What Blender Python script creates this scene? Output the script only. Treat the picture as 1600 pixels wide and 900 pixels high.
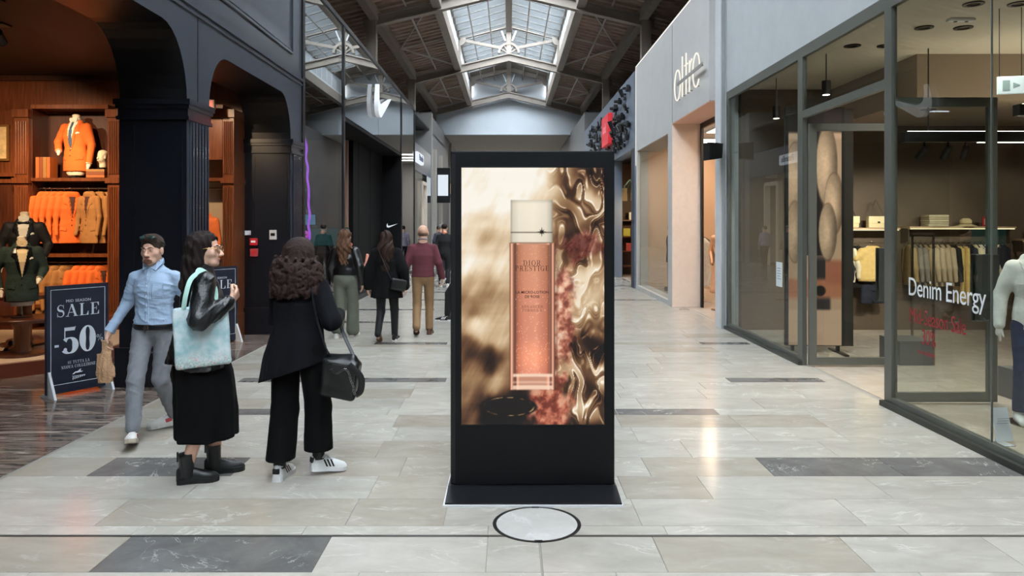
import bpy, bmesh, math, random
import numpy as np
from mathutils import Vector, Matrix
from mathutils.geometry import tessellate_polygon

R = math.radians
PI = math.pi
sc = bpy.context.scene
col = sc.collection
for o in list(bpy.data.objects):
    bpy.data.objects.remove(o)
random.seed(7)
RNG = np.random.RandomState(11)

# ---------------------------------------------------------------- camera, world, exposure
cam = bpy.data.cameras.new('camera')
cam.sensor_width = 36.0
cam.lens = 26.0
cam.shift_y = -0.0631
cam.shift_x = 0.0031
cam.clip_end = 300
cam_o = bpy.data.objects.new('camera', cam)
col.objects.link(cam_o)
cam_o.location = (0, 0, 1.75)
cam_o.rotation_euler = (R(90), 0, 0)
sc.camera = cam_o

sc.view_settings.view_transform = 'Standard'
sc.view_settings.look = 'None'
sc.view_settings.gamma = 1.0
sc.view_settings.use_curve_mapping = False
EXPOSURE = 0.0
sc.view_settings.exposure = EXPOSURE
try:
    sc.cycles.use_denoising = True
    sc.cycles.max_bounces = 8
    sc.cycles.diffuse_bounces = 4
    sc.cycles.glossy_bounces = 5
    sc.cycles.transparent_max_bounces = 12
    sc.cycles.sample_clamp_indirect = 6
    sc.cycles.caustics_reflective = False
    sc.cycles.caustics_refractive = False
except Exception:
    pass

world = bpy.data.worlds.new('sky')
sc.world = world
world.use_nodes = True
wn = world.node_tree.nodes['Background']
wn.inputs[0].default_value = (0.97, 0.985, 1.0, 1)     # bright overcast sky
wn.inputs[1].default_value = 22.5

# ---------------------------------------------------------------- materials
def lin(c):
    out = []
    for v in c[:3]:
        v = v / 255.0
        out.append(v / 12.92 if v <= 0.04045 else ((v + 0.055) / 1.055) ** 2.4)
    return tuple(out) + (1.0,)

MATS = {}

def mat(name, rgb=(128, 128, 128), rough=0.5, metal=0.0, spec=0.5, emit=None, estr=0.0, var=0.0, vscale=8.0, vstretch=(1, 1, 1), bump=0.0, bscale=60.0, rgb2=None, coat=0.0, coords='Object', randtone=0.0):
    if name in MATS:
        return MATS[name]
    m = bpy.data.materials.new(name)
    m.use_nodes = True
    nt = m.node_tree
    b = nt.nodes['Principled BSDF']
    b.inputs['Base Color'].default_value = lin(rgb)
    b.inputs['Roughness'].default_value = rough
    b.inputs['Metallic'].default_value = metal
    b.inputs['Specular IOR Level'].default_value = spec
    b.inputs['Coat Weight'].default_value = coat
    b.inputs['Coat Roughness'].default_value = 0.06
    if emit is not None:
        b.inputs['Emission Color'].default_value = lin(emit)
        b.inputs['Emission Strength'].default_value = estr
    if var or bump or rgb2 or randtone:
        tc = nt.nodes.new('ShaderNodeTexCoord')
        mp = nt.nodes.new('ShaderNodeMapping')
        mp.inputs['Scale'].default_value = vstretch
        nt.links.new(tc.outputs[coords], mp.inputs[0])
        colsock = None
        if var or rgb2:
            nz = nt.nodes.new('ShaderNodeTexNoise')
            nz.inputs['Scale'].default_value = vscale
            nz.inputs['Detail'].default_value = 5
            nz.inputs['Roughness'].default_value = 0.6
            nt.links.new(mp.outputs[0], nz.inputs['Vector'])
            cr = nt.nodes.new('ShaderNodeValToRGB')
            c1 = lin(rgb)
            c2 = lin(rgb2) if rgb2 else tuple(max(0, v * (1 - var)) for v in c1[:3]) + (1,)
            c0 = c1 if rgb2 else tuple(min(1, v * (1 + var * 0.6)) for v in c1[:3]) + (1,)
            cr.color_ramp.elements[0].position = 0.32
            cr.color_ramp.elements[1].position = 0.68
            cr.color_ramp.elements[0].color = c2
            cr.color_ramp.elements[1].color = c0
            nt.links.new(nz.outputs['Fac'], cr.inputs[0])
            colsock = cr.outputs[0]
        if randtone:
            oi = nt.nodes.new('ShaderNodeObjectInfo')
            hs = nt.nodes.new('ShaderNodeHueSaturation')
            mr = nt.nodes.new('ShaderNodeMapRange')
            mr.inputs[3].default_value = 1 - randtone
            mr.inputs[4].default_value = 1 + randtone
            nt.links.new(oi.outputs['Random'], mr.inputs[0])
            nt.links.new(mr.outputs[0], hs.inputs['Value'])
            hs.inputs['Color'].default_value = lin(rgb)
            if colsock:
                nt.links.new(colsock, hs.inputs['Color'])
            colsock = hs.outputs[0]
        if colsock:
            nt.links.new(colsock, b.inputs['Base Color'])
        if bump:
            nb = nt.nodes.new('ShaderNodeTexNoise')
            nb.inputs['Scale'].default_value = bscale
            nb.inputs['Detail'].default_value = 4
            nt.links.new(mp.outputs[0], nb.inputs['Vector'])
            bp = nt.nodes.new('ShaderNodeBump')
            bp.inputs['Strength'].default_value = bump
            bp.inputs['Distance'].default_value = 0.02
            nt.links.new(nb.outputs['Fac'], bp.inputs['Height'])
            nt.links.new(bp.outputs[0], b.inputs['Normal'])
    MATS[name] = m
    return m

def glow(name, rgb, strength):
    if name in MATS:
        return MATS[name]
    m = bpy.data.materials.new(name)
    m.use_nodes = True
    nt = m.node_tree
    nt.nodes.clear()
    e = nt.nodes.new('ShaderNodeEmission')
    e.inputs[0].default_value = lin(rgb)
    e.inputs[1].default_value = strength
    o = nt.nodes.new('ShaderNodeOutputMaterial')
    nt.links.new(e.outputs[0], o.inputs[0])
    MATS[name] = m
    return m

def glass(name, tint=(225, 235, 232), ior=1.5, boost=1.0):
    """thin architectural pane: transparent with a Fresnel mirror on top"""
    if name in MATS:
        return MATS[name]
    m = bpy.data.materials.new(name)
    m.use_nodes = True
    nt = m.node_tree
    nt.nodes.clear()
    o = nt.nodes.new('ShaderNodeOutputMaterial')
    mix = nt.nodes.new('ShaderNodeMixShader')
    tr = nt.nodes.new('ShaderNodeBsdfTransparent')
    tr.inputs[0].default_value = lin(tint)
    gl = nt.nodes.new('ShaderNodeBsdfGlossy')
    gl.inputs['Roughness'].default_value = 0.0
    gl.inputs[0].default_value = (0.95, 0.97, 0.97, 1)
    fr = nt.nodes.new('ShaderNodeFresnel')
    fr.inputs[0].default_value = ior
    mul = nt.nodes.new('ShaderNodeMath')
    mul.operation = 'MULTIPLY'
    mul.use_clamp = True
    mul.inputs[1].default_value = boost
    ge = nt.nodes.new('ShaderNodeNewGeometry')          # only the entry face of the thin pane reflects
    inv = nt.nodes.new('ShaderNodeMath'); inv.operation = 'SUBTRACT'; inv.inputs[0].default_value = 1.0
    m2 = nt.nodes.new('ShaderNodeMath'); m2.operation = 'MULTIPLY'
    nt.links.new(ge.outputs['Backfacing'], inv.inputs[1])
    nt.links.new(fr.outputs[0], mul.inputs[0])
    nt.links.new(mul.outputs[0], m2.inputs[0])
    nt.links.new(inv.outputs[0], m2.inputs[1])
    nt.links.new(m2.outputs[0], mix.inputs[0])
    nt.links.new(tr.outputs[0], mix.inputs[1])
    nt.links.new(gl.outputs[0], mix.inputs[2])
    nt.links.new(mix.outputs[0], o.inputs[0])
    MATS[name] = m
    return m

def attr_mat(name, emission=0.0, rough=0.5, attr='Col'):
    """print whose colours are stored on the mesh"""
    if name in MATS:
        return MATS[name]
    m = bpy.data.materials.new(name)
    m.use_nodes = True
    nt = m.node_tree
    b = nt.nodes['Principled BSDF']
    a = nt.nodes.new('ShaderNodeAttribute')
    a.attribute_name = attr
    b.inputs['Roughness'].default_value = rough
    if emission > 0:
        b.inputs['Base Color'].default_value = (0.01, 0.01, 0.01, 1)
        b.inputs['Specular IOR Level'].default_value = 0.25
        nt.links.new(a.outputs['Color'], b.inputs['Emission Color'])
        b.inputs['Emission Strength'].default_value = emission
    else:
        nt.links.new(a.outputs['Color'], b.inputs['Base Color'])
    MATS[name] = m
    return m

def marble(name, base, dark, vein, rough, scale=1.0, vein_w=0.03, rnd=0.08, stretch=(1, 1, 1), coords='Object', offset=True, wave=0.0, gloss_spec=0.5, blotch=0.5, hues=0.04):
    if name in MATS:
        return MATS[name]
    m = bpy.data.materials.new(name)
    m.use_nodes = True
    nt = m.node_tree
    N = nt.nodes.new
    L = nt.links.new
    b = nt.nodes['Principled BSDF']
    b.inputs['Roughness'].default_value = rough
    b.inputs['Specular IOR Level'].default_value = gloss_spec
    tc = N('ShaderNodeTexCoord')
    oi = N('ShaderNodeObjectInfo')
    mp = N('ShaderNodeMapping')
    mp.inputs['Scale'].default_value = tuple(s * scale for s in stretch)
    L(tc.outputs[coords], mp.inputs[0])
    vec = mp.outputs[0]
    if offset:
        mu = N('ShaderNodeMath'); mu.operation = 'MULTIPLY'; mu.inputs[1].default_value = 77.0
        L(oi.outputs['Random'], mu.inputs[0])
        ad = N('ShaderNodeVectorMath'); ad.operation = 'ADD'
        L(vec, ad.inputs[0]); L(mu.outputs[0], ad.inputs[1])
        vec = ad.outputs[0]
    n1 = N('ShaderNodeTexNoise'); n1.inputs['Scale'].default_value = 3.0; n1.inputs['Detail'].default_value = 8; n1.inputs['Roughness'].default_value = 0.65; n1.inputs['Distortion'].default_value = 0.6 + wave
    L(vec, n1.inputs['Vector'])
    cr = N('ShaderNodeValToRGB')
    cr.color_ramp.elements[0].position = 0.5 - blotch * 0.4; cr.color_ramp.elements[0].color = lin(dark)
    cr.color_ramp.elements[1].position = 0.5 + blotch * 0.4; cr.color_ramp.elements[1].color = lin(base)
    L(n1.outputs['Fac'], cr.inputs[0])
    n2 = N('ShaderNodeTexNoise'); n2.inputs['Scale'].default_value = 1.7; n2.inputs['Detail'].default_value = 7; n2.inputs['Roughness'].default_value = 0.6; n2.inputs['Distortion'].default_value = 1.2
    L(vec, n2.inputs['Vector'])
    sb = N('ShaderNodeMath'); sb.operation = 'SUBTRACT'; sb.inputs[1].default_value = 0.5
    ab = N('ShaderNodeMath'); ab.operation = 'ABSOLUTE'
    L(n2.outputs['Fac'], sb.inputs[0]); L(sb.outputs[0], ab.inputs[0])
    vr = N('ShaderNodeMapRange'); vr.inputs[1].default_value = 0.0; vr.inputs[2].default_value = vein_w; vr.inputs[3].default_value = 1.0; vr.inputs[4].default_value = 0.0
    L(ab.outputs[0], vr.inputs[0])
    n3 = N('ShaderNodeTexNoise'); n3.inputs['Scale'].default_value = 4.0; n3.inputs['Detail'].default_value = 2
    L(vec, n3.inputs['Vector'])
    g = N('ShaderNodeMapRange'); g.inputs[1].default_value = 0.48; g.inputs[2].default_value = 0.65
    L(n3.outputs['Fac'], g.inputs[0])
    vm = N('ShaderNodeMath'); vm.operation = 'MULTIPLY'
    L(vr.outputs[0], vm.inputs[0]); L(g.outputs[0], vm.inputs[1])
    mx = N('ShaderNodeMix'); mx.data_type = 'RGBA'
    L(vm.outputs[0], mx.inputs[0]); L(cr.outputs[0], mx.inputs[6])
    mx.inputs[7].default_value = lin(vein)
    hs = N('ShaderNodeHueSaturation')
    mr = N('ShaderNodeMapRange'); mr.inputs[3].default_value = 1 - rnd; mr.inputs[4].default_value = 1 + rnd
    L(oi.outputs['Random'], mr.inputs[0]); L(mr.outputs[0], hs.inputs['Value'])
    L(mx.outputs[2], hs.inputs['Color'])
    L(hs.outputs[0], b.inputs['Base Color'])
    rr = N('ShaderNodeMapRange'); rr.inputs[3].default_value = rough * 0.75; rr.inputs[4].default_value = rough * 1.35
    L(n1.outputs['Fac'], rr.inputs[0]); L(rr.outputs[0], b.inputs['Roughness'])
    MATS[name] = m
    return m

def wood(name, c1, c2, rough=0.35, scale=1.0, stretch=(12, 12, 0.8), coat=0.2):
    if name in MATS:
        return MATS[name]
    m = mat(name, c1, rough, rgb2=c2, vscale=3.0 * scale, vstretch=stretch, coat=coat)
    return m

# ---------------------------------------------------------------- objects
def tag(o, label=None, cat=None, group=None, kind=None):
    if label: o['label'] = label
    if cat: o['category'] = cat
    if group: o['group'] = group
    if kind: o['kind'] = kind
    return o

def link(o, parent=None):
    col.objects.link(o)
    if parent is not None:
        o.parent = parent
    return o

def empty(name, loc=(0, 0, 0), rz=0.0, label=None, cat=None, group=None, kind=None):
    o = bpy.data.objects.new(name, None)
    link(o)
    o.location = loc
    o.rotation_euler = (0, 0, rz)
    o.empty_display_size = 0.1
    return tag(o, label, cat, group, kind)

def copy_tree(o, parent=None):
    c = o.copy()
    col.objects.link(c)
    c.parent = parent
    for ch in list(o.children):
        copy_tree(ch, c)
    return c

def rot(rx=0, ry=0, rz=0):
    return Matrix.Rotation(rz, 3, 'Z') @ Matrix.Rotation(ry, 3, 'Y') @ Matrix.Rotation(rx, 3, 'X')

class MB:
    """collects simple solids into one mesh"""
    def __init__(self):
        self.v = []; self.f = []

    def _add(self, vs, fs):
        n = len(self.v)
        self.v += [tuple(p) for p in vs]
        self.f += [tuple(i + n for i in q) for q in fs]
        return self

    def box(self, x0, x1, y0, y1, z0, z1):
        vs = [(x0, y0, z0), (x1, y0, z0), (x1, y1, z0), (x0, y1, z0), (x0, y0, z1), (x1, y0, z1), (x1, y1, z1), (x0, y1, z1)]
        return self._add(vs, [(0, 3, 2, 1), (4, 5, 6, 7), (0, 1, 5, 4), (1, 2, 6, 5), (2, 3, 7, 6), (3, 0, 4, 7)])

    def cbox(self, x0, x1, y0, y1, z0, z1, c=0.01):
        """box with chamfered edges"""
        c = min(c, (x1 - x0) * .45, (y1 - y0) * .45, (z1 - z0) * .45)
        bm = bmesh.new()
        bmesh.ops.create_cube(bm, size=1.0)
        for v in bm.verts:
            v.co = Vector(((x0 + x1) / 2 + v.co.x * (x1 - x0), (y0 + y1) / 2 + v.co.y * (y1 - y0), (z0 + z1) / 2 + v.co.z * (z1 - z0)))
        bmesh.ops.bevel(bm, geom=list(bm.edges), offset=c, segments=2, affect='EDGES', profile=0.6)
        bm.verts.index_update()
        self._add([v.co for v in bm.verts], [[v.index for v in f.verts] for f in bm.faces])
        bm.free()
        return self

    def obox(self, c, s, m=None):
        m = m or Matrix.Identity(3)
        c = Vector(c)
        vs = [c + m @ Vector((sx * s[0] / 2, sy * s[1] / 2, sz * s[2] / 2)) for sx, sy, sz in ((-1, -1, -1), (1, -1, -1), (1, 1, -1), (-1, 1, -1), (-1, -1, 1), (1, -1, 1), (1, 1, 1), (-1, 1, 1))]
        return self._add(vs, [(0, 3, 2, 1), (4, 5, 6, 7), (0, 1, 5, 4), (1, 2, 6, 5), (2, 3, 7, 6), (3, 0, 4, 7)])

    def beam(self, a, b, w, h, up=(0, 0, 1)):
        """rectangular bar from a to b, w across, h along 'up'"""
        a, b = Vector(a), Vector(b)
        d = (b - a); ln = d.length; d.normalize()
        u = Vector(up); s = d.cross(u)
        if s.length < 1e-4:
            s = d.cross(Vector((1, 0, 0)))
        s.normalize(); u = s.cross(d).normalized()
        m = Matrix((d, s, u)).transposed()
        return self.obox((a + b) / 2, (ln, w, h), m)

    def prism(self, poly, axis, d0, d1):
        """extrude a 2-D polygon (list of (a,b)) along axis: 'x' -> (y,z), 'y' -> (x,z), 'z' -> (x,y)"""
        def p3(p, d):
            return {'x': (d, p[0], p[1]), 'y': (p[0], d, p[1]), 'z': (p[0], p[1], d)}[axis]
        n = len(poly)
        area = sum(poly[i][0] * poly[(i + 1) % n][1] - poly[(i + 1) % n][0] * poly[i][1] for i in range(n))
        if area < 0:
            poly = poly[::-1]
        if axis == 'y':
            d0, d1 = d1, d0
        vs = [p3(p, d0) for p in poly] + [p3(p, d1) for p in poly]
        tris = tessellate_polygon([[Vector((p[0], p[1], 0)) for p in poly]])
        fs = []
        for t in tris:
            a, b, c = t
            ar = (poly[b][0] - poly[a][0]) * (poly[c][1] - poly[a][1]) - (poly[c][0] - poly[a][0]) * (poly[b][1] - poly[a][1])
            if ar < 0:
                a, b, c = a, c, b
            fs.append((a, c, b)); fs.append((a + n, b + n, c + n))
        for i in range(n):
            j = (i + 1) % n
            fs.append((i, j, j + n, i + n))
        return self._add(vs, fs)

    def tube(self, pts, r, n=8, closed=False, cap=True, flat=None):
        """round bar along pts; r number or list; flat=(a,b) scales the cross-section"""
        pts = [Vector(p) for p in pts]
        m = len(pts)
        rs = r if isinstance(r, (list, tuple)) else [r] * m
        vs = []; fs = []
        prev = None
        for i, p in enumerate(pts):
            if closed:
                d = pts[(i + 1) % m] - pts[i - 1]
            else:
                d = pts[min(i + 1, m - 1)] - pts[max(i - 1, 0)]
            d.normalize()
            if prev is None:
                u = Vector((0, 0, 1)) if abs(d.z) < 0.9 else Vector((1, 0, 0))
            else:
                u = prev
            s = d.cross(u); s.normalize(); u = s.cross(d).normalized(); prev = u
            fa, fb = flat or (1, 1)
            for k in range(n):
                a = 2 * PI * k / n
                vs.append(p + (s * math.cos(a) * fa + u * math.sin(a) * fb) * rs[i])
        for i in range(m if closed else m - 1):
            j = (i + 1) % m
            for k in range(n):
                l = (k + 1) % n
                fs.append((i * n + k, j * n + k, j * n + l, i * n + l)[::-1])
        if cap and not closed:
            fs.append(tuple(range(n))[::1]); fs.append(tuple((m - 1) * n + k for k in range(n))[::-1])
        return self._add(vs, fs)

    def lathe(self, prof, c=(0, 0, 0), n=24, sx=1.0, sy=1.0):
        """revolve [(r,z)...] about a vertical axis through c"""
        vs = []; fs = []
        m = len(prof)
        for r, z in prof:
            for k in range(n):
                a = 2 * PI * k / n
                vs.append((c[0] + r * sx * math.cos(a), c[1] + r * sy * math.sin(a), c[2] + z))
        for i in range(m - 1):
            for k in range(n):
                l = (k + 1) % n
                fs.append((i * n + k, i * n + l, (i + 1) * n + l, (i + 1) * n + k))
        fs.append(tuple(range(n))[::-1]); fs.append(tuple((m - 1) * n + k for k in range(n)))
        return self._add(vs, fs)

    def loft(self, rings, cap=True):
        n = len(rings[0])
        vs = [p for r in rings for p in r]
        fs = []
        for i in range(len(rings) - 1):
            for k in range(n):
                l = (k + 1) % n
                fs.append((i * n + k, i * n + l, (i + 1) * n + l, (i + 1) * n + k))
        if cap:
            fs.append(tuple(range(n))[::-1]); fs.append(tuple((len(rings) - 1) * n + k for k in range(n)))
        return self._add(vs, fs)

    def ball(self, c, r, n=12, m=8, rotm=None):
        r = r if isinstance(r, (list, tuple)) else (r, r, r)
        vs = []; fs = []
        c = Vector(c)
        for i in range(m + 1):
            t = PI * i / m
            for k in range(n):
                a = 2 * PI * k / n
                p = Vector((r[0] * math.sin(t) * math.cos(a), r[1] * math.sin(t) * math.sin(a), r[2] * math.cos(t)))
                if rotm is not None: p = rotm @ p
                vs.append(c + p)
        for i in range(m):
            for k in range(n):
                l = (k + 1) % n
                fs.append((i * n + k, (i + 1) * n + k, (i + 1) * n + l, i * n + l))
        return self._add(vs, fs)

    def xf(self, m, t=(0, 0, 0)):
        t = Vector(t)
        self.v = [tuple(m @ Vector(p) + t) for p in self.v]
        return self

    def mesh(self, name, material, smooth=False):
        me = bpy.data.meshes.new(name)
        me.from_pydata(self.v, [], self.f)
        me.validate()
        me.update()
        if smooth:
            me.polygons.foreach_set('use_smooth', [True] * len(me.polygons))
            try:
                me.set_sharp_from_angle(angle=R(40))
            except Exception:
                pass
        if material is not None:
            me.materials.append(material)
        return me

    def build(self, name, material, parent=None, smooth=False, loc=None, rz=None):
        o = bpy.data.objects.new(name, self.mesh(name, material, smooth))
        link(o, parent)
        if loc is not None: o.location = loc
        if rz is not None: o.rotation_euler = (0, 0, rz)
        return o

def inst(name, me, parent=None, loc=(0, 0, 0), rz=0.0, scale=None):
    o = bpy.data.objects.new(name, me)
    link(o, parent)
    o.location = loc
    o.rotation_euler = (0, 0, rz)
    if scale: o.scale = scale
    return o

# ---------------------------------------------------------------- lettering
def text_mb(s, size, depth=0.002, align='LEFT', spacing=1.0, shear=0.0, bold=0.0):
    """sans lettering in the XZ plane, front facing -Y, baseline at z=0"""
    cu = bpy.data.curves.new('lettering', 'FONT')
    cu.body = s
    cu.size = size
    cu.extrude = depth / 2
    cu.align_x = align
    cu.space_character = spacing
    cu.shear = shear
    cu.offset = bold
    cu.resolution_u = 4
    o = bpy.data.objects.new('lettering', cu)
    col.objects.link(o)
    dg = bpy.context.evaluated_depsgraph_get()
    me = bpy.data.meshes.new_from_object(o.evaluated_get(dg))
    mb = MB()
    mb.v = [(v.co.x, -v.co.z, v.co.y) for v in me.vertices]
    mb.f = [tuple(p.vertices) for p in me.polygons]
    bpy.data.objects.remove(o)
    bpy.data.curves.remove(cu)
    bpy.data.meshes.remove(me)
    return mb

def _arc(cx, cy, rx, ry, a0, a1, wv, wh, n=14):
    """ring segment: stroke width wv where it runs vertical, wh where it runs horizontal"""
    out = []
    for i in range(n + 1):
        a = R(a0 + (a1 - a0) * i / n)
        c, s = math.cos(a), math.sin(a)
        w = wh + (wv - wh) * abs(c) ** 1.6
        l = math.hypot(c, s)
        out.append(((cx + rx * c + c * w / 2, cy + ry * s + s * w / 2), (cx + rx * c - c * w / 2, cy + ry * s - s * w / 2)))
    return [(out[i][0], out[i + 1][0], out[i + 1][1], out[i][1]) for i in range(n)]

def _bar(x0, y0, x1, y1):
    return [((x0, y0), (x1, y0), (x1, y1), (x0, y1))]

def _diag(x0, y0, x1, y1, w):
    return [((x0 - w / 2, y0), (x0 + w / 2, y0), (x1 + w / 2, y1), (x1 - w / 2, y1))]

def serif_glyph(ch, B=0.17, T=0.045):
    """didone capitals, cap height 1: returns (quads, advance)"""
    q = []
    def vert(x, w=B, serif=True, y0=0, y1=1):
        nonlocal q
        q += _bar(x - w / 2, y0, x + w / 2, y1)
        if serif:
            q += _bar(x - w / 2 - .09, y0, x + w / 2 + .09, y0 + T) + _bar(x - w / 2 - .09, y1 - T, x + w / 2 + .09, y1)
    if ch == 'A':
        q = _diag(.10, 0, .42, 1, T * 1.2) + _diag(.74, 0, .42, 1, B) + _bar(.2, .3, .64, .3 + T) + _bar(-.02, 0, .22, T) + _bar(.56, 0, .92, T); return q, .94
    if ch == 'L':
        vert(.2); q += _bar(.2, 0, .72, T) + [((.72, 0), (.72, .32), (.69, .32), (.58, T))]; return q, .8
    if ch in 'EF':
        vert(.2); q += _bar(.2, 1 - T, .68, 1) + [((.68, 1), (.68, .7), (.65, .7), (.55, 1 - T))] + _bar(.2, .49, .5, .49 + T) + _bar(.48, .36, .51, .66)
        if ch == 'E': q += _bar(.2, 0, .7, T) + [((.7, 0), (.7, .32), (.67, .32), (.56, T))]
        return q, .8
    if ch == 'I':
        vert(.2); return q, .44
    if ch == 'T':
        vert(.42, serif=False); q += _bar(.25, 0, .59, T) + _bar(.02, 1 - T, .82, 1) + [((.02, 1), (.02, .68), (.05, .68), (.16, 1))] + [((.82, 1), (.82, .68), (.79, .68), (.68, 1))]; return q, .88
    if ch == 'D':
        vert(.2); q += _bar(.2, 0, .42, T) + _bar(.2, 1 - T, .42, 1) + _arc(.42, .5, .31, .4775, -90, 90, B, T); return q, .9
    if ch in 'PR':
        vert(.2); q += _bar(.2, 1 - T, .42, 1) + _bar(.2, .46, .42, .46 + T) + _arc(.42, .735, .2, .2475, -90, 90, B, T)
        if ch == 'R': q += _diag(.74, 0, .46, .48, B) + _bar(.6, 0, .88, T)
        return q, .92 if ch == 'R' else .78
    if ch in 'O0':
        rx = .33 if ch == 'O' else .21
        q = _arc(rx + .12, .5, rx, .4775, 0, 360, B * (1.15 if ch == '0' else 1), T, 30); return q, rx * 2 + .24
    if ch in 'CG':
        q = _arc(.44, .5, .33, .4775, 45, 315, B, T, 24) + _bar(.69, .64, .72, .96)
        if ch == 'G': q += _bar(.62, 0.05, .62 + B, .42) + _bar(.5, .4, .88, .4 + T)
        else: q += _bar(.69, .06, .72, .3)
        return q, .9
    if ch == 'U':
        q = _bar(.12, .3, .12 + B, 1) + _bar(.68, .3, .68 + T, 1) + _arc(.452, .3, .247, .28, 180, 360, (B + T) / 2, T, 14) + _bar(.02, 1 - T, .4, 1) + _bar(.58, 1 - T, .84, 1); return q, .88
    if ch == 'N':
        q = _bar(.1, 0, .1 + T, 1) + _bar(.72, 0, .72 + T, 1) + _diag(.7, 0, .14, 1, B) + _bar(0, 0, .26, T) + _bar(.6, 1 - T, .88, 1) + _bar(-.02, 1 - T, .2, 1); return q, .9
    if ch == 'M':
        q = _bar(.1, 0, .1 + T, 1) + _bar(.86, 0, .86 + B * .8, 1) + _diag(.5, 0, .16, 1, B) + _diag(.5, 0, .9, 1, T) + _bar(0, 0, .26, T) + _bar(.76, 0, 1.1, T); return q, 1.12
    if ch == 'V':
        q = _diag(.42, 0, .14, 1, B) + _diag(.44, 0, .74, 1, T * 1.2) + _bar(-.02, 1 - T, .34, 1) + _bar(.6, 1 - T, .88, 1); return q, .88
    if ch == 'Z':
        q = _diag(.14, 0, .62, 1, B) + _bar(.06, 0, .7, T) + _bar(.08, 1 - T, .7, 1) + _bar(.67, 0, .7, .3) + _bar(.08, .7, .11, 1); return q, .78
    if ch == 'S':
        pts = []
        for i in range(31):
            t = i / 30
            a = R(30 + 240 * t * 2) if t < .5 else R(90 - 240 * (t - .5) * 2)
            if t < .5: x, y = .33 + .2 * math.cos(a), .745 + .225 * math.sin(a)
            else: x, y = .33 + .23 * math.cos(a), .27 + .245 * math.sin(a)
            w = T + (B * 1.05 - T) * math.exp(-((t - .5) / .2) ** 2)
            pts.append((x, y, w))
        q = []
        o = []
        for i, (x, y, w) in enumerate(pts):
            x0, y0, _ = pts[max(0, i - 1)]; x1, y1, _ = pts[min(30, i + 1)]
            l = math.hypot(x1 - x0, y1 - y0) or 1
            nx, ny = -(y1 - y0) / l, (x1 - x0) / l
            o.append(((x + nx * w / 2, y + ny * w / 2), (x - nx * w / 2, y - ny * w / 2)))
        q = [(o[i][0], o[i + 1][0], o[i + 1][1], o[i][1]) for i in range(30)]
        q += _bar(.53, .68, .56, .99) + _bar(.08, .01, .11, .36)
        return q, .68
    if ch == '5':
        q = _bar(.12, .5, .16, 1) + [((.12, 1), (.56, 1), (.6, 1.03), (.54, .86), (.12, .86))[:4]] + _bar(.12, .87, .55, 1) + _arc(.33, .31, .25, .285, -150, 140, B * 1.1, T, 26) 
        q += _arc(.16, .16, .035, .035, 0, 360, .08, .08, 12); return q, .72
    if ch == '%':
        q = _arc(.2, .74, .13, .21, 0, 360, .08, .04, 20) + _arc(.72, .26, .13, .21, 0, 360, .08, .04, 20) + _diag(.24, 0, .68, 1, .05); return q, .92
    if ch == '-':
        return _bar(.06, .33, .4, .42), .46
    return [], .4

def serif_mb(s, size, width=None, depth=0.002, gap=0.05, align='CENTER', B=0.17, T=0.045):
    quads = []
    x = 0
    for ch in s:
        q, adv = serif_glyph(ch, B, T)
        quads += [tuple((px + x, py) for px, py in k) for k in q]
        x += adv + gap
    tot = x - gap
    sx = size if width is None else width / tot
    mb = MB()
    off = -tot / 2 if align == 'CENTER' else 0
    for k in quads:
        n = len(k)
        pts = [((p[0] + off) * sx, p[1] * size) for p in k]
        ar = sum(pts[i][0] * pts[(i + 1) % n][1] - pts[(i + 1) % n][0] * pts[i][1] for i in range(n))
        if ar < 0: pts = pts[::-1]
        mb._add([(p[0], -depth, p[1]) for p in pts], [tuple(range(n))])
    return mb

# ---------------------------------------------------------------- noise (numpy)
_PERM = RNG.rand(64, 64)
def vnoise(x, y):
    xi = np.floor(x).astype(int); yi = np.floor(y).astype(int)
    fx = x - xi; fy = y - yi
    fx = fx * fx * (3 - 2 * fx); fy = fy * fy * (3 - 2 * fy)
    g = lambda a, b: _PERM[a % 64, b % 64]
    return (g(xi, yi) * (1 - fx) * (1 - fy) + g(xi + 1, yi) * fx * (1 - fy) + g(xi, yi + 1) * (1 - fx) * fy + g(xi + 1, yi + 1) * fx * fy)

def fbm(x, y, o=4):
    s = 0; a = 0.5; t = 0
    for i in range(o):
        s = s + a * vnoise(x, y); t += a
        x = x * 2.03 + 17.3; y = y * 2.03 + 5.1; a *= 0.5
    return s / t

def paint_mesh(name, img, w, h, material, parent=None, front=-1):
    """flat printed sheet, w x h in the XZ plane, lower-left corner at the origin; img rows run top to bottom, values linear 0..1"""
    nz, nx, _ = img.shape
    xs = np.linspace(0, w, nx); zs = np.linspace(h, 0, nz)
    V = np.zeros((nz, nx, 3)); V[:, :, 0] = xs[None, :]; V[:, :, 2] = zs[:, None]
    idx = np.arange(nz * nx).reshape(nz, nx)
    F = np.stack([idx[1:, :-1], idx[1:, 1:], idx[:-1, 1:], idx[:-1, :-1]], -1).reshape(-1, 4)
    me = bpy.data.meshes.new(name)
    me.from_pydata(V.reshape(-1, 3).tolist(), [], F.tolist())
    at = me.color_attributes.new('Col', 'FLOAT_COLOR', 'POINT')
    rgba = np.ones((nz * nx, 4), np.float32); rgba[:, :3] = img.reshape(-1, 3)
    at.data.foreach_set('color', rgba.ravel())
    me.materials.append(material)
    me.update()
    o = bpy.data.objects.new(name, me)
    link(o, parent)
    return o

def srgb2lin(a):
    a = np.clip(a, 0, 1)
    return np.where(a <= 0.04045, a / 12.92, ((a + 0.055) / 1.055) ** 2.4)

# ================================================================ THE SETTING
# camera at the origin looking along +Y; hall 7 m wide, shops either side
XL, XR = -3.45, 3.62

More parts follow.
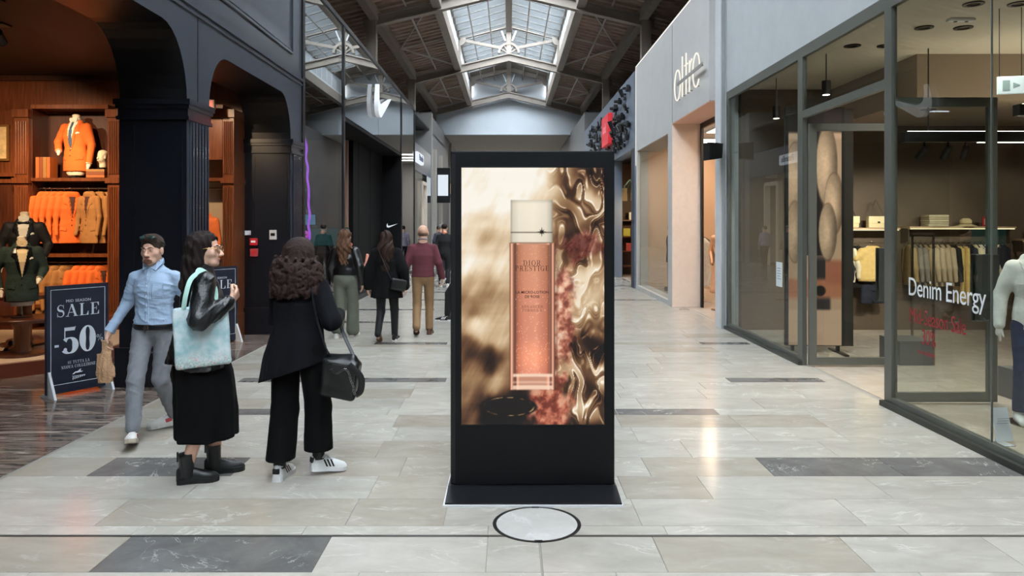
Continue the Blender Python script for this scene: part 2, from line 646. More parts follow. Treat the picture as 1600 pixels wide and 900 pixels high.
M_tile = marble('beige_marble', (194, 188, 178), (174, 168, 157), (208, 203, 195), 0.15, 1.0, 0.02, 0.075, stretch=(0.8, 1.6, 1))
M_tile_warm = marble('sand_marble', (180, 171, 158), (162, 153, 140), (193, 186, 175), 0.15, 1.0, 0.02, 0.05, stretch=(0.8, 1.6, 1))
M_tile_dark = marble('grey_marble', (126, 123, 120), (98, 96, 94), (196, 193, 188), 0.2, 1.1, 0.008, 0.07)
M_tile_far = marble('beige_marble_far', (186, 180, 170), (172, 166, 156), (196, 191, 183), 0.15, 1.0, 0.02, 0.0, coords='Object', offset=False)
M_brown = marble('brown_marble', (146, 130, 120), (44, 37, 34), (190, 178, 168), 0.12, 0.9, 0.03, 0.1, stretch=(0.35, 3.0, 1), wave=1.4, blotch=0.42)
M_grout = mat('grout', (142, 137, 128), 0.7)
M_joint = mat('joint_metal', (98, 95, 90), 0.45, 0.6)
M_shopfloor = marble('shop_stone', (196, 184, 170), (180, 168, 154), (206, 196, 184), 0.22, 0.8, 0.02, 0.03)
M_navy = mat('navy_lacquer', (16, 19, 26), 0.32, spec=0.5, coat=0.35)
M_navy_lit = mat('navy_lacquer_lit', (50, 55, 65), 0.38, spec=0.5, coat=0.25)  # lighter copy of the navy lacquer, light on the front put into its colour
M_black = mat('black_paint', (11, 11, 13), 0.4)
M_fascia = mat('grey_plaster', (186, 190, 192), 0.55, var=0.05, vscale=2.5)
M_fascia2 = mat('warm_grey_panel', (190, 188, 186), 0.5, var=0.04, vscale=2.0)
M_cream = mat('cream_reveal', (226, 208, 192), 0.6, var=0.05)
M_steel = mat('painted_steel', (134, 124, 114), 0.55, var=0.1, vscale=3)
M_deck = mat('brown_deck', (150, 128, 114), 0.7, var=0.25, vscale=2)
M_white = mat('white_paint', (226, 229, 231), 0.55)
M_endwall = mat('end_plaster', (198, 204, 210), 0.8, spec=0.1, var=0.04, vscale=0.6)
M_frame = mat('olive_frame', (100, 102, 95), 0.38, 0.25)
M_dark_steel = mat('dark_steel', (30, 31, 34), 0.35, 0.5)
M_mahog = wood('mahogany', (122, 66, 34), (86, 42, 20), 0.32)
M_mahog_d = wood('mahogany_dark', (84, 42, 24), (58, 27, 14), 0.35)
M_store_ceiling = mat('brown_ceiling', (44, 28, 24), 0.6)
M_glass = glass('clear_glass', (243, 246, 243), 1.5, 1.15)
M_mirror_glass = glass('mirror_glass', (196, 200, 204), 2.0, 1.6)
M_glass_clean = glass('thin_glass', (236, 240, 238), 1.45, 1.0)

# ---- floor: slab with every marble plank laid on it
floor = MB().box(XL - 0.05, XR + 0.1, -12, 62, -0.06, -0.004).build('floor', M_grout)
tag(floor, 'polished pale marble floor of the shopping hall', 'floor', kind='structure')

rows = [1.2, 1.62, 2.04, 2.46, 2.88, 3.29, 3.71, 4.13, 4.155, 4.28, 4.70, 5.12, 5.53, 5.95, 6.35, 6.76, 6.98, 7.4, 7.82, 8.15, 8.38, 8.8, 9.22, 9.64, 10.06, 10.48, 10.68, 10.9, 11.32, 11.74, 12.16]
dark_spots = {3.71: [(-2.11, -0.99)], 5.12: [(-2.93, -1.93), (1.84, 2.74), (2.745, 3.68)], 6.76: [(-3.1, -2.05), (0.1, 1.0), (1.005, 1.93)], 8.15: [(-3.0, -1.85), (-1.845, -0.7), (2.45, 3.5)],
              10.68: [(-1.95, -0.9), (2.8, 3.5)]}
sand_spots = {3.71: [(0.8, 1.84)], 4.70: [(-0.9, 0.0), (0.75, 1.3)], 4.28: [(-2.4, -0.95), (-0.945, -0.38)], 5.12: [(-0.76, 0.3)], 6.35: [(-1.0, -0.1)]}
nt_count = 0
def add_tile(x0, x1, y0, y1, m, name='floor_tile'):
    g = 0.0009
    w, d = (x1 - x0) / 2 - g, (y1 - y0) / 2 - g
    mb = MB().box(-w, w, -d, d, -0.005, 0)
    c = 0.0012
    mb.v = [(x - (c if z == 0 and x > 0 else -c if z == 0 else 0), y - (c if z == 0 and y > 0 else -c if z == 0 else 0), z) for x, y, z in mb.v]
    mb.build(name, m, floor, loc=((x0 + x1) / 2, (y0 + y1) / 2, 0))
for i in range(len(rows) - 1):
    y0, y1 = rows[i], rows[i + 1]
    if y1 - y0 < 0.05:
        continue
    cuts = []
    fixed = [(a, b, M_tile_dark) for a, b in dark_spots.get(y0, [])] + [(a, b, M_tile_warm) for a, b in sand_spots.get(y0, [])]
    fixed.sort(key=lambda t: t[0])
    x = XL - 0.02
    segs = []
    for a, b, m in fixed + [(XR + 0.04, None, None)]:
        gap = a - x
        if gap > 0.02:
            n = max(1, round(gap / random.choice((0.95, 1.1, 1.3))))
            ws = [random.uniform(0.7, 1.3) for _ in range(n)]
            s = sum(ws)
            for w in ws:
                segs.append((x, x + gap * w / s, M_tile if random.random() > 0.13 else M_tile_warm)); x += gap * w / s
        if b is not None:
            segs.append((a, b, m)); x = b
    for a, b, m in segs:
        if y0 == 3.71 or y0 < 3.71:
            if a < 0.168 < b and m is not M_tile_dark and 0.168 - a > 0.1 and b - 0.168 > 0.1:   # expansion joint below the access cover
                add_tile(a, 0.164, y0, y1, m); add_tile(0.172, b, y0, y1, m); continue
        add_tile(a, b, y0, y1, m)
mb = MB(); mbd = MB()
y = rows[-1]
r2 = random.Random(3)
k = 0
while y < 61:
    d = 0.22 if k % 5 == 2 else 0.42
    x = XL - 0.02 - r2.uniform(0, 0.8)
    while x < XR + 0.04:
        w = r2.uniform(0.8, 1.25)
        a, b = max(x, XL - 0.02), min(x + w, XR + 0.04)
        tgt = mbd if (d < 0.3 and r2.random() < 0.45) else mb
        if b > a: tgt.box(a + .0015, b - .0015, y + .0015, y + d - .0015, -0.005, 0)
        x += w
    y += d; k += 1
tag(mb.build('floor_tile_field', M_tile_far, floor), kind='stuff')
tag(mbd.build('floor_tile_strips', M_tile_dark, floor), kind='stuff')
MB().box(XL, XR, 4.131, 4.154, -0.005, 0.0006).build('expansion_joint', M_joint, floor)

# ---- floors of the shops
floor_l = MB().box(-11, XL - 0.052, -2, 12.4, -0.06, -0.004).build('floor_menswear', M_grout)
tag(floor_l, 'glossy dark brown veined marble floor of the menswear shop', 'floor', kind='structure')
for iy in range(0, 13):
    for ix in range(0, 6):
        x1 = XL - 0.055 - ix * 1.2; y0 = 0.9 + iy * 0.9
        mbx = MB().box(-0.597, 0.597, -0.447, 0.447, -0.005, 0)
        mbx.build('floor_tile', M_brown, floor_l, loc=(x1 - 0.6, y0 + 0.45, 0))
floor_r = MB().box(XR + 0.1, 11, -12, 12.2, -0.06, -0.004).build('floor_denim_shop', M_grout)
tag(floor_r, 'pale beige stone floor of the denim shop', 'floor', kind='structure')
for iy in range(0, 13):
    for ix in range(0, 8):
        MB().box(-0.4485, 0.4485, -0.4485, 0.4485, -0.005, 0).build('floor_tile', M_shopfloor, floor_r, loc=(XR + 0.105 + ix * 0.9 + 0.45, 0.5 + iy * 0.9 + 0.45, 0))
tag(MB().box(-11, XL - 0.052, 12.4, 62, -0.06, -0.002).build('floor_far_shops', mat('dark_stone', (60, 58, 56), 0.25)), 'dark floor inside the shops beyond the glass front', 'floor', kind='structure')
tag(MB().box(XR + 0.1, 11, 12.2, 62, -0.06, -0.002).build('floor_boutique', M_shopfloor), 'pale floor inside the boutique past the white pilaster', 'floor', kind='structure')

# ---- round access cover in the floor
cov = empty('access_cover', (0.163, 4.31, 0), 0, 'round marble access cover with dark metal ring in floor before the kiosk', 'floor cover')
ring = MB()
ring.lathe([(0.236, 0.0002), (0.236, 0.0022), (0.257, 0.0022), (0.257, 0.0002)], n=56)
ring.f = ring.f[:-2]
ring.build('ring', mat('cover_ring', (70, 70, 68), 0.4, 0.7), cov)
MB().lathe([(0.2355, 0.0002), (0.2355, 0.0018)], n=56).build('cover_plate', M_tile_warm if False else marble('cover_marble', (206, 203, 198), (190, 186, 180), (216, 214, 210), 0.2), cov)
for s in (-1, 1):
    MB().box(-0.022, 0.022, s * 0.246 - 0.016, s * 0.246 + 0.016, 0.0022, 0.0038).build('lifting_slot', M_dark_steel, cov)

# ================================================================ LEFT: menswear front (navy arches)
def ell(cy, cz, ry, rz, a0, a1, n=8):
    return [(cy + ry * math.cos(R(a0 + (a1 - a0) * i / n)), cz + rz * math.sin(R(a0 + (a1 - a0) * i / n))) for i in range(n + 1)]
prof = [(-12, 0), (4.2, 0), (4.2, 3.05)] + ell(4.75, 3.05, 0.55, 0.75, 180, 90)[1:] + ell(7.35, 3.05, 0.58, 0.75, 90, 0)
prof += [(7.93, 0), (8.51, 0), (8.51, 3.05)] + ell(9.05, 3.05, 0.54, 0.7, 180, 90)[1:] + ell(11.2, 3.05, 0.5, 0.7, 90, 0) + [(11.7, 0), (12.3, 0), (12.3, 8.0), (-12, 8.0)]
wl = MB().prism(prof, 'x', XL - 0.72, XL).build('wall_left', M_navy_lit)
tag(wl, 'navy lacquered shopfront wall with two broad arches', 'wall', kind='structure')
def trim(parent, name, m, *boxes):
    mb = MB()
    for b in boxes: mb.box(*b)
    return mb.build(name, m, parent)
# jamb lining of the arches is near-black inside
for (a, b) in ((7.93, 8.51), (11.7, 12.3)):
    # plinth, capital bands, flutes
    trim(wl, 'plinth', M_navy, (XL - 0.76, XL + 0.03, a - 0.04, b + 0.04 if b < 12 else b, 0, 0.42))
    for z0, z1, e in ((2.86, 2.90, 0.03), (2.90, 2.98, 0.015), (2.98, 3.02, 0.035), (3.02, 3.08, 0.05)):
        trim(wl, 'capital_band', M_navy, (XL - 0.72 - e, XL + e, a - e, b + (e if b < 12 else 0), z0, z1))
    n = 6
    for i in range(n):
        yc = a + 0.05 + (b - a - 0.1) * (i + 0.5) / n
        rr = (b - a - 0.1) / n * 0.42
        MB().prism([(XL - 0.01 + 0.045 * max(0, math.cos(R(t))), yc + rr * math.sin(R(t))) for t in range(-90, 91, 20)], 'z', 0.44, 2.85).build('flute', mat('gloss_navy', (30, 36, 48), 0.12, spec=0.6, coat=0.6), wl, smooth=True)
    # near face panel of the pier
    for (xa, xb) in ((XL - 0.66, XL - 0.56), (XL - 0.5, XL - 0.05)):
        trim(wl, 'pier_panel', M_navy, (xa, xb, a - 0.014, a + 0.002, 0.5, 2.8))
    trim(wl, 'pier_facing', M_navy, (XL - 0.724, XL - 0.002, a - 0.006, a + 0.01, 0.4, 3.05))
def yline(name, y0, y1, z, h, d, m=M_navy_lit):
    trim(wl, name, m, (XL - 0.01, XL + d, y0, y1, z - h / 2, z + h / 2))
yline('moulding', -2, 12.3, 4.12, 0.05, 0.035)
yline('moulding', -2, 12.3, 4.05, 0.03, 0.02)
for (y0, y1) in ((-1, 5.2), (5.55, 11.75)):
    for zz in (4.45, 5.75):
        yline('panel_frame', y0, y1, zz, 0.035, 0.03); yline('panel_frame', y0 + 0.07, y1 - 0.07, zz + (0.05 if zz < 5 else -0.05), 0.02, 0.02)
    for yy in (y0, y1):
        trim(wl, 'panel_frame', M_navy_lit, (XL - 0.01, XL + 0.03, yy - 0.018, yy + 0.018, 4.45, 5.75))
for yy in (8.2,):
    trim(wl, 'panel_joint', M_black, (XL - 0.01, XL + 0.006, yy - 0.008, yy + 0.008, 3.09, 4.03))
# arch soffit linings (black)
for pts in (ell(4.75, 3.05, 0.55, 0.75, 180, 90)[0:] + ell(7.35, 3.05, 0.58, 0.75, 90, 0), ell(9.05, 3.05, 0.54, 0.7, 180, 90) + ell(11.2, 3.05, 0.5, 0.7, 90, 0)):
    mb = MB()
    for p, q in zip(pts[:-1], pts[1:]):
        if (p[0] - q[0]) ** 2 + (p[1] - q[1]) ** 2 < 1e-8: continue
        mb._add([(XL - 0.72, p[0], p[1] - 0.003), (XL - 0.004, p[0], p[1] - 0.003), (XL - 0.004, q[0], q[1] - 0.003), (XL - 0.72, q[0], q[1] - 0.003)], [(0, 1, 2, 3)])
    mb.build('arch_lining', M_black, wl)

# ---- menswear interior shell
wb = MB().box(-11, XL - 0.72, 11.72, 11.95, 0, 4.1).build('wall_menswear_back', M_mahog)
tag(wb, 'mahogany panelled back wall of the menswear shop', 'wall', kind='structure')
wside = MB().box(-11.2, -11, -2, 12, 0, 4.1).build('wall_menswear_side', M_mahog_d)
tag(wside, 'dark wooden side wall of the menswear shop', 'wall', kind='structure')
tag(MB().box(-11, XL - 0.7, -2.2, -2, 0, 4.1).build('wall_menswear_rear', M_mahog_d), 'wooden end wall of the menswear shop near the camera', 'wall', kind='structure')
cl = MB().box(-11.2, XL - 0.71, -2.2, 11.95, 4.07, 4.2).build('ceiling_menswear', M_store_ceiling)
tag(cl, 'dark brown ceiling of the menswear shop', 'ceiling', kind='structure')
MB().box(-9.9, -4.9, 6.9, 7.2, 3.9, 4.07).build('ceiling_beam', M_store_ceiling, cl)
# cornice and panels on the back wall
MB().box(-11, XL - 0.73, 11.60, 11.72, 4.0, 4.07).build('cornice', M_mahog_d, wb)
MB().box(-11, XL - 0.73, 11.62, 11.72, 3.48, 3.53).build('frieze_rail', M_mahog, wb)

# ================================================================ LEFT: tall mirror-glass front
w2 = empty('window_2', (XL, 12.3, 0), kind='structure')
tag(w2, 'tall reflective glass shopfront in black frames along the hall', 'window')
def g_pane(parent, y0, y1, z0, z1, x, m, name='pane'):
    o = parent.location
    return MB().box(x - 0.006 - o.x, x + 0.006 - o.x, y0 - o.y, y1 - o.y, z0 - o.z, z1 - o.z).build(name, m, parent)
TOPZ = 5.85
for (a, b) in ((12.36, 15.34), (15.46, 23.6), (23.74, 26.9)):
    if a > 15.4 and b < 23.7:
        for (c, d) in ((15.46, 19.5), (19.53, 23.6)):
            g_pane(w2, c, d, 4.0, TOPZ, XL, M_mirror_glass)
    else:
        g_pane(w2, a, b, 0.1, TOPZ, XL, M_mirror_glass)
def w2box(name, m, x0, x1, y0, y1, z0, z1):
    o = w2.location
    return MB().box(x0 - o.x, x1 - o.x, y0 - o.y, y1 - o.y, z0, z1).build(name, m, w2)
for yy in (12.36, 15.40, 23.67, 26.95):
    w2box('mullion', M_black, XL - 0.08, XL + 0.03, yy - 0.06, yy + 0.06, 0, TOPZ + 0.02)
w2box('head_rail', M_dark_steel, XL - 0.10, XL + 0.035, 12.3, 27.02, TOPZ, TOPZ + 0.09)
w2box('sill_rail', M_black, XL - 0.08, XL + 0.03, 12.3, 27.02, 0, 0.1)
# black entrance recess below the upper glass
M_portal = mat('portal_black', (7, 7, 8), 0.55, spec=0.2)
wp = MB().box(-4.16, -4.04, 19.2, 23.6, 0, 3.98)
wp.box(-4.16, XL + 0.012, 23.6, 23.66, 0, 3.98)
wp.box(-4.6, XL + 0.012, 15.46, 23.6, 3.9, 3.98)
wp = wp.build('wall_portal', M_portal)
tag(wp, 'matt black entrance recess under the mirror glass', 'wall', kind='structure')
for yy in (19.9, 21.6):
    MB().box(-4.04, -4.028, yy - 0.012, yy + 0.012, 0, 3.9).build('panel_joint', M_dark_steel, wp)
# dark interior behind it
tag(MB().box(-9, -8.8, 12.4, 27, 0, 6).build('wall_sport_shop', mat('sport_dark', (26, 26, 30), 0.6)), 'dark inner wall of the sport shop behind glass', 'wall', kind='structure')
tag(MB().box(-9, XL - 0.12, 12.32, 12.42, 0, 5.8).build('wall_party', mat('party_grey', (30, 30, 33), 0.6)), 'grey party wall behind the mirror glass', 'wall', kind='structure')
tag(MB().box(-9, XL - 0.12, 26.9, 27.02, 0, 5.8).build('wall_party_far', mat('party_grey', (30, 30, 33), 0.6)), 'far party wall behind the mirror glass', 'wall', kind='structure')
tag(MB().box(-9, XL - 0.1, 12.3, 27, 5.86, 5.9).build('ceiling_sport_shop', mat('sport_dark', (26, 26, 30), 0.6)), 'dark ceiling over the sport shop', 'ceiling', kind='structure')
tag(MB().box(-7.0, -4.16, 19.1, 19.25, 0, 3.9).build('wall_entrance', mat('tan_lining', (150, 118, 98), 0.6)), 'tan lining wall beside the black entrance', 'wall', kind='structure')

# ---- further shop on the left: lower glass front with white sign
w3 = empty('window_3', (XL, 27.1, 0), kind='structure')
tag(w3, 'lower glass shopfront further down the hall with pale doorway', 'window')
def bx(parent, name, m, x0, x1, y0, y1, z0, z1):
    o = parent.location
    return MB().box(x0 - o.x, x1 - o.x, y0 - o.y, y1 - o.y, z0 - o.z, z1 - o.z).build(name, m, parent)
bx(w3, 'head_panel', mat('grey_band', (96, 100, 108), 0.4), XL - 0.15, XL - 0.02, 27.05, 33, 3.75, 4.78)
bx(w3, 'pane', M_glass, XL - 0.03, XL - 0.018, 27.1, 29.6, 0.1, 3.75)
bx(w3, 'pane', M_glass, XL - 0.03, XL - 0.018, 31.0, 33, 0.1, 3.75)
for yy in (29.6, 31.0):
    bx(w3, 'door_jamb', M_cream, XL - 0.2, XL + 0.02, yy - 0.08, yy + 0.08, 0, 3.4)
bx(w3, 'door_head', M_cream, XL - 0.2, XL + 0.02, 29.6, 31.0, 3.3, 3.45)
tag(MB().box(-8, -7.8, 27.1, 40, 0, 5).build('wall_shoe_shop', mat('shop_blue_grey', (110, 116, 130), 0.6)), 'blue grey inner wall of the far glass shop', 'wall', kind='structure')
tag(MB().box(-8, XL - 0.16, 27.1, 33, 3.76, 3.9).build('ceiling_shoe_shop', M_white), 'white ceiling of the far glass shop', 'ceiling', kind='structure')
tag(MB().box(-8, XL + 0.0, 33, 33.6, 0, 6.7).build('wall_left_far', mat('far_grey', (150, 148, 146), 0.6)), 'pale grey pier at the end of the far glass shop', 'wall', kind='structure')
tag(MB().box(-8, XL - 0.1, 33.6, 60, 0, 6.7).build('wall_left_end', mat('far_grey2', (120, 118, 118), 0.6)), 'grey wall of the last shops in the hall', 'wall', kind='structure')
tag(MB().box(-8, -6.5, 27.05, 40, 4.8, 7.6).build('wall_left_upper', mat('far_grey', (150, 148, 146), 0.6)), 'grey upper wall above the far glass shop', 'wall', kind='structure')
for yy, hh in ((34.6, 4.2), (37.6, 4.2), (44, 5.5)):
    bx(w3, 'pier', mat('far_pier', (168, 160, 150), 0.6), XL - 0.12, XL + 0.06, yy - 0.25, yy + 0.25, 0, hh + 1)

# ================================================================ RIGHT: denim shop front
wr = MB().box(XR, XR + 0.22, -12, 12.3, 3.93, 8.0).build('wall_right', M_fascia)
tag(wr, 'smooth pale grey fascia wall above the denim shop window', 'wall', kind='structure')
tag(MB().box(XR, XR + 0.22, -12, 3.2, 0, 3.93).build('wall_right_near', M_fascia), 'pale grey shopfront wall beside the camera', 'wall', kind='structure')
pil = MB().box(3.52, 3.9, 12.3, 12.62, 0, 5.95).build('wall_pilaster', mat('pilaster_white', (208, 211, 212), 0.5))
tag(pil, 'narrow white pilaster between the denim shop and boutique', 'wall', kind='structure')
MB().box(3.535, 3.6, 12.285, 12.3, 0, 5.95).build('pilaster_groove', mat('groove_grey', (150, 153, 155), 0.5), pil)

w4 = empty('window_4', (XR, 7, 0), kind='structure')
tag(w4, 'large glass shopfront in olive grey metal frames with open doors', 'window')
def fr(name, y0, y1, z0, z1, d=0.05, m=M_frame, parent=w4):
    return bx(parent, name, m, XR - 0.0, XR + 0.055, y0, y1, z0, z1)
for (y0, y1) in ((7.0, 7.13), (9.12, 9.27), (12.2, 12.3), (3.2, 3.32)):
    fr('mullion', y0, y1, 0, 3.80)
fr('head_rail', 3.2, 12.3, 3.80, 3.93)
fr('sill_rail', 3.32, 7.0, 0, 0.1); fr('sill_rail', 9.27, 12.2, 0, 0.1)
bx(w4, 'sill_step', mat('frame_dark', (56, 57, 52), 0.45, 0.2), XR - 0.05, XR, 3.2, 7.13, 0, 0.05)
bx(w4, 'sill_step', mat('frame_dark', (56, 57, 52), 0.45, 0.2), XR - 0.05, XR, 9.12, 12.3, 0, 0.05)
fr('transom', 7.13, 9.12, 3.05, 3.14)
bx(w4, 'pane', M_glass, XR + 0.02, XR + 0.032, 7.13, 9.12, 3.14, 3.80)
bx(w4, 'pane', M_glass, XR + 0.02, XR + 0.032, 9.27, 12.2, 0.1, 3.80)
bx(w4, 'pane', M_glass, XR + 0.02, XR + 0.032, 5.585, 7.0, 0.1, 3.80)
bx(w4, 'pane', M_glass, XR + 0.02, XR + 0.032, 3.32, 5.58, 0.1, 3.80)
bx(w4, 'glass_joint', mat('silicone', (120, 124, 120), 0.4), XR + 0.018, XR + 0.034, 5.58, 5.585, 0.1, 3.8)

def door_leaf(nm, y, label):
    d = empty(nm, (XR + 0.05, y, 0), kind='structure')
    tag(d, label, 'door')
    W, H, t = 1.06, 2.97, 0.045
    MB().box(0, 0.09, -t / 2, t / 2, 0.02, H).build('stile', M_frame, d)
    MB().box(W - 0.09, W, -t / 2, t / 2, 0.02, H).build('stile', M_frame, d)
    MB().box(0.09, W - 0.09, -t / 2, t / 2, H - 0.09, H).build('rail', M_frame, d)
    MB().box(0.09, W - 0.09, -t / 2, t / 2, 0.02, 0.11).build('rail', M_frame, d)
    MB().box(0.09, W - 0.09, -0.006, 0.006, 0.11, H - 0.09).build('pane', M_glass, d)
    MB().cbox(W - 0.22, W + 0.0, -t / 2 - 0.03, -t / 2, 0.8, 1.45, 0.008).build('push_plate', mat('plate_grey', (74, 78, 76), 0.4, 0.4), d)
    MB().cbox(W - 0.22, W + 0.0, t / 2, t / 2 + 0.03, 0.8, 1.45, 0.008).build('push_plate', mat('plate_grey', (74, 78, 76), 0.4, 0.4), d)
    return d
door_leaf('door_1', 7.18, 'near glass door leaf of the denim shop swung inwards')
door_leaf('door_2', 9.05, 'far glass door leaf of the denim shop swung inwards')

# shell of the denim shop
tag(MB().box(XR + 0.2, 11, 12.15, 12.3, 0, 4.0).build('wall_denim_back', mat('taupe_wall', (98, 84, 70), 0.65, var=0.06, vscale=1.5)), 'taupe back wall of the denim shop behind clothes rails', 'wall', kind='structure')
tag(MB().box(10.9, 11.05, -2, 12.3, 0, 4.0).build('wall_denim_side', mat('taupe_wall', (98, 84, 70), 0.65)), 'taupe side wall deep in the denim shop', 'wall', kind='structure')
tag(MB().box(XR + 0.22, 11, -2.1, -2, 0, 4.0).build('wall_denim_near', mat('taupe_wall', (98, 84, 70), 0.65)), 'taupe near wall of the denim shop', 'wall', kind='structure')
cr_ = MB().box(XR + 0.22, 11, -2, 12.3, 3.95, 4.05).build('ceiling_denim', mat('shop_ceiling', (206, 198, 182), 0.7))
tag(cr_, 'flat greige ceiling of the denim shop with recessed lights', 'ceiling', kind='structure')
MB().box(5.3, 11, 9.6, 12.15, 3.35, 3.95).build('bulkhead', mat('shop_ceiling2', (150, 134, 118), 0.7), cr_)

# ================================================================ RIGHT: boutique with the lit sign
XO = 3.42
wo = MB().box(XO, XO + 0.62, 12.62, 15.5, 3.85, 5.95)
wo.box(XO, XO + 0.62, 15.5, 19.9, 3.68, 5.95)
wo.box(XO, XO + 0.62, 15.5, 15.9, 0, 3.68)
wo.box(XO, XO + 0.3, 19.72, 19.9, 0, 3.68)
wo.box(XO, XO + 0.3, 15.9, 19.72, 0, 0.1)
wo = wo.build('wall_boutique', M_fascia2)
tag(wo, 'pale panelled boutique front with deep entrance reveal', 'wall', kind='structure')
MB().box(XO - 0.004, XO + 0.01, 15.47, 15.49, 3.86, 5.9).build('panel_joint', mat('joint_grey', (120, 120, 120), 0.6), wo)  # plain grey joint line between the front panels
MB().box(XO + 0.003, XO + 0.6, 15.488, 15.5, 0, 3.85).build('reveal_panel', M_cream, wo)
MB().box(XO + 0.003, XO + 0.61, 12.63, 15.49, 3.83, 3.85).build('reveal_soffit', mat('soffit_pink', (206, 166, 146), 0.6), wo)
MB().box(XO - 0.012, XO + 0.0, 19.88, 19.9, 3.3, 5.95).build('edge_light', glow('edge_glow', (255, 252, 244), 1.1), wo)
MB().box(XO - 0.012, XO + 0.0, 12.62, 19.9, 5.94, 5.965).build('edge_light', glow('edge_glow', (255, 252, 244), 1.1), wo)
w5 = empty('window_5', (XO, 17.8, 0), kind='structure')
tag(w5, 'boutique display window showing warm interior and reflections', 'window')
bx(w5, 'pane', M_glass, XO + 0.04, XO + 0.052, 15.9, 19.72, 0.1, 3.68)
d3 = empty('door_3', (XO + 0.6, 14, 0), kind='structure')
tag(d3, 'dark framed glass entrance of the boutique in its reveal', 'door')
bx(d3, 'frame', M_black, XO + 0.58, XO + 0.63, 15.36, 15.46, 0, 3.83)
bx(d3, 'frame', M_black, XO + 0.58, XO + 0.63, 12.62, 15.4, 3.72, 3.83)
tag(MB().box(XO + 0.3, 10, 19.9, 20.05, 0, 5.9).build('wall_boutique_end', mat('peach_wall', (222, 190, 162), 0.65)), 'warm peach inner wall of the boutique', 'wall', kind='structure')
tag(MB().box(8.2, 8.35, 12.3, 20, 0, 5.9).build('wall_boutique_back', mat('peach_wall', (222, 190, 162), 0.65)), 'peach back wall deep in the boutique', 'wall', kind='structure')
tag(MB().box(XR + 0.28, 8.3, 12.305, 12.36, 0, 3.9).build('wall_boutique_side', mat('peach_wall', (222, 190, 162), 0.65)), 'peach side wall by the boutique entrance', 'wall', kind='structure')
tag(MB().box(XO + 0.3, 8.3, 12.3, 20, 3.86, 3.95).build('ceiling_boutique', M_white), 'white ceiling of the boutique', 'ceiling', kind='structure')

# ================================================================ RIGHT: dark shop decorated with cameras
XC = 3.38
wc = MB().box(XC, XC + 0.3, 19.92, 33, 3.78, 5.85)
wc.box(XC, XC + 0.3, 19.92, 20.35, 0, 3.78)
wc.box(XC, XC + 0.3, 24.0, 33, 0, 3.78)
wc = wc.build('wall_camera_shop', mat('slate_front', (104, 112, 124), 0.5))
tag(wc, 'slate blue shopfront wall with black camera decorations', 'wall', kind='structure')
MB().box(XC - 0.012, XC, 19.93, 20.35, 0, 3.78).build('corner_panel', mat('navy_panel', (40, 46, 60), 0.5), wc)
MB().box(XC - 0.012, XC, 24.0, 33, 0, 3.78).build('lower_panel', M_black, wc)
tag(MB().box(7.4, 7.5, 20, 33, 0, 4).build('wall_camera_shop_back', mat('brown_inner', (92, 66, 46), 0.6)), 'brown inner wall of the dark decorated shop', 'wall', kind='structure')
tag(MB().box(XC + 0.1, 7.4, 25.6, 25.75, 0, 3.8).build('wall_camera_shop_end', mat('brown_inner', (92, 66, 46), 0.6)), 'brown end wall of the dark decorated shop', 'wall', kind='structure')
tag(MB().box(XC + 0.3, 7.4, 20, 33, 3.8, 3.9).build('ceiling_camera_shop', M_black), 'black ceiling of the dark decorated shop', 'ceiling', kind='structure')
tag(MB().box(XC, 8, 33, 60, 0, 6.7).build('wall_right_far', mat('far_grey2', (120, 118, 118), 0.6)), 'grey wall of the far shops past the cameras', 'wall', kind='structure')

# ================================================================ END of the hall
ew = MB().prism([(-8, 6.62), (8, 6.62), (8, 7.6), (2.3, 8.62), (2.3, 9.6), (0, 10.2), (-2.3, 9.6), (-2.3, 8.62), (-8, 7.6)], 'y', 40.6, 40.9).build('wall_end', M_endwall)
tag(ew, 'pale gable wall closing the hall under the skylight', 'wall', kind='structure')
tag(MB().box(-8, 8, 40.9, 62, 6.64, 6.8).build('ceiling_far', mat('far_ceiling', (176, 174, 172), 0.7)), 'low pale ceiling of the hall past the gable', 'ceiling', kind='structure')
tag(MB().box(-8, 8, 60, 60.3, 0, 6.7).build('wall_end_far', mat('far_end', (132, 130, 130), 0.7)), 'grey wall at the far end of the hall', 'wall', kind='structure')

tag(MB().box(-12, 12, -12.3, -12, 0, 11).build('wall_rear_blocker', M_endwall), 'unseen pale wall added behind the camera to shut out the sky', 'wall', kind='structure')  # hall really runs on here; wall added to block the sky behind

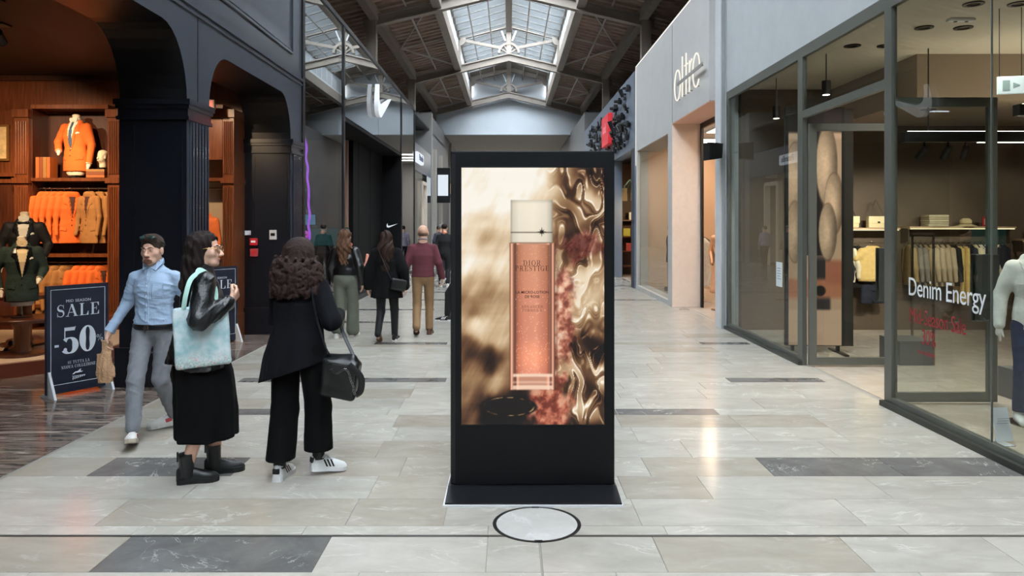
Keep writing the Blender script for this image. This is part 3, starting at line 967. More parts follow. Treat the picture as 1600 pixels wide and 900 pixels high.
# ================================================================ ROOF
def roof_z(x):            # underside of the deck
    return 8.55 - 0.238 * (abs(x) - 2.1)
for s, nm in ((-1, 'ceiling_left'), (1, 'ceiling_right')):
    mb = MB()
    ys = []
    y = -12.0
    while y < 41.2:
        ys += [(y, 0), (y + 0.16, 0), (y + 0.2, 0.09), (y + 0.36, 0.09)]
        y += 0.4
    n = len(ys)
    vs = [(s * x, yy, roof_z(x) + dz + up) for x, up in ((2.15, 0), (8.2, 0)) for yy, dz in ys]
    fs = [(i, i + 1, n + i + 1, n + i) if s < 0 else (i, n + i, n + i + 1, i + 1) for i in range(n - 1)]
    vs2 = [(x, yy, z + 0.12) for x, yy, z in vs]
    mb._add(vs, fs); mb._add(vs2, [f[::-1] for f in fs])
    ro = mb.build(nm, M_deck)
    tag(ro, 'dark brown corrugated roof deck on the %s side of the skylight' % ('menswear' if s < 0 else 'denim shop'), 'ceiling', kind='structure')
    for xx, w, h in ((3.98, 0.24, 0.34), (2.12, 0.26, 0.42)):
        MB().beam((s * xx, -12, roof_z(xx) - h / 2 - 0.02), (s * xx, 40.6, roof_z(xx) - h / 2 - 0.02), w, h).build('long_beam', M_steel, ro)
    # unseen tops and side walls, added to keep the daylight out
    x0 = XL - 0.1 if s < 0 else XO + 0.2
    tag(MB().box(min(s * 8.3, x0), max(s * 8.3, x0), -12, 40.6, 5.9, 5.98).build('ceiling_light_block', M_black), 'unseen flat top added against daylight over the shops on the %s side' % ('menswear' if s < 0 else 'denim shop'), 'ceiling', kind='structure')
    tag(MB().box(s * 8.2 - 0.1, s * 8.2 + 0.1, -12, 41, 5.9, 7.5).build('wall_roof_block_%s' % ('left' if s < 0 else 'right'), M_deck), 'unseen wall added against daylight below the %s roof edge' % ('menswear side' if s < 0 else 'denim shop side'), 'wall', kind='structure')

TY = [-14.1 + 9.0 * i for i in range(7)]      # ... 3.9, 12.9, 21.9, 30.9, 39.9
TY = [-5.1, 3.9, 12.9, 21.9, 30.9, 39.9]
def raf_z(x):            # underside of the rafter
    return 8.52 - 0.238 * abs(x)
for ti, ty in enumerate(TY):
    t = empty('roof_truss', (0, ty, 0))
    where = ['behind the camera', 'directly above the camera', 'over the navy arches', 'nearest in view, above the mirror glass', 'second in view, under the middle of the skylight', 'farthest, against the pale gable wall'][ti]
    tag(t, 'grey steel roof truss ' + where, 'roof truss', 'roof trusses across the hall')
    for s in (-1, 1):
        mb = MB()
        a, b = 0.0, 4.3
        # I-section: web and two flanges
        za, zb = raf_z(a), raf_z(b)
        for off, w, h in ((0.025, 0.24, 0.045), (0.16, 0.06, 0.28), (0.30, 0.24, 0.045)):
            mb.prism([(s * a, za + off - h / 2), (s * b, zb + off - h / 2), (s * b, zb + off + h / 2), (s * a, za + off + h / 2)], 'y', -w / 2, w / 2)
        mb.build('rafter', M_steel, t)
        MB().box(s * 4.05 - 0.14, s * 4.05 + 0.14, -0.14, 0.14, 5.9, zb + 0.25).build('post', M_steel, t)
        MB().box(s * 2.1 - 0.09, s * 2.1 + 0.09, -0.09, 0.09, raf_z(2.1) + 0.3, 9.5).build('lantern_post', M_steel, t)
        MB().beam((s * 0.3, 0, raf_z(0) + 0.55), (s * 2.05, 0, 9.42), 0.1, 0.12).build('brace', M_steel, t)
        MB().beam((0, 0, 10.05), (s * 2.15, 0, 9.5), 0.16, 0.22).build('lantern_rafter', M_steel, t)
        g = MB()
        g.prism([(s * 2.05 + 0.26 * math.cos(k * PI / 8), 9.42 + 0.26 * math.sin(k * PI / 8)) for k in range(16)], 'y', -0.11, 0.11)
        g.build('gusset_disc', M_steel, t)
    MB().box(-0.1, 0.1, -0.1, 0.1, raf_z(0) + 0.35, 10.0).build('king_post', M_steel, t)
    # half wheel with spokes over the apex
    zc = raf_z(0) + 0.32
    f = MB()
    nseg = 14
    outer = [(0.46 * math.cos(PI * k / nseg), zc + 0.46 * math.sin(PI * k / nseg)) for k in range(nseg + 1)]
    inner = [(0.36 * math.cos(PI * k / nseg), zc + 0.36 * math.sin(PI * k / nseg)) for k in range(nseg, -1, -1)]
    f.prism(outer + inner, 'y', -0.12, 0.12)
    for k in range(1, 6):
        a = PI * k / 6
        f.beam((0.08 * math.cos(a), 0, zc + 0.08 * math.sin(a)), (0.4 * math.cos(a), 0, zc + 0.4 * math.sin(a)), 0.16, 0.05, up=(-math.sin(a), 0, math.cos(a)))
    f.prism([(0.13 * math.cos(PI * k / 8), zc + 0.13 * math.sin(PI * k / 8)) for k in range(9)], 'y', -0.12, 0.12)
    f.build('fan_gusset', M_steel, t)
    # lamp tubes leaning on the king post
    for s in (-1, 1):
        MB().tube([(s * 0.14, -0.16, zc + 0.5), (s * 0.3, -0.16, 9.75)], 0.035, 8).build('lamp_tube', M_white, t)

# tie rods below the deck: crossed in every bay
rod_m = mat('rod_grey', (168, 160, 152), 0.5)
for b in range(len(TY) - 1):
    ya, yb = TY[b] + 0.1, TY[b + 1] - 0.1
    for s in (-1, 1):
        e = empty('tie_rod_cross', (s * 3.0, (ya + yb) / 2, 8.4))
        tag(e, 'thin crossed tie rods under the %s roof deck, %s' % ('menswear side' if s < 0 else 'denim shop side', ['bay behind the camera', 'bay over the camera', 'bay over the arches', 'first bay in view', 'last bay before the gable'][b]), 'tie rods', 'tie rods under the roof deck')
        o = e.location
        def pt(x, y):
            return (s * x - o.x, y - o.y, roof_z(x) - 0.14 - o.z)
        ym = (ya + yb) / 2
        for p, q in ((pt(2.3, ya), pt(3.85, ym)), (pt(3.85, ym), pt(2.3, yb)), (pt(3.05, ya), pt(3.05, yb)), (pt(3.85, ym), pt(2.3, ym))):
            MB().tube([p, q], 0.035, 6).build('rod', rod_m, e)

# ---- skylight lantern
sk = empty('window_1', (0, 14, 9.5), kind='structure')
tag(sk, 'long glazed skylight with white louvre slats along the roof ridge', 'window')
o = sk.location
M_slat = bpy.data.materials.new('frosted_slat')
M_slat.use_nodes = True
_nt = M_slat.node_tree
_d = _nt.nodes['Principled BSDF']; _d.inputs['Base Color'].default_value = lin((186, 191, 195)); _d.inputs['Roughness'].default_value = 0.6
_t = _nt.nodes.new('ShaderNodeBsdfTranslucent'); _t.inputs[0].default_value = lin((232, 238, 242))
_m = _nt.nodes.new('ShaderNodeMixShader'); _m.inputs[0].default_value = 0.12
_nt.links.new(_d.outputs[0], _m.inputs[1]); _nt.links.new(_t.outputs[0], _m.inputs[2])
_nt.links.new(_m.outputs[0], _nt.nodes['Material Output'].inputs[0])
for s in (-1, 1):
    mb = MB()
    L_ = math.hypot(2.1, 0.6)
    ang = math.atan2(0.6, 2.1)
    mb.obox((0, 0, 0), (L_ - 0.12, 0.47, 0.03), rot(R(-30), 0, 0))
    me = mb.mesh('slat', M_slat)
    rail_me = MB().box(-L_ / 2 + 0.08, L_ / 2 - 0.08, -0.03, 0.03, -0.05, 0.0).mesh('slat_gap_bar', mat('gap_dark', (92, 92, 90), 0.5))  # dark bars added to draw the shaded gaps between the slats
    ep = MB().obox((s * 1.08 - o.x, 39.2 - o.y, 9.95 - o.z), (L_ + 0.1, 2.9, 0.05), rot(0, s * ang, 0)).build('end_panel', M_steel, sk)
    y = -11.6
    while y < 37.8:
        ob = inst('slat', me, sk, (s * 1.06 - o.x, y - o.y, 9.80 - o.z))
        ob.rotation_euler = (0, s * ang, 0)
        ob = inst('slat_gap_bar', rail_me, sk, (s * 1.06 - o.x, y + 0.22 - o.y, 9.64 - o.z)); ob.rotation_euler = (0, s * ang, 0)
        y += 0.9
    for xx in (0.75, 1.45):
        zz = 10.1 - 0.6 * xx / 2.1 - 0.27
        MB().tube([(s * xx - o.x, -12 - o.y, zz - o.z), (s * xx - o.x, 40.6 - o.y, zz - o.z)], 0.028, 6).build('slat_rail', M_steel, sk)
    MB().beam((s * 2.12 - o.x, -12 - o.y, 9.52 - o.z), (s * 2.12 - o.x, 40.6 - o.y, 9.52 - o.z), 0.2, 0.2).build('eaves_beam', M_steel, sk)
    # clerestory strip: glazing bars
    mb = MB().box(s * 2.12 - 0.02 - o.x, s * 2.12 + 0.02 - o.x, -12 - o.y, 40.6 - o.y, 8.5 - o.z, 8.7 - o.z)
    mb.build('clerestory_sill', M_white, sk)
    y = -11.5
    bar = MB().box(-0.03, 0.03, -0.04, 0.04, 8.68 - o.z, 9.45 - o.z).mesh('glazing_bar', M_white)
    cpan = MB().box(-0.01, 0.01, 0.045, 0.955, 8.7 - o.z, 9.44 - o.z).mesh('clerestory_panel', M_slat)
    while y < 40.5:
        inst('glazing_bar', bar, sk, (s * 2.12 - o.x, y - o.y, 0)); inst('clerestory_panel', cpan, sk, (s * 2.12 - o.x, y - o.y, 0)); y += 1.0
    g = MB()
    g._add([(0 - o.x, -12 - o.y, 10.28 - o.z), (s * 2.2 - o.x, -12 - o.y, 9.66 - o.z), (s * 2.2 - o.x, 40.6 - o.y, 9.66 - o.z), (0 - o.x, 40.6 - o.y, 10.28 - o.z)], [(0, 1, 2, 3) if s < 0 else (3, 2, 1, 0)])
    g.build('glazing', glass('sky_glass', (232, 242, 250), 1.3, 1.0), sk)
MB().beam((0 - o.x, -12 - o.y, 9.98 - o.z), (0 - o.x, 40.6 - o.y, 9.98 - o.z), 0.24, 0.5).build('ridge_beam', M_steel, sk)

# ================================================================ implicit modelling (bodies, garments)
def np_mesh(name, V, F, material=None, smooth=True):
    me = bpy.data.meshes.new(name)
    nv, nf = len(V), len(F)
    me.vertices.add(nv)
    me.vertices.foreach_set('co', np.asarray(V, np.float32).ravel())
    k = F.shape[1]
    me.loops.add(nf * k)
    me.loops.foreach_set('vertex_index', np.asarray(F, np.int32).ravel())
    me.polygons.add(nf)
    me.polygons.foreach_set('loop_start', np.arange(0, nf * k, k, dtype=np.int32))
    me.polygons.foreach_set('loop_total', np.full(nf, k, np.int32))
    if smooth:
        me.polygons.foreach_set('use_smooth', np.ones(nf, bool))
    me.update(calc_edges=True)
    me.validate()
    if material is not None:
        me.materials.append(material)
    return me

class Fld:
    def __init__(self, lo, hi, h):
        self.h = h
        self.lo = np.array(lo, np.float32)
        self.n = [int(math.ceil((hi[i] - lo[i]) / h)) + 1 for i in range(3)]
        self.ax = [(lo[i] + h * np.arange(self.n[i])).astype(np.float32) for i in range(3)]
        self.F = np.full(self.n, 1.0, np.float32)

    def _sl(self, lo, hi):
        s = []
        for i in range(3):
            a = max(0, int(math.floor((lo[i] - self.lo[i]) / self.h)))
            b = min(self.n[i], int(math.ceil((hi[i] - self.lo[i]) / self.h)) + 1)
            if b <= a: return None
            s.append(slice(a, b))
        return tuple(s)

    def grid(self, s=None):
        s = s or (slice(None),) * 3
        return self.ax[0][s[0]][:, None, None], self.ax[1][s[1]][None, :, None], self.ax[2][s[2]][None, None, :]

    def put(self, d, s, k, op):
        A = self.F[s]
        if op == 'add':
            if k > 0:
                hh = np.maximum(k - np.abs(A - d), 0) / k
                self.F[s] = np.minimum(A, d) - hh * hh * k * 0.25
            else:
                self.F[s] = np.minimum(A, d)
        elif op == 'sub':
            d = -d
            if k > 0:
                hh = np.maximum(k - np.abs(A - d), 0) / k
                self.F[s] = np.maximum(A, d) + hh * hh * k * 0.25
            else:
                self.F[s] = np.maximum(A, d)
        else:
            self.F[s] = np.maximum(A, d)

    def cone(self, a, b, ra, rb=None, k=0.03, fy=1.0, op='add'):
        """tapered capsule; fy<1 flattens it along y"""
        rb = ra if rb is None else rb
        a = np.array(a, np.float32); b = np.array(b, np.float32)
        m = max(ra, rb) / min(fy, 1.0) * max(fy, 1) + k + 2.5 * self.h
        s = self._sl(np.minimum(a, b) - m, np.maximum(a, b) + m)
        if s is None: return self
        x, y, z = self.grid(s)
        px, py, pz = x - a[0], (y - a[1]) / fy, z - a[2]
        d = b - a; d = np.array([d[0], d[1] / fy, d[2]])
        dd = float((d * d).sum()) or 1e-9
        t = np.clip((px * d[0] + py * d[1] + pz * d[2]) / dd, 0, 1)
        q = np.sqrt((px - t * d[0]) ** 2 + (py - t * d[1]) ** 2 + (pz - t * d[2]) ** 2) - (ra + (rb - ra) * t)
        self.put((q * min(fy, 1.0)).astype(np.float32), s, k, op)
        return self

    def ell(self, c, r, k=0.03, rm=None, op='add'):
        c = np.array(c, np.float32); r = np.array(r, np.float32)
        m = float(r.max()) + k + 2.5 * self.h
        s = self._sl(c - m, c + m)
        if s is None: return self
        x, y, z = self.grid(s)
        px, py, pz = x - c[0], y - c[1], z - c[2]
        if rm is not None:
            i = np.array(rm.transposed())
            px, py, pz = (i[0, 0] * px + i[0, 1] * py + i[0, 2] * pz, i[1, 0] * px + i[1, 1] * py + i[1, 2] * pz, i[2, 0] * px + i[2, 1] * py + i[2, 2] * pz)
        k0 = np.sqrt((px / r[0]) ** 2 + (py / r[1]) ** 2 + (pz / r[2]) ** 2)
        k1 = np.sqrt((px / r[0] ** 2) ** 2 + (py / r[1] ** 2) ** 2 + (pz / r[2] ** 2) ** 2) + 1e-6
        self.put((k0 * (k0 - 1) / k1).astype(np.float32), s, k, op)
        return self

    def zloft(self, st, k=0.02, folds=(0, 0, 0), op='add'):
        """stack of ellipses (z, cx, cy, rx, ry) from low z to high; folds=(count, depth at the bottom, phase)"""
        st = sorted(st)
        zs = [q[0] for q in st]
        m = max(max(q[3], q[4]) for q in st) * 1.15 + k + 2 * self.h
        cx = [q[1] for q in st]; cy = [q[2] for q in st]
        s = self._sl((min(cx) - m, min(cy) - m, zs[0] - k - 2 * self.h), (max(cx) + m, max(cy) + m, zs[-1] + k + 2 * self.h))
        if s is None: return self
        x, y, z = self.grid(s)
        ip = [np.interp(z, zs, [q[i] for q in st]).astype(np.float32) for i in range(1, 5)]
        px, py = x - ip[0], y - ip[1]
        f = 1.0
        if folds[0]:
            th = np.arctan2(py, px)
            w = np.clip((zs[-1] - z) / (zs[-1] - zs[0]), 0, 1)
            f = 1 + folds[1] * w * (np.sin(folds[0] * th + folds[2] + 2 * w) + 0.5 * np.sin(folds[0] * 1.7 * th + 1.3 + folds[2]))
        q = (np.sqrt((px / (ip[2] * f)) ** 2 + (py / (ip[3] * f)) ** 2) - 1) * np.minimum(ip[2], ip[3])
        q = np.maximum(q, np.maximum(z - zs[-1], zs[0] - z))
        self.put(q.astype(np.float32), s, k, op)
        return self

    def box(self, c, half, r=0.01, k=0.01, rm=None, op='add'):
        c = np.array(c, np.float32)
        m = float(np.linalg.norm(half)) + k + 2.5 * self.h
        s = self._sl(c - m, c + m)
        if s is None: return self
        x, y, z = self.grid(s)
        px, py, pz = x - c[0], y - c[1], z - c[2]
        if rm is not None:
            i = np.array(rm.transposed())
            px, py, pz = (i[0, 0] * px + i[0, 1] * py + i[0, 2] * pz, i[1, 0] * px + i[1, 1] * py + i[1, 2] * pz, i[2, 0] * px + i[2, 1] * py + i[2, 2] * pz)
        qx, qy, qz = np.abs(px) - half[0] + r, np.abs(py) - half[1] + r, np.abs(pz) - half[2] + r
        d = np.sqrt(np.maximum(qx, 0) ** 2 + np.maximum(qy, 0) ** 2 + np.maximum(qz, 0) ** 2) + np.minimum(np.maximum(qx, np.maximum(qy, qz)), 0) - r
        self.put(d.astype(np.float32), s, k, op)
        return self

    def cut(self, n, p):
        """keep the side where n.(x-p) < 0"""
        x, y, z = self.grid()
        self.F = np.maximum(self.F, ((x - p[0]) * n[0] + (y - p[1]) * n[1] + (z - p[2]) * n[2]).astype(np.float32))
        return self

    def wrinkle(self, amp, f=22.0, seed=0, aniso=(1, 1, 1)):
        x, y, z = self.grid()
        r = np.random.RandomState(seed)
        tot = 0
        for i in range(4):
            d = r.normal(size=3) * np.array(aniso); d = d / np.linalg.norm(d) * f * (0.7 + 0.35 * i)
            e = r.normal(size=3); e = e / np.linalg.norm(e) * f * 0.4
            ph = 0.5 * (d[0] * x + d[1] * y + d[2] * z) + 1.6 * np.sin(e[0] * x + e[1] * y + e[2] * z + i) + r.rand() * 6
            tot = tot + (1 - np.abs(np.sin(ph))) ** 3 * (0.6 + 0.4 * np.sin(e[2] * x * 1.3 + e[0] * z * 1.3 + 2 * i)) / (1 + 0.3 * i)
        self.F = self.F - (amp * 0.9 * (tot - 0.35)).astype(np.float32)
        return self

    def mesh(self, name, material):
        F, h = self.F, self.h
        sg = F < 0
        nx, ny, nz = F.shape
        c = [sg[i:nx - 1 + i, j:ny - 1 + j, k:nz - 1 + k] for i in (0, 1) for j in (0, 1) for k in (0, 1)]
        cnt = sum(q.astype(np.int8) for q in c)
        I = np.argwhere((cnt > 0) & (cnt < 8))
        if len(I) == 0:
            return None
        cid = -np.ones((nx - 1, ny - 1, nz - 1), np.int32)
        cid[I[:, 0], I[:, 1], I[:, 2]] = np.arange(len(I))
        acc = np.zeros((len(I), 3), np.float64); num = np.zeros(len(I))
        corner = [(i, j, k) for i in (0, 1) for j in (0, 1) for k in (0, 1)]
        val = {q: F[I[:, 0] + q[0], I[:, 1] + q[1], I[:, 2] + q[2]].astype(np.float64) for q in corner}
        for p in corner:
            for axi in range(3):
                if p[axi]: continue
                q = list(p); q[axi] = 1; q = tuple(q)
                a, b = val[p], val[q]
                m = (a < 0) != (b < 0)
                t = np.where(m, a / np.where(m, a - b, 1), 0)
                pos = np.array(p, float)[None, :].repeat(len(I), 0); pos[:, axi] = t
                acc[m] += pos[m]; num[m] += 1
        V = (I + acc / num[:, None]) * h + self.lo
        quads = []
        for axi in range(3):
            u, v = [(1, 2), (2, 0), (0, 1)][axi]
            sl0 = [slice(None)] * 3; sl1 = [slice(None)] * 3
            sl0[axi] = slice(0, -1); sl1[axi] = slice(1, None)
            A = sg[tuple(sl0)]; B = sg[tuple(sl1)]
            E = np.argwhere(A != B)
            ok = (E[:, u] > 0) & (E[:, v] > 0) & (E[:, u] < F.shape[u] - 1) & (E[:, v] < F.shape[v] - 1)
            E = E[ok]
            inside = A[E[:, 0], E[:, 1], E[:, 2]]
            def cell(du, dv):
                q = E.copy(); q[:, u] += du; q[:, v] += dv
                return cid[q[:, 0], q[:, 1], q[:, 2]]
            Q = np.stack([cell(-1, -1), cell(0, -1), cell(0, 0), cell(-1, 0)], 1)
            Q[~inside] = Q[~inside][:, ::-1]
            quads.append(Q)
        Q = np.concatenate(quads)
        Q = Q[(Q >= 0).all(1)]
        return np_mesh(name, V, Q, material)

    def build(self, name, material, parent=None, loc=None, rz=None):
        me = self.mesh(name, material)
        o = bpy.data.objects.new(name, me)
        link(o, parent)
        if loc is not None: o.location = loc
        if rz is not None: o.rotation_euler = (0, 0, rz)
        return o

    def copy(self):
        f = Fld.__new__(Fld)
        f.h, f.lo, f.n, f.ax, f.F = self.h, self.lo, self.n, self.ax, self.F.copy()
        return f

    def surf_y(self, x, z, side):
        """y of the surface met first when looking along y from the side (+1: from +y, -1: from -y)"""
        i = np.clip(((x - self.lo[0]) / self.h), 0, self.n[0] - 1.001); k = np.clip(((z - self.lo[2]) / self.h), 0, self.n[2] - 1.001)
        i0 = i.astype(int); k0 = k.astype(int)
        colm = 0
        for di in (0, 1):
            for dk in (0, 1):
                w = np.abs(1 - di - (i - i0)) * np.abs(1 - dk - (k - k0))
                colm = colm + w[:, None] * self.F[i0 + di, :, k0 + dk]
        ys = self.ax[1]
        ins = colm < 0
        if side > 0: ins = ins[:, ::-1]; colm = colm[:, ::-1]; ys = ys[::-1]
        hit = ins.any(1)
        j = ins.argmax(1)
        j1 = np.maximum(j - 1, 0)
        r = np.arange(len(j))
        a, b = colm[r, j1], colm[r, j]
        t = np.where(np.abs(a - b) > 1e-6, a / (a - b + 1e-9), 1)
        return np.where(hit, ys[j1] + (ys[j] - ys[j1]) * np.clip(t, 0, 1), np.nan)

def in_poly(px, pz, poly):
    n = len(poly); res = np.zeros(px.shape, bool)
    for i in range(n):
        x0, z0 = poly[i]; x1, z1 = poly[(i + 1) % n]
        if z0 == z1: continue
        c = ((z0 > pz) != (z1 > pz)) & (px < (x1 - x0) * (pz - z0) / (z1 - z0) + x0)
        res ^= c
    return res

def patch(fld, name, poly, side, off, material, parent, h=None, thick=0.004):
    """a piece of cloth or print lying on the surface of fld, outlined by poly in (x,z)"""
    h = h or fld.h * 0.8
    xs = [p[0] for p in poly]; zs = [p[1] for p in poly]
    nx = max(2, int((max(xs) - min(xs)) / h) + 2); nz = max(2, int((max(zs) - min(zs)) / h) + 2)
    gx, gz = np.meshgrid(np.linspace(min(xs), max(xs), nx), np.linspace(min(zs), max(zs), nz), indexing='ij')
    y = fld.surf_y(gx.ravel(), gz.ravel(), side).reshape(nx, nz)
    cxm = (gx[1:, 1:] + gx[:-1, :-1]) / 2; czm = (gz[1:, 1:] + gz[:-1, :-1]) / 2
    ok = in_poly(cxm, czm, poly)
    ok &= ~(np.isnan(y[1:, 1:]) | np.isnan(y[:-1, 1:]) | np.isnan(y[1:, :-1]) | np.isnan(y[:-1, :-1]))
    idx = np.arange(nx * nz).reshape(nx, nz)
    Q = np.stack([idx[:-1, :-1][ok], idx[1:, :-1][ok], idx[1:, 1:][ok], idx[:-1, 1:][ok]], 1)
    if len(Q) == 0: return None
    y = np.nan_to_num(y)
    V = np.stack([gx.ravel(), (y + side * off).ravel(), gz.ravel()], 1)
    V2 = V.copy(); V2[:, 1] -= side * (thick + off)
    if side > 0: Q = Q[:, ::-1]
    # front, back and rim
    edges = {}
    for a, b in np.concatenate([Q[:, [0, 1]], Q[:, [1, 2]], Q[:, [2, 3]], Q[:, [3, 0]]]):
        if (b, a) in edges: del edges[(b, a)]
        else: edges[(a, b)] = 1
    n = len(V)
    rim = np.array([(b, a, a + n, b + n) for a, b in edges]) if edges else np.zeros((0, 4), int)
    Qa = np.concatenate([Q, Q[:, ::-1] + n, rim])
    used = np.unique(Qa); remap = -np.ones(2 * n, int); remap[used] = np.arange(len(used))
    me = np_mesh(name, np.concatenate([V, V2])[used], remap[Qa], material)
    o = bpy.data.objects.new(name, me)
    link(o, parent)
    return o

# ================================================================ ADVERTISING KIOSK
def paint_ad(nx=224, nz=402):
    u, v = np.meshgrid(np.linspace(0, 1, nx), np.linspace(0, 1, nz))
    asp = 1.8
    # broad light and dark masses of the backdrop
    ctl = [(.05, .02, .9), (.25, .03, 1.0), (.05, .12, .92), (.3, .1, .97), (.12, .2, .8), (.05, .28, .84), (.2, .3, .72), (.07, .37, .86), (.25, .4, .8), (.06, .46, .62), (.2, .5, .55), (.05, .55, .42), (.2, .58, .6),
           (.1, .63, .92), (.25, .66, .72), (.04, .7, .28), (.18, .74, .22), (.05, .78, .5), (.22, .82, .66), (.06, .87, .46), (.2, .92, .1), (.05, .96, .38), (.3, .98, .05), (.4, .93, .06),
           (.5, .05, .93), (.65, .05, .8), (.75, .1, .45), (.9, .02, .12), (.97, .07, .3), (.85, .14, .9), (.95, .18, .8), (.75, .17, .3), (.72, .22, .75), (.9, .23, .16), (.97, .27, .7), (.8, .29, .25), (.95, .33, .5),
           (.75, .34, .6), (.86, .36, .3), (.96, .42, .9), (.82, .44, .85), (.72, .45, .7), (.9, .52, .92), (.78, .56, .85), (.95, .6, .55), (.9, .68, .05), (.98, .72, .12), (.8, .7, .3), (.85, .78, .85), (.95, .8, .93),
           (.8, .85, .5), (.95, .86, .15), (.88, .92, .8), (.97, .95, .6), (.75, .95, .55), (.95, 1, .1), (.8, 1, .2)]
    wx = u + 0.10 * (fbm(u * 4 + 3, v * 7 + 1) - .5) + 0.05 * (fbm(u * 11, v * 14 + 9) - .5)
    wy = v + 0.09 * (fbm(u * 5 + 20, v * 6 + 8) - .5)
    num = 0; den = 0
    for cx, cy, L in ctl:
        w = 1.0 / (((wx - cx) ** 2 + ((wy - cy) * asp) ** 2) ** 1.5 + 2e-4)
        num = num + w * L; den = den + w
    L = num / den
    # liquid folds, strong on the right-hand side, soft streaks on the left
    L = np.clip((L - .5) * 1.3 + .47, 0, 1)
    q1 = fbm(u * 3 + 9, v * 4, 3); q2 = fbm(u * 4, v * 3 + 5, 3)
    f = fbm(u * 2.2 + 2.2 * q1, v * 4.2 + 2.6 * q2, 3)
    band = .5 + .5 * np.sin(f * 26 + 2.5 * v)
    glossy = np.clip((band - .5) * 2.6 + .5, 0, 1)
    line = np.exp(-((band - .66) / .09) ** 2) + .5 * np.exp(-((band - .16) / .08) ** 2)
    s = np.clip((u - .60 + .06 * (q1 - .5)) / .12, 0, 1) * (.45 + .55 * np.clip(np.abs(v - .52) * 6 - .2, 0, 1))
    L = L * (1 - .62 * s) + s * .62 * glossy * (.12 + .85 * L) + .5 * s * line * np.clip((fbm(u * 20, v * 20, 2) - .35) * 5, 0, 1)
    d_ = u * .8 - v * 1.6
    L = L + (1 - s) * (.30 * (fbm(d_ * 3 + 4, (u + v) * 14, 4) - .5) + .16 * (fbm(u * 2.2, v * 22, 3) - .5))
    L = np.clip(L, 0, 1)
    stops = np.array([0, .12, .3, .5, .68, .84, 1.0])
    cols = np.array([(10, 5, 4), (38, 21, 13), (98, 66, 42), (158, 122, 86), (206, 176, 138), (240, 219, 188), (255, 249, 236)]) / 255.
    img = np.stack([np.interp(L, stops, cols[:, i]) for i in range(3)], -1)
    def blend(mask, c):
        nonlocal img
        m = np.clip(mask, 0, 1)[..., None]
        img = img * (1 - m) + np.asarray(c) * m
    def soft(d, w): return np.clip(.5 - d / w, 0, 1)
    # wet pink splashes right of the bottle, over its foot and down
    n1 = fbm(u * 26, v * 40, 4); n2 = fbm(u * 14 + 5, v * 22 + 3, 4)
    spl = soft(np.hypot((u - .70) / .10, (v - .60) / .2) - 1 + (n2 - .5) * 1.6, .5)
    pk = np.stack([np.interp(n1, [0, .35, .5, .65, 1], [60, 140, 205, 240, 255]), np.interp(n1, [0, .35, .5, .65, 1], [25, 70, 130, 190, 245]), np.interp(n1, [0, .35, .5, .65, 1], [20, 55, 105, 160, 230])], -1) / 255
    blend(spl * .9, pk)
    spl = soft(np.hypot((u - .62) / .14, (v - .95) / .12) - 1 + (n2 - .5) * 1.2, .5)
    blend(spl * .95, pk * np.array([.92, .8, .75]))
    spl = soft(np.hypot((u - .84) / .15, (v - .31) / .05) - 1 + (n2 - .5) * 1.8, .5)
    blend(spl * .7, pk * np.array([.6, .42, .42]))
    # dark glossy lobe bottom left
    lob = np.hypot((u - .33 - .2 * (v - .93)) / .2, (v - .93) / .04) - 1
    blend(soft(lob, .1), np.array((16, 8, 6)) / 255)
    hl = soft(np.abs(lob + .12) - .03, .05) * np.clip((n1 - .4) * 4, 0, 1)
    blend(hl * .8, np.array((240, 190, 130)) / 255)
    # side glass of the bottle
    x0, x1, y0, y1 = .338, .655, .293, .865
    ins = soft(np.maximum(np.maximum(x0 - u, u - x1) * 1.0, np.maximum(y0 - v, v - y1) * asp), .008)
    t = (u - x0) / (x1 - x0)
    edge = np.interp(t, [0, .04, .08, .13, .17, .22, .80, .86, .91, .95, 1], [.2, 1.0, .5, .25, .95, .7, .7, .95, .28, .95, .15])
    glassc = np.stack([edge * 1.0 + .1, edge * .78 + .02, edge * .66], -1)
    blend(ins, glassc)
    # liquid
    ax0, ax1, ay0, ay1 = .378, .618, .30, .805
    ins = soft(np.maximum(np.maximum(ax0 - u, u - ax1), np.maximum(ay0 - v, v - ay1) * asp), .006)
    t = (u - ax0) / (ax1 - ax0); vv = (v - ay0) / (ay1 - ay0)
    base = np.stack([np.interp(t, [0, .08, .25, .6, .9, 1], [130, 184, 214, 224, 190, 130]) + 14 * (vv - .2), np.interp(t, [0, .08, .25, .6, .9, 1], [76, 110, 136, 148, 114, 76]) - 6 * vv + 8, np.interp(t, [0, .08, .25, .6, .9, 1], [60, 88, 112, 122, 92, 60])], -1) / 255
    gl = soft(np.hypot((u - .50) / .14, (v - .74) / .05) - 1, 1.4)
    base = base + gl[..., None] * np.array((.12, .08, .04))
    spark = (RNG.rand(nz, nx) > .975) * (0.35 + .4 * (vv > .4))
    base = base + spark[..., None] * .35
    blend(ins, base)
    # thick glass foot with bright rims
    for yy, ww, am in ((.808, .006, .9), (.835, .004, .5), (.855, .008, .85)):
        blend(soft(np.abs(v - yy - .05 * (u - .5) ** 2) - ww, .006) * soft(np.maximum(.36 - u, u - .64), .01) * am, np.array((255, 222, 196)) / 255)
    # cap
    cx0, cx1, cy0, cy1 = .345, .638, .126, .294
    ins = soft(np.maximum(np.maximum(cx0 - u, u - cx1), np.maximum(cy0 - v, v - cy1) * asp), .006)
    t = (u - cx0) / (cx1 - cx0)
    cap = np.interp(t, [0, .05, .2, .55, .85, .95, 1], [170, 222, 246, 252, 238, 205, 150]) / 255
    cap = cap * np.interp(v, [.126, .14, .29], [.86, 1, .96])
    blend(ins, np.stack([cap, cap * .955, cap * .865], -1))
    blend(soft(np.abs(v - .252) - .0016, .003) * ins, np.array((70, 55, 40)) / 255)
    blend(soft(np.abs(v - .294) - .003, .004) * ins, np.array((120, 84, 62)) / 255)
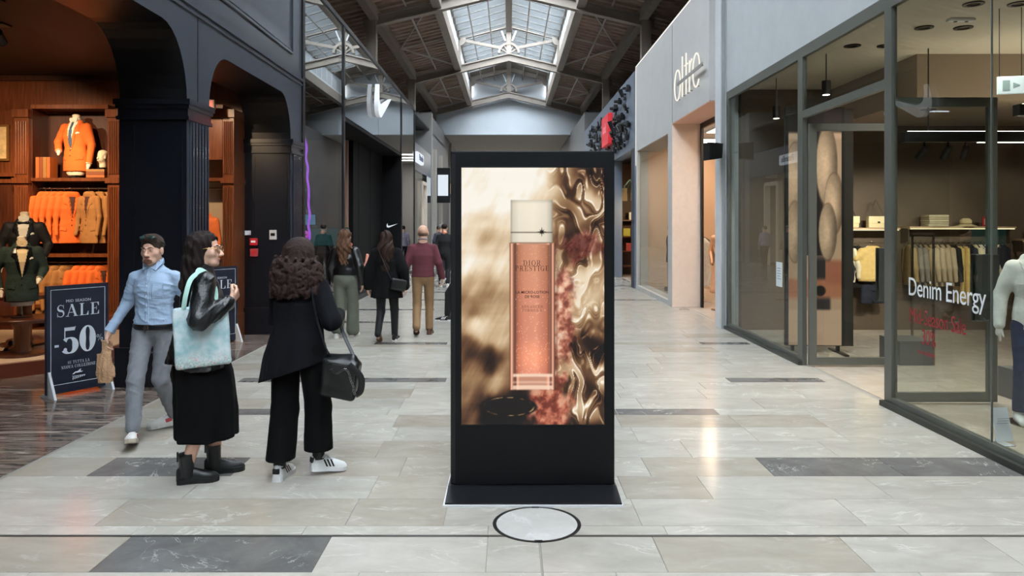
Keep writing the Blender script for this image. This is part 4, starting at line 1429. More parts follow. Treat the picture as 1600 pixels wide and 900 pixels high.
    # dark streaks either side of the bottle
    for xx, am in ((.668, .45),):
        n3 = fbm(u * 30 + xx * 90, v * 9, 3)
        blend(soft(np.abs(u - xx - .02 * (n3 - .5)) - .012 * n3, .015) * am * ((v > .2) & (v < .9)), np.array((92, 52, 36)) / 255)
    return srgb2lin(img)

kiosk = empty('advertising_kiosk', (0.155, 4.87, 0), 0, 'tall black digital advertising kiosk standing in the middle of the hall', 'kiosk')
KX0, KX1 = -0.535, 0.534
YF, YB_ = -0.05, 0.06
M_kiosk = mat('kiosk_black', (15, 16, 18), 0.45, spec=0.2)
MB().cbox(KX0, KX1, YF, YB_, 0.05, 2.222, 0.006).build('cabinet', M_kiosk, kiosk)
MB().box(KX0 + 0.02, KX1 - 0.02, YF + 0.01, YB_ - 0.01, 0.03, 0.055).build('foot_gap', M_black, kiosk)
MB().prism([(-0.30, 0.012), (0.26, 0.012), (0.26, 0.03), (-0.06, 0.045), (-0.30, 0.022)], 'x', -0.55, 0.545).build('base_plate', mat('base_black', (20, 21, 25), 0.35), kiosk)
MB().box(-0.562, 0.552, -0.312, 0.27, 0, 0.012).build('base_rim', mat('base_rim_white', (225, 227, 228), 0.4), kiosk)
MB().box(KX0 + 0.004, KX0 + 0.03, YF - 0.002, YF, 0.06, 2.2).build('edge_strip', M_black, kiosk)
scr = MB().box(-0.468, 0.471, YF - 0.0015, YF + 0.002, 0.435, 2.118).build('screen', mat('screen_black', (8, 8, 9), 0.2), kiosk)
SW, SH = 0.93, 1.673
ad = paint_mesh('advert', paint_ad(), SW, SH, attr_mat('advert_light', 0.95, 0.25), scr)
ad.location = (-0.4635, YF - 0.003, 0.44)
def on_ad(mb, name, fx, fy, m):
    o = mb.build(name, m, scr)
    o.location = (-0.4635 + fx * SW, YF - 0.004, 0.44 + (1 - fy) * SH)
    return o
M_print = mat('print_brown', (58, 28, 18), 0.5)
on_ad(serif_mb('DIOR', 0.036, 0.118, gap=0.12, B=.13), 'lettering', .495, .382, M_print)
on_ad(serif_mb('PRESTIGE', 0.034, 0.222, gap=0.1, B=.13), 'lettering', .495, .402, M_print)
on_ad(text_mb('LA MICRO-LOTION', 0.0245, 0.001, 'CENTER', 1.02, bold=.0004), 'lettering', .495, .490, M_print)
on_ad(text_mb('DE ROSE', 0.0245, 0.001, 'CENTER', 1.02, bold=.0004), 'lettering', .495, .507, M_print)
on_ad(serif_mb('ADVANCED', 0.017, 0.142, gap=0.12, B=.13), 'lettering', .495, .546, M_print)
on_ad(serif_mb('FORMULA', 0.017, 0.128, gap=0.12, B=.13), 'lettering', .495, .560, M_print)
st = MB()
for i in range(8):
    a = i * PI / 4 + PI / 2
    L_ = 0.034 if i % 2 == 0 else 0.024
    st._add([(0.008 * math.cos(a - .6), 0, 0.008 * math.sin(a - .6)), (L_ * math.cos(a), 0, L_ * math.sin(a)), (0.008 * math.cos(a + .6), 0, 0.008 * math.sin(a + .6)), (0, 0, 0)], [(0, 3, 2, 1), ])
st.f = [f[::-1] for f in st.f]
on_ad(st, 'star_emblem', .563, .25, mat('star_dark', (40, 30, 22), 0.4))
MB().box(-0.008, 0.008, YF - 0.0015, YF, 2.163, 2.185).build('sensor', mat('sensor_glass', (38, 39, 42), 0.15), kiosk)

# ================================================================ SALE SIGN BOARDS
def sale_sign(loc, rz, label):
    s = empty('sale_sign', loc, rz, label, 'sign', 'navy sale sign boards')
    W, H = 0.62, 1.12
    M_board = mat('board_navy', (24, 31, 48), 0.45)
    M_w = mat('board_white', (222, 228, 234), 0.5)
    b = MB().cbox(-W / 2, W / 2, -0.02, 0.02, 0.03, H, 0.003).build('board', M_board, s)
    m_ = 0.038; t = 0.005
    ln = MB()
    y0 = -0.022
    ln.box(-W / 2 + m_, W / 2 - m_, y0, -0.0195, 0.03 + m_ + 0.05, 0.03 + m_ + 0.05 + t).box(-W / 2 + m_, W / 2 - m_, y0, -0.0195, H - m_ - t, H - m_)
    ln.box(-W / 2 + m_, -W / 2 + m_ + t, y0, -0.0195, 0.08 + m_, H - m_).box(W / 2 - m_ - t, W / 2 - m_, y0, -0.0195, 0.08 + m_, H - m_)
    ln.build('border_line', M_w, b)
    def put(mb, x, z):
        o = mb.build('lettering', M_w, b); o.location = (x, -0.0215, z)
    put(text_mb('MID SEASON', 0.04, 0.002, 'CENTER', 1.12), 0, 0.945)
    put(serif_mb('SALE', 0.125, 0.44, gap=0.06), 0, 0.80)
    put(serif_mb('-', 0.27, 0.055), -0.215, 0.41)
    put(serif_mb('5', 0.27, 0.17, B=.24), -0.085, 0.42)
    put(serif_mb('0', 0.27, 0.16, B=.24), 0.09, 0.42)
    put(serif_mb('%', 0.07, 0.07), 0.215, 0.515)
    put(serif_mb('SU TUTTA LA', 0.03, 0.22, gap=.08), 0, 0.315)
    put(serif_mb('NUOVA COLLEZIONE', 0.03, 0.34, gap=.08), 0, 0.272)
    # script signature and leaping horse emblem
    pts = []
    for i in range(60):
        q = i / 59
        pts.append((-0.065 + 0.13 * q + 0.008 * math.sin(q * 44), -0.002, 0.166 + 0.016 * math.sin(q * 44 + 1.2) * (1.3 - q) + 0.012 * q))
    put(MB().tube(pts, 0.0022, 4), 0, 0)
    hs = [(-0.05, 0.215), (-0.03, 0.228), (-0.01, 0.228), (0.008, 0.242), (0.02, 0.25), (0.026, 0.243), (0.016, 0.236), (0.022, 0.226), (0.045, 0.222), (0.03, 0.215), (0.008, 0.216), (-0.012, 0.212), (-0.03, 0.216), (-0.045, 0.205), (-0.062, 0.203)]
    put(MB().prism(hs, 'y', -0.001, 0.001), 0, 0)
    for sx in (-1, 1):
        x = sx * (W / 2 - 0.02)
        MB().prism([(-0.16, 0.0), (0.14, 0.0), (0.03, 0.05), (-0.01, 0.26), (-0.035, 0.26)], 'x', x - 0.012, x + 0.012).build('foot', mat('foot_white', (206, 210, 214), 0.4), s)
    return s
sale_sign((-4.455, 7.64, 0), R(57), 'navy sale sign board with white lettering beside the man in blue shirt')
sale_sign((-4.22, 10.75, 0), R(57), 'second navy sale board, mostly hidden behind the woman with the tote bag')

# ================================================================ SWOOSH EMBLEMS, SHOP LETTERS
def swoosh(scale):
    """tick emblem outline about 1 wide, 0.37 high"""
    up = [(0.08, 0.37), (0.02, 0.22), (0.01, 0.10), (0.08, 0.01), (0.2, -0.005), (0.34, 0.04), (1.0, 0.345)]
    dn = [(1.0, 0.345), (0.45, 0.19), (0.3, 0.155), (0.2, 0.15), (0.13, 0.17), (0.1, 0.22), (0.09, 0.29), (0.108, 0.37)]
    def smooth(p):
        out = []
        for i in range(len(p) - 1):
            p0 = p[max(0, i - 1)]; p1 = p[i]; p2 = p[i + 1]; p3 = p[min(len(p) - 1, i + 2)]
            for k in range(4):
                t = k / 4
                out.append(tuple(0.5 * (2 * p1[j] + (p2[j] - p0[j]) * t + (2 * p0[j] - 5 * p1[j] + 4 * p2[j] - p3[j]) * t * t + (3 * p1[j] - p0[j] - 3 * p2[j] + p3[j]) * t ** 3) for j in range(2)))
        return out
    return [(x * scale, z * scale) for x, z in smooth(up) + smooth(dn)]

# ================================================================ emblems on the mirror glass
em = MB().prism(swoosh(2.15), 'y', -0.05, 0.05).build('tick_emblem', mat('emblem_white', (236, 240, 244), 0.35, emit=(235, 240, 248), estr=0.35))
em.location = (XL + 0.1, 18.65, 4.5); em.rotation_euler = (0, 0, R(90))
tag(em, 'large white tick-shaped emblem fixed to the mirror glass front', 'emblem')
em = MB().prism(swoosh(0.36), 'y', -0.006, 0.006).build('tick_emblem', MATS['emblem_white'])
em.location = (-3.9, 23.58, 1.62)
tag(em, 'small white tick-shaped emblem on the black entrance wall', 'emblem')

# ================================================================ MENSWEAR FURNITURE
M_brass = mat('rail_steel', (150, 140, 128), 0.25, 0.9)
def fluted(parent, x0, x1, yf, z0, z1, m=M_mahog):
    MB().box(x0, x1, yf, 11.72, z0, z1).build('pilaster', m, parent)
    p = parent.children[-1]
    n = 5
    w = (x1 - x0) * 0.8 / n
    for i in range(n):
        xc = (x0 + x1) / 2 + (i - (n - 1) / 2) * w
        MB().prism([(xc + w * 0.42 * math.sin(R(t)), yf - 0.018 * math.cos(R(t))) for t in range(-90, 91, 30)], 'z', z0 + 0.12, z1 - 0.1).build('flute', m, p)
def cabinet(name, label, xa, xb, cream=False, lower_only=False):
    c = empty(name, ((xa + xb) / 2, 11.5, 0), 0, label, 'cabinet', 'mahogany wall cabinets')
    ox, oy = (xa + xb) / 2, 11.5
    def part(nm, m, x0, x1, y0, y1, z0, z1):
        return MB().box(x0 - ox, x1 - ox, y0 - oy, y1 - oy, z0, z1).build(nm, m, c)
    part('back_panel', M_mahog_d if not cream else mat('cream_back', (196, 172, 140), 0.7), xa, xb, 11.69, 11.715, 0, 3.5)
    part('base', M_mahog, xa, xb, 11.28, 11.69, 0, 0.14)
    for z in (2.43, 1.27, 0.5):
        part('shelf', M_mahog, xa, xb, 11.27, 11.69, z - 0.035, z + 0.015)
    part('top', M_mahog, xa, xb, 11.27, 11.69, 3.5, 3.56)
    for s_ in (xa, xb):
        part('side', M_mahog_d, s_ - 0.012, s_ + 0.012, 11.3, 11.69, 0.14, 3.5)
    for z in (2.29, 1.15):
        MB().tube([(xa - ox, 11.46 - oy, z), (xb - ox, 11.46 - oy, z)], 0.011, 8).build('clothes_rail', M_brass, c, smooth=True)
    return c
cabinet('wall_cabinet', 'open mahogany wall cabinet with the orange blazer on its top shelf', -7.29, -6.11)
cabinet('wall_cabinet', 'mahogany wall cabinet glimpsed through the narrower navy arch', -5.4, -4.36, cream=True)
MB().box(-5.4, -4.36, 11.25, 11.3, 2.72, 3.5).build('wood_panel', M_mahog, wb)
for (a, b) in ((-7.52, -7.3), (-6.1, -5.9), (-4.35, -4.18)):
    o = empty('fluted_pilaster', ((a + b) / 2, 11.48, 0), 0, {-7.52: 'fluted mahogany pilaster left of the orange blazer cabinet', -6.1: 'fluted mahogany pilaster right of the orange blazer cabinet', -4.35: 'fluted mahogany pilaster seen through the narrower arch'}[a], 'pilaster', 'fluted mahogany pilasters')
    ox, oy = o.location.x, o.location.y
    for (z0, z1, e) in ((0, 0.35, 0.015), (2.36, 2.44, 0.02), (3.36, 3.48, 0.02)):
        MB().box(a - e - ox, b + e - ox, 11.22 - e - oy, 11.7 - oy, z0, z1).build('band', M_mahog, o)
    for z0, z1 in ((0.35, 2.36), (2.44, 3.36)):
        sh = MB().box(a - ox, b - ox, 11.24 - oy, 11.7 - oy, z0, z1).build('shaft', M_mahog, o)
        n = 5; w = (b - a) * 0.86 / n
        for i in range(n):
            xc = (i - (n - 1) / 2) * w
            MB().prism([(xc + w * 0.4 * math.sin(R(t)), 11.24 - oy - 0.02 * math.cos(R(t))) for t in range(-90, 91, 30)], 'z', z0 + 0.06, z1 - 0.06).build('flute', M_mahog, sh, smooth=True)
# panel bay at the left with framed picture
MB().box(-9.3, -7.53, 11.5, 11.72, 2.5, 3.5).build('wood_panel', M_mahog, wb)
MB().box(-9.3, -7.53, 11.4, 11.72, 0, 2.4).build('wood_panel', M_mahog_d, wb)
for z in (2.4, 2.5):
    MB().box(-9.3, -7.53, 11.36, 11.72, z - 0.03, z + 0.03).build('wood_rail', M_mahog, wb)
pf = empty('picture_frame', (-8.02, 11.49, 2.72), 0, 'framed pale picture on the panelling at the photo edge', 'picture')
MB().box(-0.27, 0.27, -0.03, 0, 0, 0.56).build('frame', mat('gilt', (150, 104, 52), 0.4, 0.5), pf)
MB().box(-0.235, 0.235, -0.036, -0.03, 0.035, 0.525).build('print', mat('picture_print', (232, 196, 140), 0.6, var=0.3, vscale=9), pf)

# ---- tailoring: jackets
def jacket_fld(arm=None, h=0.011, closed=True, length=0.74, w=1.0, fat=1.0):
    """jacket, shoulders near z=0; front faces +y; arm = (elbow, wrist) per side or None to hang straight"""
    f = Fld((-0.42, -0.24, -length - 0.08), (0.42, 0.26, 0.12), h)
    f.zloft([(-length, 0, 0, 0.20 * w, 0.125 * fat), (-length * .72, 0, 0, 0.195 * w, 0.12 * fat), (-length * .5, 0, 0, 0.17 * w, 0.11 * fat), (-0.2, 0, 0.005, 0.195 * w, 0.125 * fat), (-0.08, 0, 0, 0.20 * w, 0.11 * fat), (-0.02, 0, -0.005, 0.17 * w, 0.08 * fat), (0.03, 0, -0.01, 0.08 * w, 0.065 * fat)], 0.03)
    for s in (-1, 1):
        sh = (s * 0.185 * w, -0.005, -0.055)
        if arm is None:
            el, wr = (s * 0.235 * w, 0.0, -0.33), (s * 0.235 * w, 0.05, -0.60)
        else:
            el, wr = arm[s]
        ar = 1.0 if fat > .7 else .62
        f.cone(sh, el, 0.068 * ar, 0.056 * ar, 0.03).cone(el, wr, 0.056 * ar, 0.045 * ar, 0.02)
    f.cone((-0.06, -0.01, 0.02), (0.06, -0.01, 0.02), 0.045, 0.045, 0.03)
    f.wrinkle(0.006, 16, 3)
    return f
M_orange = mat('orange_wool', (222, 104, 36), 0.85, bump=0.15, bscale=300, var=0.1, vscale=12)
M_camel = mat('camel_wool', (158, 108, 58), 0.85, bump=0.15, bscale=300, var=0.12, vscale=12)
M_hanger = mat('hanger_wood', (60, 36, 22), 0.4)
def make_jacket(name, m, label, group):
    root = empty(name, (0, 0, 0), 0, label, 'jacket', group)
    f = jacket_fld(w=0.92, fat=0.42)
    f.build('cloth', m, root)
    patch(f, 'lapel', [(0.01, -0.36), (0.05, -0.05), (0.1, -0.02), (0.115, -0.13), (0.075, -0.15)], 1, 0.006, m, root)
    patch(f, 'lapel', [(-0.01, -0.36), (-0.05, -0.05), (-0.1, -0.02), (-0.115, -0.13), (-0.075, -0.15)], 1, 0.006, m, root)
    patch(f, 'lining', [(0.0, -0.34), (0.045, -0.02), (-0.045, -0.02)], 1, 0.002, mat('lining_dark', (70, 36, 22), 0.7), root)
    for z in (-0.38, -0.46):
        MB().ball((0.012, float(f.surf_y(np.array([0.012]), np.array([z]), 1)[0]) + 0.004, z), (0.009, 0.005, 0.009), 8, 5).build('button', M_hanger, root)
    for s in (-1, 1):
        patch(f, 'pocket_flap', [(s * 0.08, -0.50), (s * 0.17, -0.49), (s * 0.17, -0.54), (s * 0.08, -0.55)], 1, 0.006, m, root)
    MB().tube([(0, 0, 0.05), (0, 0, 0.105), (0.02, 0, 0.125), (0.03, 0, 0.105)], 0.004, 6).build('hook', M_brass, root)
    MB().tube([(-0.16, 0, -0.04), (-0.05, 0, 0.035), (0, 0, 0.055), (0.05, 0, 0.035), (0.16, 0, -0.04)], 0.012, 6).build('hanger', M_hanger, root)
    return root
jo = make_jacket('hanging_jacket', M_orange, 'orange blazer on the upper rail, foremost and facing out', 'orange blazers on the upper rail')
jc = make_jacket('hanging_jacket', M_camel, 'camel brown blazer on the upper rail, facing out', 'camel blazers on the upper rail')
def place(src, first, x, z, yaw, label, group, y=11.44, sc_=1.0):
    o = src if first else copy_tree(src)
    o.location = (x, y, z); o.rotation_euler = (0, 0, yaw); o.scale = (sc_, sc_, sc_)
    o['label'] = label; o['group'] = group
    return o
place(jo, True, -6.76, 2.18, R(222), 'orange blazer facing out at the right end of the orange row', 'orange blazers on the upper rail')
for i, x in enumerate((-6.875, -6.98, -7.075, -7.165)):
    place(jo, False, x, 2.18, R(228), ['second orange blazer behind the one facing out', 'third orange blazer in the upper row', 'fourth orange blazer in the upper row', 'orange blazer at the pilaster end of the upper row'][i], 'orange blazers on the upper rail')
place(jc, True, -6.46, 2.18, R(160), 'camel blazer facing out, beside the orange row', 'camel blazers on the upper rail', y=11.38)
for i, x in enumerate((-6.35, -6.26)):
    place(jc, False, x, 2.18, R(150), ['camel blazer half hidden behind the one facing out', 'last camel blazer, next to the right pilaster'][i], 'camel blazers on the upper rail', y=11.45 + .06 * i)
for i, x in enumerate((-6.63, -6.51, -6.4, -6.28)):
    place(jo, False, x, 1.04, R(226), 'orange blazer number %s from the left on the lower rail above the sale sign' % ['one', 'two', 'three', 'four'][i], 'orange blazers on the lower rail')
for i, x in enumerate((-7.13, -6.98, -6.83)):
    place(jc, False, x, 1.04, R(228), 'brown blazer number %s from the left on the lower rail' % ['one', 'two', 'three'][i], 'brown blazers on the lower rail')
place(jo, False, -4.62, 1.85, R(200), 'rust orange blazer glimpsed through the narrower arch', 'orange blazers on the upper rail', y=11.2)

# ---- half-length display busts
M_skinform = mat('bust_cream', (232, 216, 190), 0.7)
def bust(name, label, loc, yaw, m, shirt, tie, arm, pocket=None, tux=False, sc_=1.0, stand=0.25):
    root = empty(name, loc, yaw, label, 'mannequin', 'dressed display busts')
    root.scale = (sc_,) * 3
    Z = stand + 0.74
    f = jacket_fld(arm, h=0.010)
    jk = f.build('jacket', m, root); jk.location = (0, 0, Z)
    sp = patch(f, 'shirt_front', [(0.0, -0.40), (0.075, -0.02), (0.06, 0.04), (-0.06, 0.04), (-0.075, -0.02)], 1, 0.003, shirt, jk)
    ml = mat('satin_black', (12, 12, 14), 0.3) if tux else m
    for s in (-1, 1):
        patch(f, 'lapel', [(s * 0.004, -0.42), (s * 0.035, -0.22), (s * 0.07, -0.01), (s * 0.105, 0.0), (s * 0.125, -0.12), (s * 0.085, -0.15), (s * 0.06, -0.28)], 1, 0.009, ml, jk)
        patch(f, 'pocket_flap', [(s * 0.08, -0.52), (s * 0.17, -0.51), (s * 0.17, -0.56), (s * 0.08, -0.57)], 1, 0.007, m, jk)
    for z in (-0.42, -0.5):
        yy = float(f.surf_y(np.array([0.01]), np.array([z]), 1)[0])
        MB().ball((0.01, yy + 0.004, z), (0.01, 0.006, 0.01), 8, 5).build('button', M_hanger, jk)
    if pocket:
        patch(f, 'pocket_square', [(-0.13, -0.16), (-0.085, -0.17), (-0.09, -0.145), (-0.105, -0.135), (-0.125, -0.14)], 1, 0.01, pocket, jk)
    if tie == 'bow':
        b = Fld((-0.08, 0.0, -0.06), (0.08, 0.16, 0.05), 0.005)
        for s in (-1, 1): b.cone((0, 0.085, 0.0), (s * 0.05, 0.085, 0.0), 0.01, 0.022, 0.006, 0.6)
        b.build('bow_tie', MATS['satin_black'] if 'satin_black' in MATS else mat('satin_black', (12, 12, 14), 0.3), jk)
    elif tie is not None:
        patch(f, 'tie', [(-0.018, 0.02), (0.018, 0.02), (0.014, -0.02), (0.03, -0.3), (0.0, -0.39), (-0.03, -0.3), (-0.014, -0.02)], 1, 0.014, tie, jk, thick=0.01)
    # neck, collar, waist block, stand
    nk = MB().lathe([(0.056, -0.02), (0.054, 0.06), (0.058, 0.085), (0.03, 0.1)], (0, -0.005, 0), 18, 1.0, 0.95).build('neck_block', M_skinform, root, smooth=True); nk.location = (0, 0, Z + 0.05)
    cb = MB()
    for s in (-1, 1):
        cb.prism([(s * 0.0, 0.03), (s * 0.03, -0.035), (s * 0.065, 0.02), (s * 0.06, 0.055), (s * 0.02, 0.06)], 'y', 0.05, 0.062)
    cb.lathe([(0.066, 0.0), (0.063, 0.05)], (0, -0.005, 0.01), 18)
    c_ = cb.build('collar', shirt, root); c_.location = (0, 0, Z + 0.03)
    wb_ = MB().lathe([(0.12, 0), (0.15, 0.04), (0.15, 0.1)], (0, 0, 0), 24, 1.0, 0.66).build('waist_block', M_skinform, root, smooth=True); wb_.location = (0, 0, Z - 0.80)
    MB().lathe([(0.012, 0), (0.012, Z - 0.78)], (0, 0, 0), 10).build('pole', M_brass, root)
    MB().lathe([(0.13, 0), (0.13, 0.012), (0.02, 0.02)], (0, 0, 0), 24).build('stand_base', M_dark_steel, root)
    if arm is not None:
        for s in (-1, 1):
            w_ = Vector(arm[s][1]); d = (w_ - Vector(arm[s][0])).normalized()
            hf = Fld(tuple(w_ + d * 0.05 - Vector((.1,) * 3)), tuple(w_ + d * 0.05 + Vector((.1,) * 3)), 0.006)
            hf.cone(tuple(w_ - d * 0.01), tuple(w_ + d * 0.05), 0.027, 0.03, 0.01).cone(tuple(w_ + d * 0.05), tuple(w_ + d * 0.11 + Vector((0, .01, -0.01))), 0.03, 0.016, 0.01)
            ho = hf.build('hand', M_skinform, root); ho.location = (0, 0, Z)
            cf = MB().tube([tuple(w_ - d * 0.02), tuple(w_ + d * 0.025)], 0.043, 12).build('shirt_cuff', shirt, root); cf.location = (0, 0, Z)
    return root
M_shirt = mat('shirt_white', (226, 220, 206), 0.8)
bust('display_bust', 'orange blazer with blue tie on a headless bust, top shelf', (-6.70, 11.45, 2.45), R(172), M_orange, M_shirt, mat('tie_blue', (62, 84, 108), 0.6, var=0.4, vscale=60), {1: ((0.33, -0.03, -0.28), (0.20, 0.12, -0.42)), -1: ((-0.25, -0.02, -0.33), (-0.25, 0.04, -0.60))}, pocket=M_shirt, stand=0.10, sc_=1.0)
M_green = mat('green_tweed', (34, 52, 44), 0.85, var=0.5, vscale=70, bump=0.2, bscale=200)
M_tux = mat('tux_black', (20, 18, 20), 0.7)
M_ivory = mat('shirt_ivory', (228, 204, 160), 0.8)
bust('display_bust', 'dark green tuxedo jacket with bow tie on a bust in front', (-5.86, 8.9, 0.62), R(215), M_green, M_ivory, 'bow', {1: ((0.30, -0.02, -0.30), (0.25, 0.10, -0.55)), -1: ((-0.26, -0.02, -0.31), (-0.20, 0.16, -0.42))}, pocket=M_shirt, tux=True, stand=0.22, sc_=0.88)
bust('display_bust', 'black tuxedo jacket with bow tie on a bust behind the green one', (-6.32, 9.65, 0.82), R(205), M_tux, M_shirt, 'bow', {1: ((0.28, -0.02, -0.30), (0.26, 0.08, -0.55)), -1: ((-0.28, -0.02, -0.31), (-0.24, 0.14, -0.48))}, pocket=M_shirt, tux=True, stand=0.25, sc_=0.95)
# pedestal tables under the busts, on a low carpeted podium
def pedestal(loc, h, label, r=0.36):
    p = empty('pedestal_table', loc, 0, label, 'table', 'round pedestal tables')
    MB().lathe([(r, h - 0.05), (r, h - 0.012), (r - 0.012, h)], (0, 0, 0), 32).build('top', M_mahog_d, p, smooth=True)
    MB().lathe([(0.11, 0.04), (0.085, 0.12), (0.085, h - 0.12), (0.13, h - 0.05)], (0, 0, 0), 20).build('column', M_mahog, p, smooth=True)
    MB().lathe([(0.27, 0), (0.27, 0.03), (0.12, 0.045)], (0, 0, 0), 28).build('foot', M_mahog_d, p, smooth=True)
PZ = 0.17
pedestal((-5.86, 8.9, PZ), 0.45, 'dark round pedestal table carrying the green tuxedo bust')
pedestal((-6.32, 9.65, PZ), 0.65, 'taller dark pedestal table carrying the black tuxedo bust', 0.3)
pod = empty('display_podium', (-6.6, 9.4, 0), 0, 'low curved podium with brown edge and beige carpet in the menswear shop', 'podium')
outl = [(-2.6, 1.6), (-2.6, -1.15)] + [(-2.6 + 4.2 * math.sin(R(t)) * 1.0, -1.15 + 0.9 * (1 - math.cos(R(t)))) for t in range(8, 66, 8)] + [(1.55, -0.2), (1.75, 0.3), (1.75, 1.6)]
outl = [(-2.6, 1.6), (-2.6, -1.55), (-0.4, -1.5), (0.35, -1.35), (0.9, -1.1), (1.25, -0.75), (1.45, -0.3), (1.5, 0.2), (1.5, 1.6)]
MB().prism(outl, 'z', 0, PZ - 0.01).build('edge', mat('podium_brown', (96, 48, 34), 0.35), pod)
MB().prism([(x * 0.985, y * 0.985 + 0.02) for x, y in outl], 'z', PZ - 0.01, PZ).build('carpet', mat('beige_carpet', (186, 160, 132), 0.95, bump=0.3, bscale=400), pod)

# two pairs of dark shoes by the pedestal
for i, (x, y, a) in enumerate(((-6.15, 9.1, 20), (-6.0, 9.2, 15), (-5.55, 9.3, -25), (-5.42, 9.22, -20))):
    f = Fld((-0.06, -0.16, -0.01), (0.06, 0.16, 0.13), 0.008)
    f.cone((0, -0.1, 0.045), (0, 0.1, 0.03), 0.042, 0.036, 0.02).cone((0, -0.1, 0.05), (0, -0.09, 0.09), 0.036, 0.034, 0.02).cut((0, 0, -1), (0, 0, 0.0))
    o = f.build('dress_shoe', mat('black_leather', (16, 15, 16), 0.22))
    o.location = (x, y, PZ); o.rotation_euler = (0, 0, R(180 + a))
    tag(o, 'black dress shoe on the podium, %s' % ['outer one left of the pedestal foot', 'inner one left of the pedestal foot', 'inner one right of the pedestal foot', 'outer one right of the pedestal foot'][i], 'shoe', 'dress shoes on the podium')

# stone head and books on the top shelf
hd = Fld((-0.12, -0.14, -0.02), (0.12, 0.14, 0.30), 0.007)
hd.ell((0, -0.01, 0.19), (0.062, 0.078, 0.075), 0.02).ell((0, 0.02, 0.13), (0.048, 0.058, 0.065), 0.02).cone((0, 0.075, 0.165), (0, 0.09, 0.135), 0.009, 0.014, 0.01).cone((0, -0.01, 0.1), (0, -0.015, 0.02), 0.045, 0.05, 0.02)
for s in (-1, 1):
    hd.ell((s * 0.026, 0.085, 0.165), (0.014, 0.014, 0.010), 0.008, op='sub').ell((s * 0.062, 0, 0.155), (0.01, 0.02, 0.028), 0.01)
hd.cone((-0.02, 0.072, 0.105), (0.02, 0.072, 0.105), 0.008, 0.008, 0.008).ell((0, -0.02, 0.225), (0.068, 0.075, 0.05), 0.01).wrinkle(0.003, 60, 5).cut((0, 0, -1), (0, 0, 0.0))
hs = empty('stone_head', (-6.28, 11.42, 2.61), R(165), 'small pale classical stone head beside the orange blazer', 'sculpture')
hd.build('head', mat('pale_stone', (214, 196, 168), 0.8, var=0.2, vscale=30), hs)
MB().box(-0.05, 0.05, -0.05, 0.05, -0.16, 0.0).build('plinth', M_black, hs)
bk = 0
for i in range(4):
    m = mat('book_%d' % (i % 3), [(168, 92, 40), (128, 64, 30), (150, 104, 52)][i % 3], 0.5)
    o = MB().cbox(-0.026, 0.026, -0.1, 0.1, 0, 0.32, 0.004).build('book', m)
    o.location = (-7.22 + i * 0.056, 11.42, 2.446)
    tag(o, 'tall tan leather book upright on the top shelf, %s from the pilaster' % ['first', 'second', 'third', 'fourth'][i], 'book', 'books on the top shelf')
for i in range(3):
    o = MB().cbox(-0.14, 0.14, -0.1, 0.1, 0, 0.042, 0.004).build('book', MATS['book_%d' % i])
    o.location = (-6.30, 11.36, 2.446 + i * 0.044)
    tag(o, 'flat brown book under the stone head, %s of the pile' % ['bottom', 'middle', 'top'][i], 'book', 'books on the top shelf')

# ---- ceiling spots, vent, exit sign
def warm_spot(x, y, z, tx, ty, tz, power, label, size=62, colr=(1.0, 0.72, 0.45)):
    s = empty('ceiling_spotlight', (x, y, z), 0, label, 'spotlight', 'menswear ceiling spotlights')
    d = Vector((tx - x, ty - y, tz - z)).normalized()
    MB().box(-0.12, 0.12, -0.08, 0.08, -0.02, 0).build('mounting_plate', M_black, s)
    MB().tube([(0, 0, -0.02), (0, 0, -0.1)], 0.016, 8).build('stem', M_black, s)
    p0 = Vector((0, 0, -0.12)) - d * 0.03
    MB().tube([p0, p0 + d * 0.17], 0.062, 16).build('housing', M_black, s)
    MB().tube([p0 + d * 0.171, p0 + d * 0.173], 0.045, 16).build('lens', glow('warm_lens', (255, 226, 180), 8), s)
    l = bpy.data.lights.new('spot', 'SPOT'); l.energy = power; l.color = colr; l.spot_size = R(size); l.spot_blend = 0.6; l.shadow_soft_size = 0.06
    lo = bpy.data.objects.new('spot_light', l); link(lo, s)
    lo.location = p0 + d * 0.2
    lo.rotation_euler = d.to_track_quat('-Z', 'Y').to_euler()
warm_spot(-5.95, 8.6, 4.07, -6.6, 11.4, 2.4, 330, 'black ceiling spotlight near the vent, aimed at the cabinet')
warm_spot(-6.6, 9.3, 4.07, -6.9, 11.4, 1.9, 330, 'black twin ceiling spotlight close to the back wall')
warm_spot(-5.6, 7.1, 4.07, -5.9, 9.2, 1.3, 420, 'black ceiling spotlight at the top edge of the photo')
warm_spot(-7.5, 8.0, 4.07, -7.8, 11.4, 2.6, 300, 'black ceiling spotlight aimed at the framed picture')
warm_spot(-4.7, 9.2, 4.07, -4.7, 11.3, 2.6, 260, 'black ceiling spotlight behind the navy pier')
warm_spot(-5.0, 6.4, 4.07, -4.6, 8.0, 0.9, 40, 'black ceiling spotlight lighting the sale sign', colr=(1, .8, .6))
v = empty('ceiling_vent', (-6.0, 8.0, 4.07), 0, 'round dark ceiling vent in the menswear shop', 'vent')
for r0, r1, z in ((0.28, 0.24, -0.015), (0.2, 0.16, -0.035), (0.12, 0.07, -0.05)):
    mb = MB().lathe([(r1, -0.004), (r1, z), (r0, z), (r0, -0.004)], (0, 0, 0), 28); mb.f = mb.f[:-2]
    mb.build('ring', M_dark_steel, v)
MB().lathe([(0.065, -0.004), (0.05, -0.055)], (0, 0, 0), 20).build('hub', M_dark_steel, v)
ex = empty('exit_sign', (-4.52, 10.9, 3.5), 0, 'small red lit exit sign inside the narrower arch', 'sign')
MB().cbox(-0.19, 0.19, -0.03, 0.03, -0.07, 0.07, 0.006).build('housing', mat('sign_grey', (120, 90, 80), 0.5), ex)
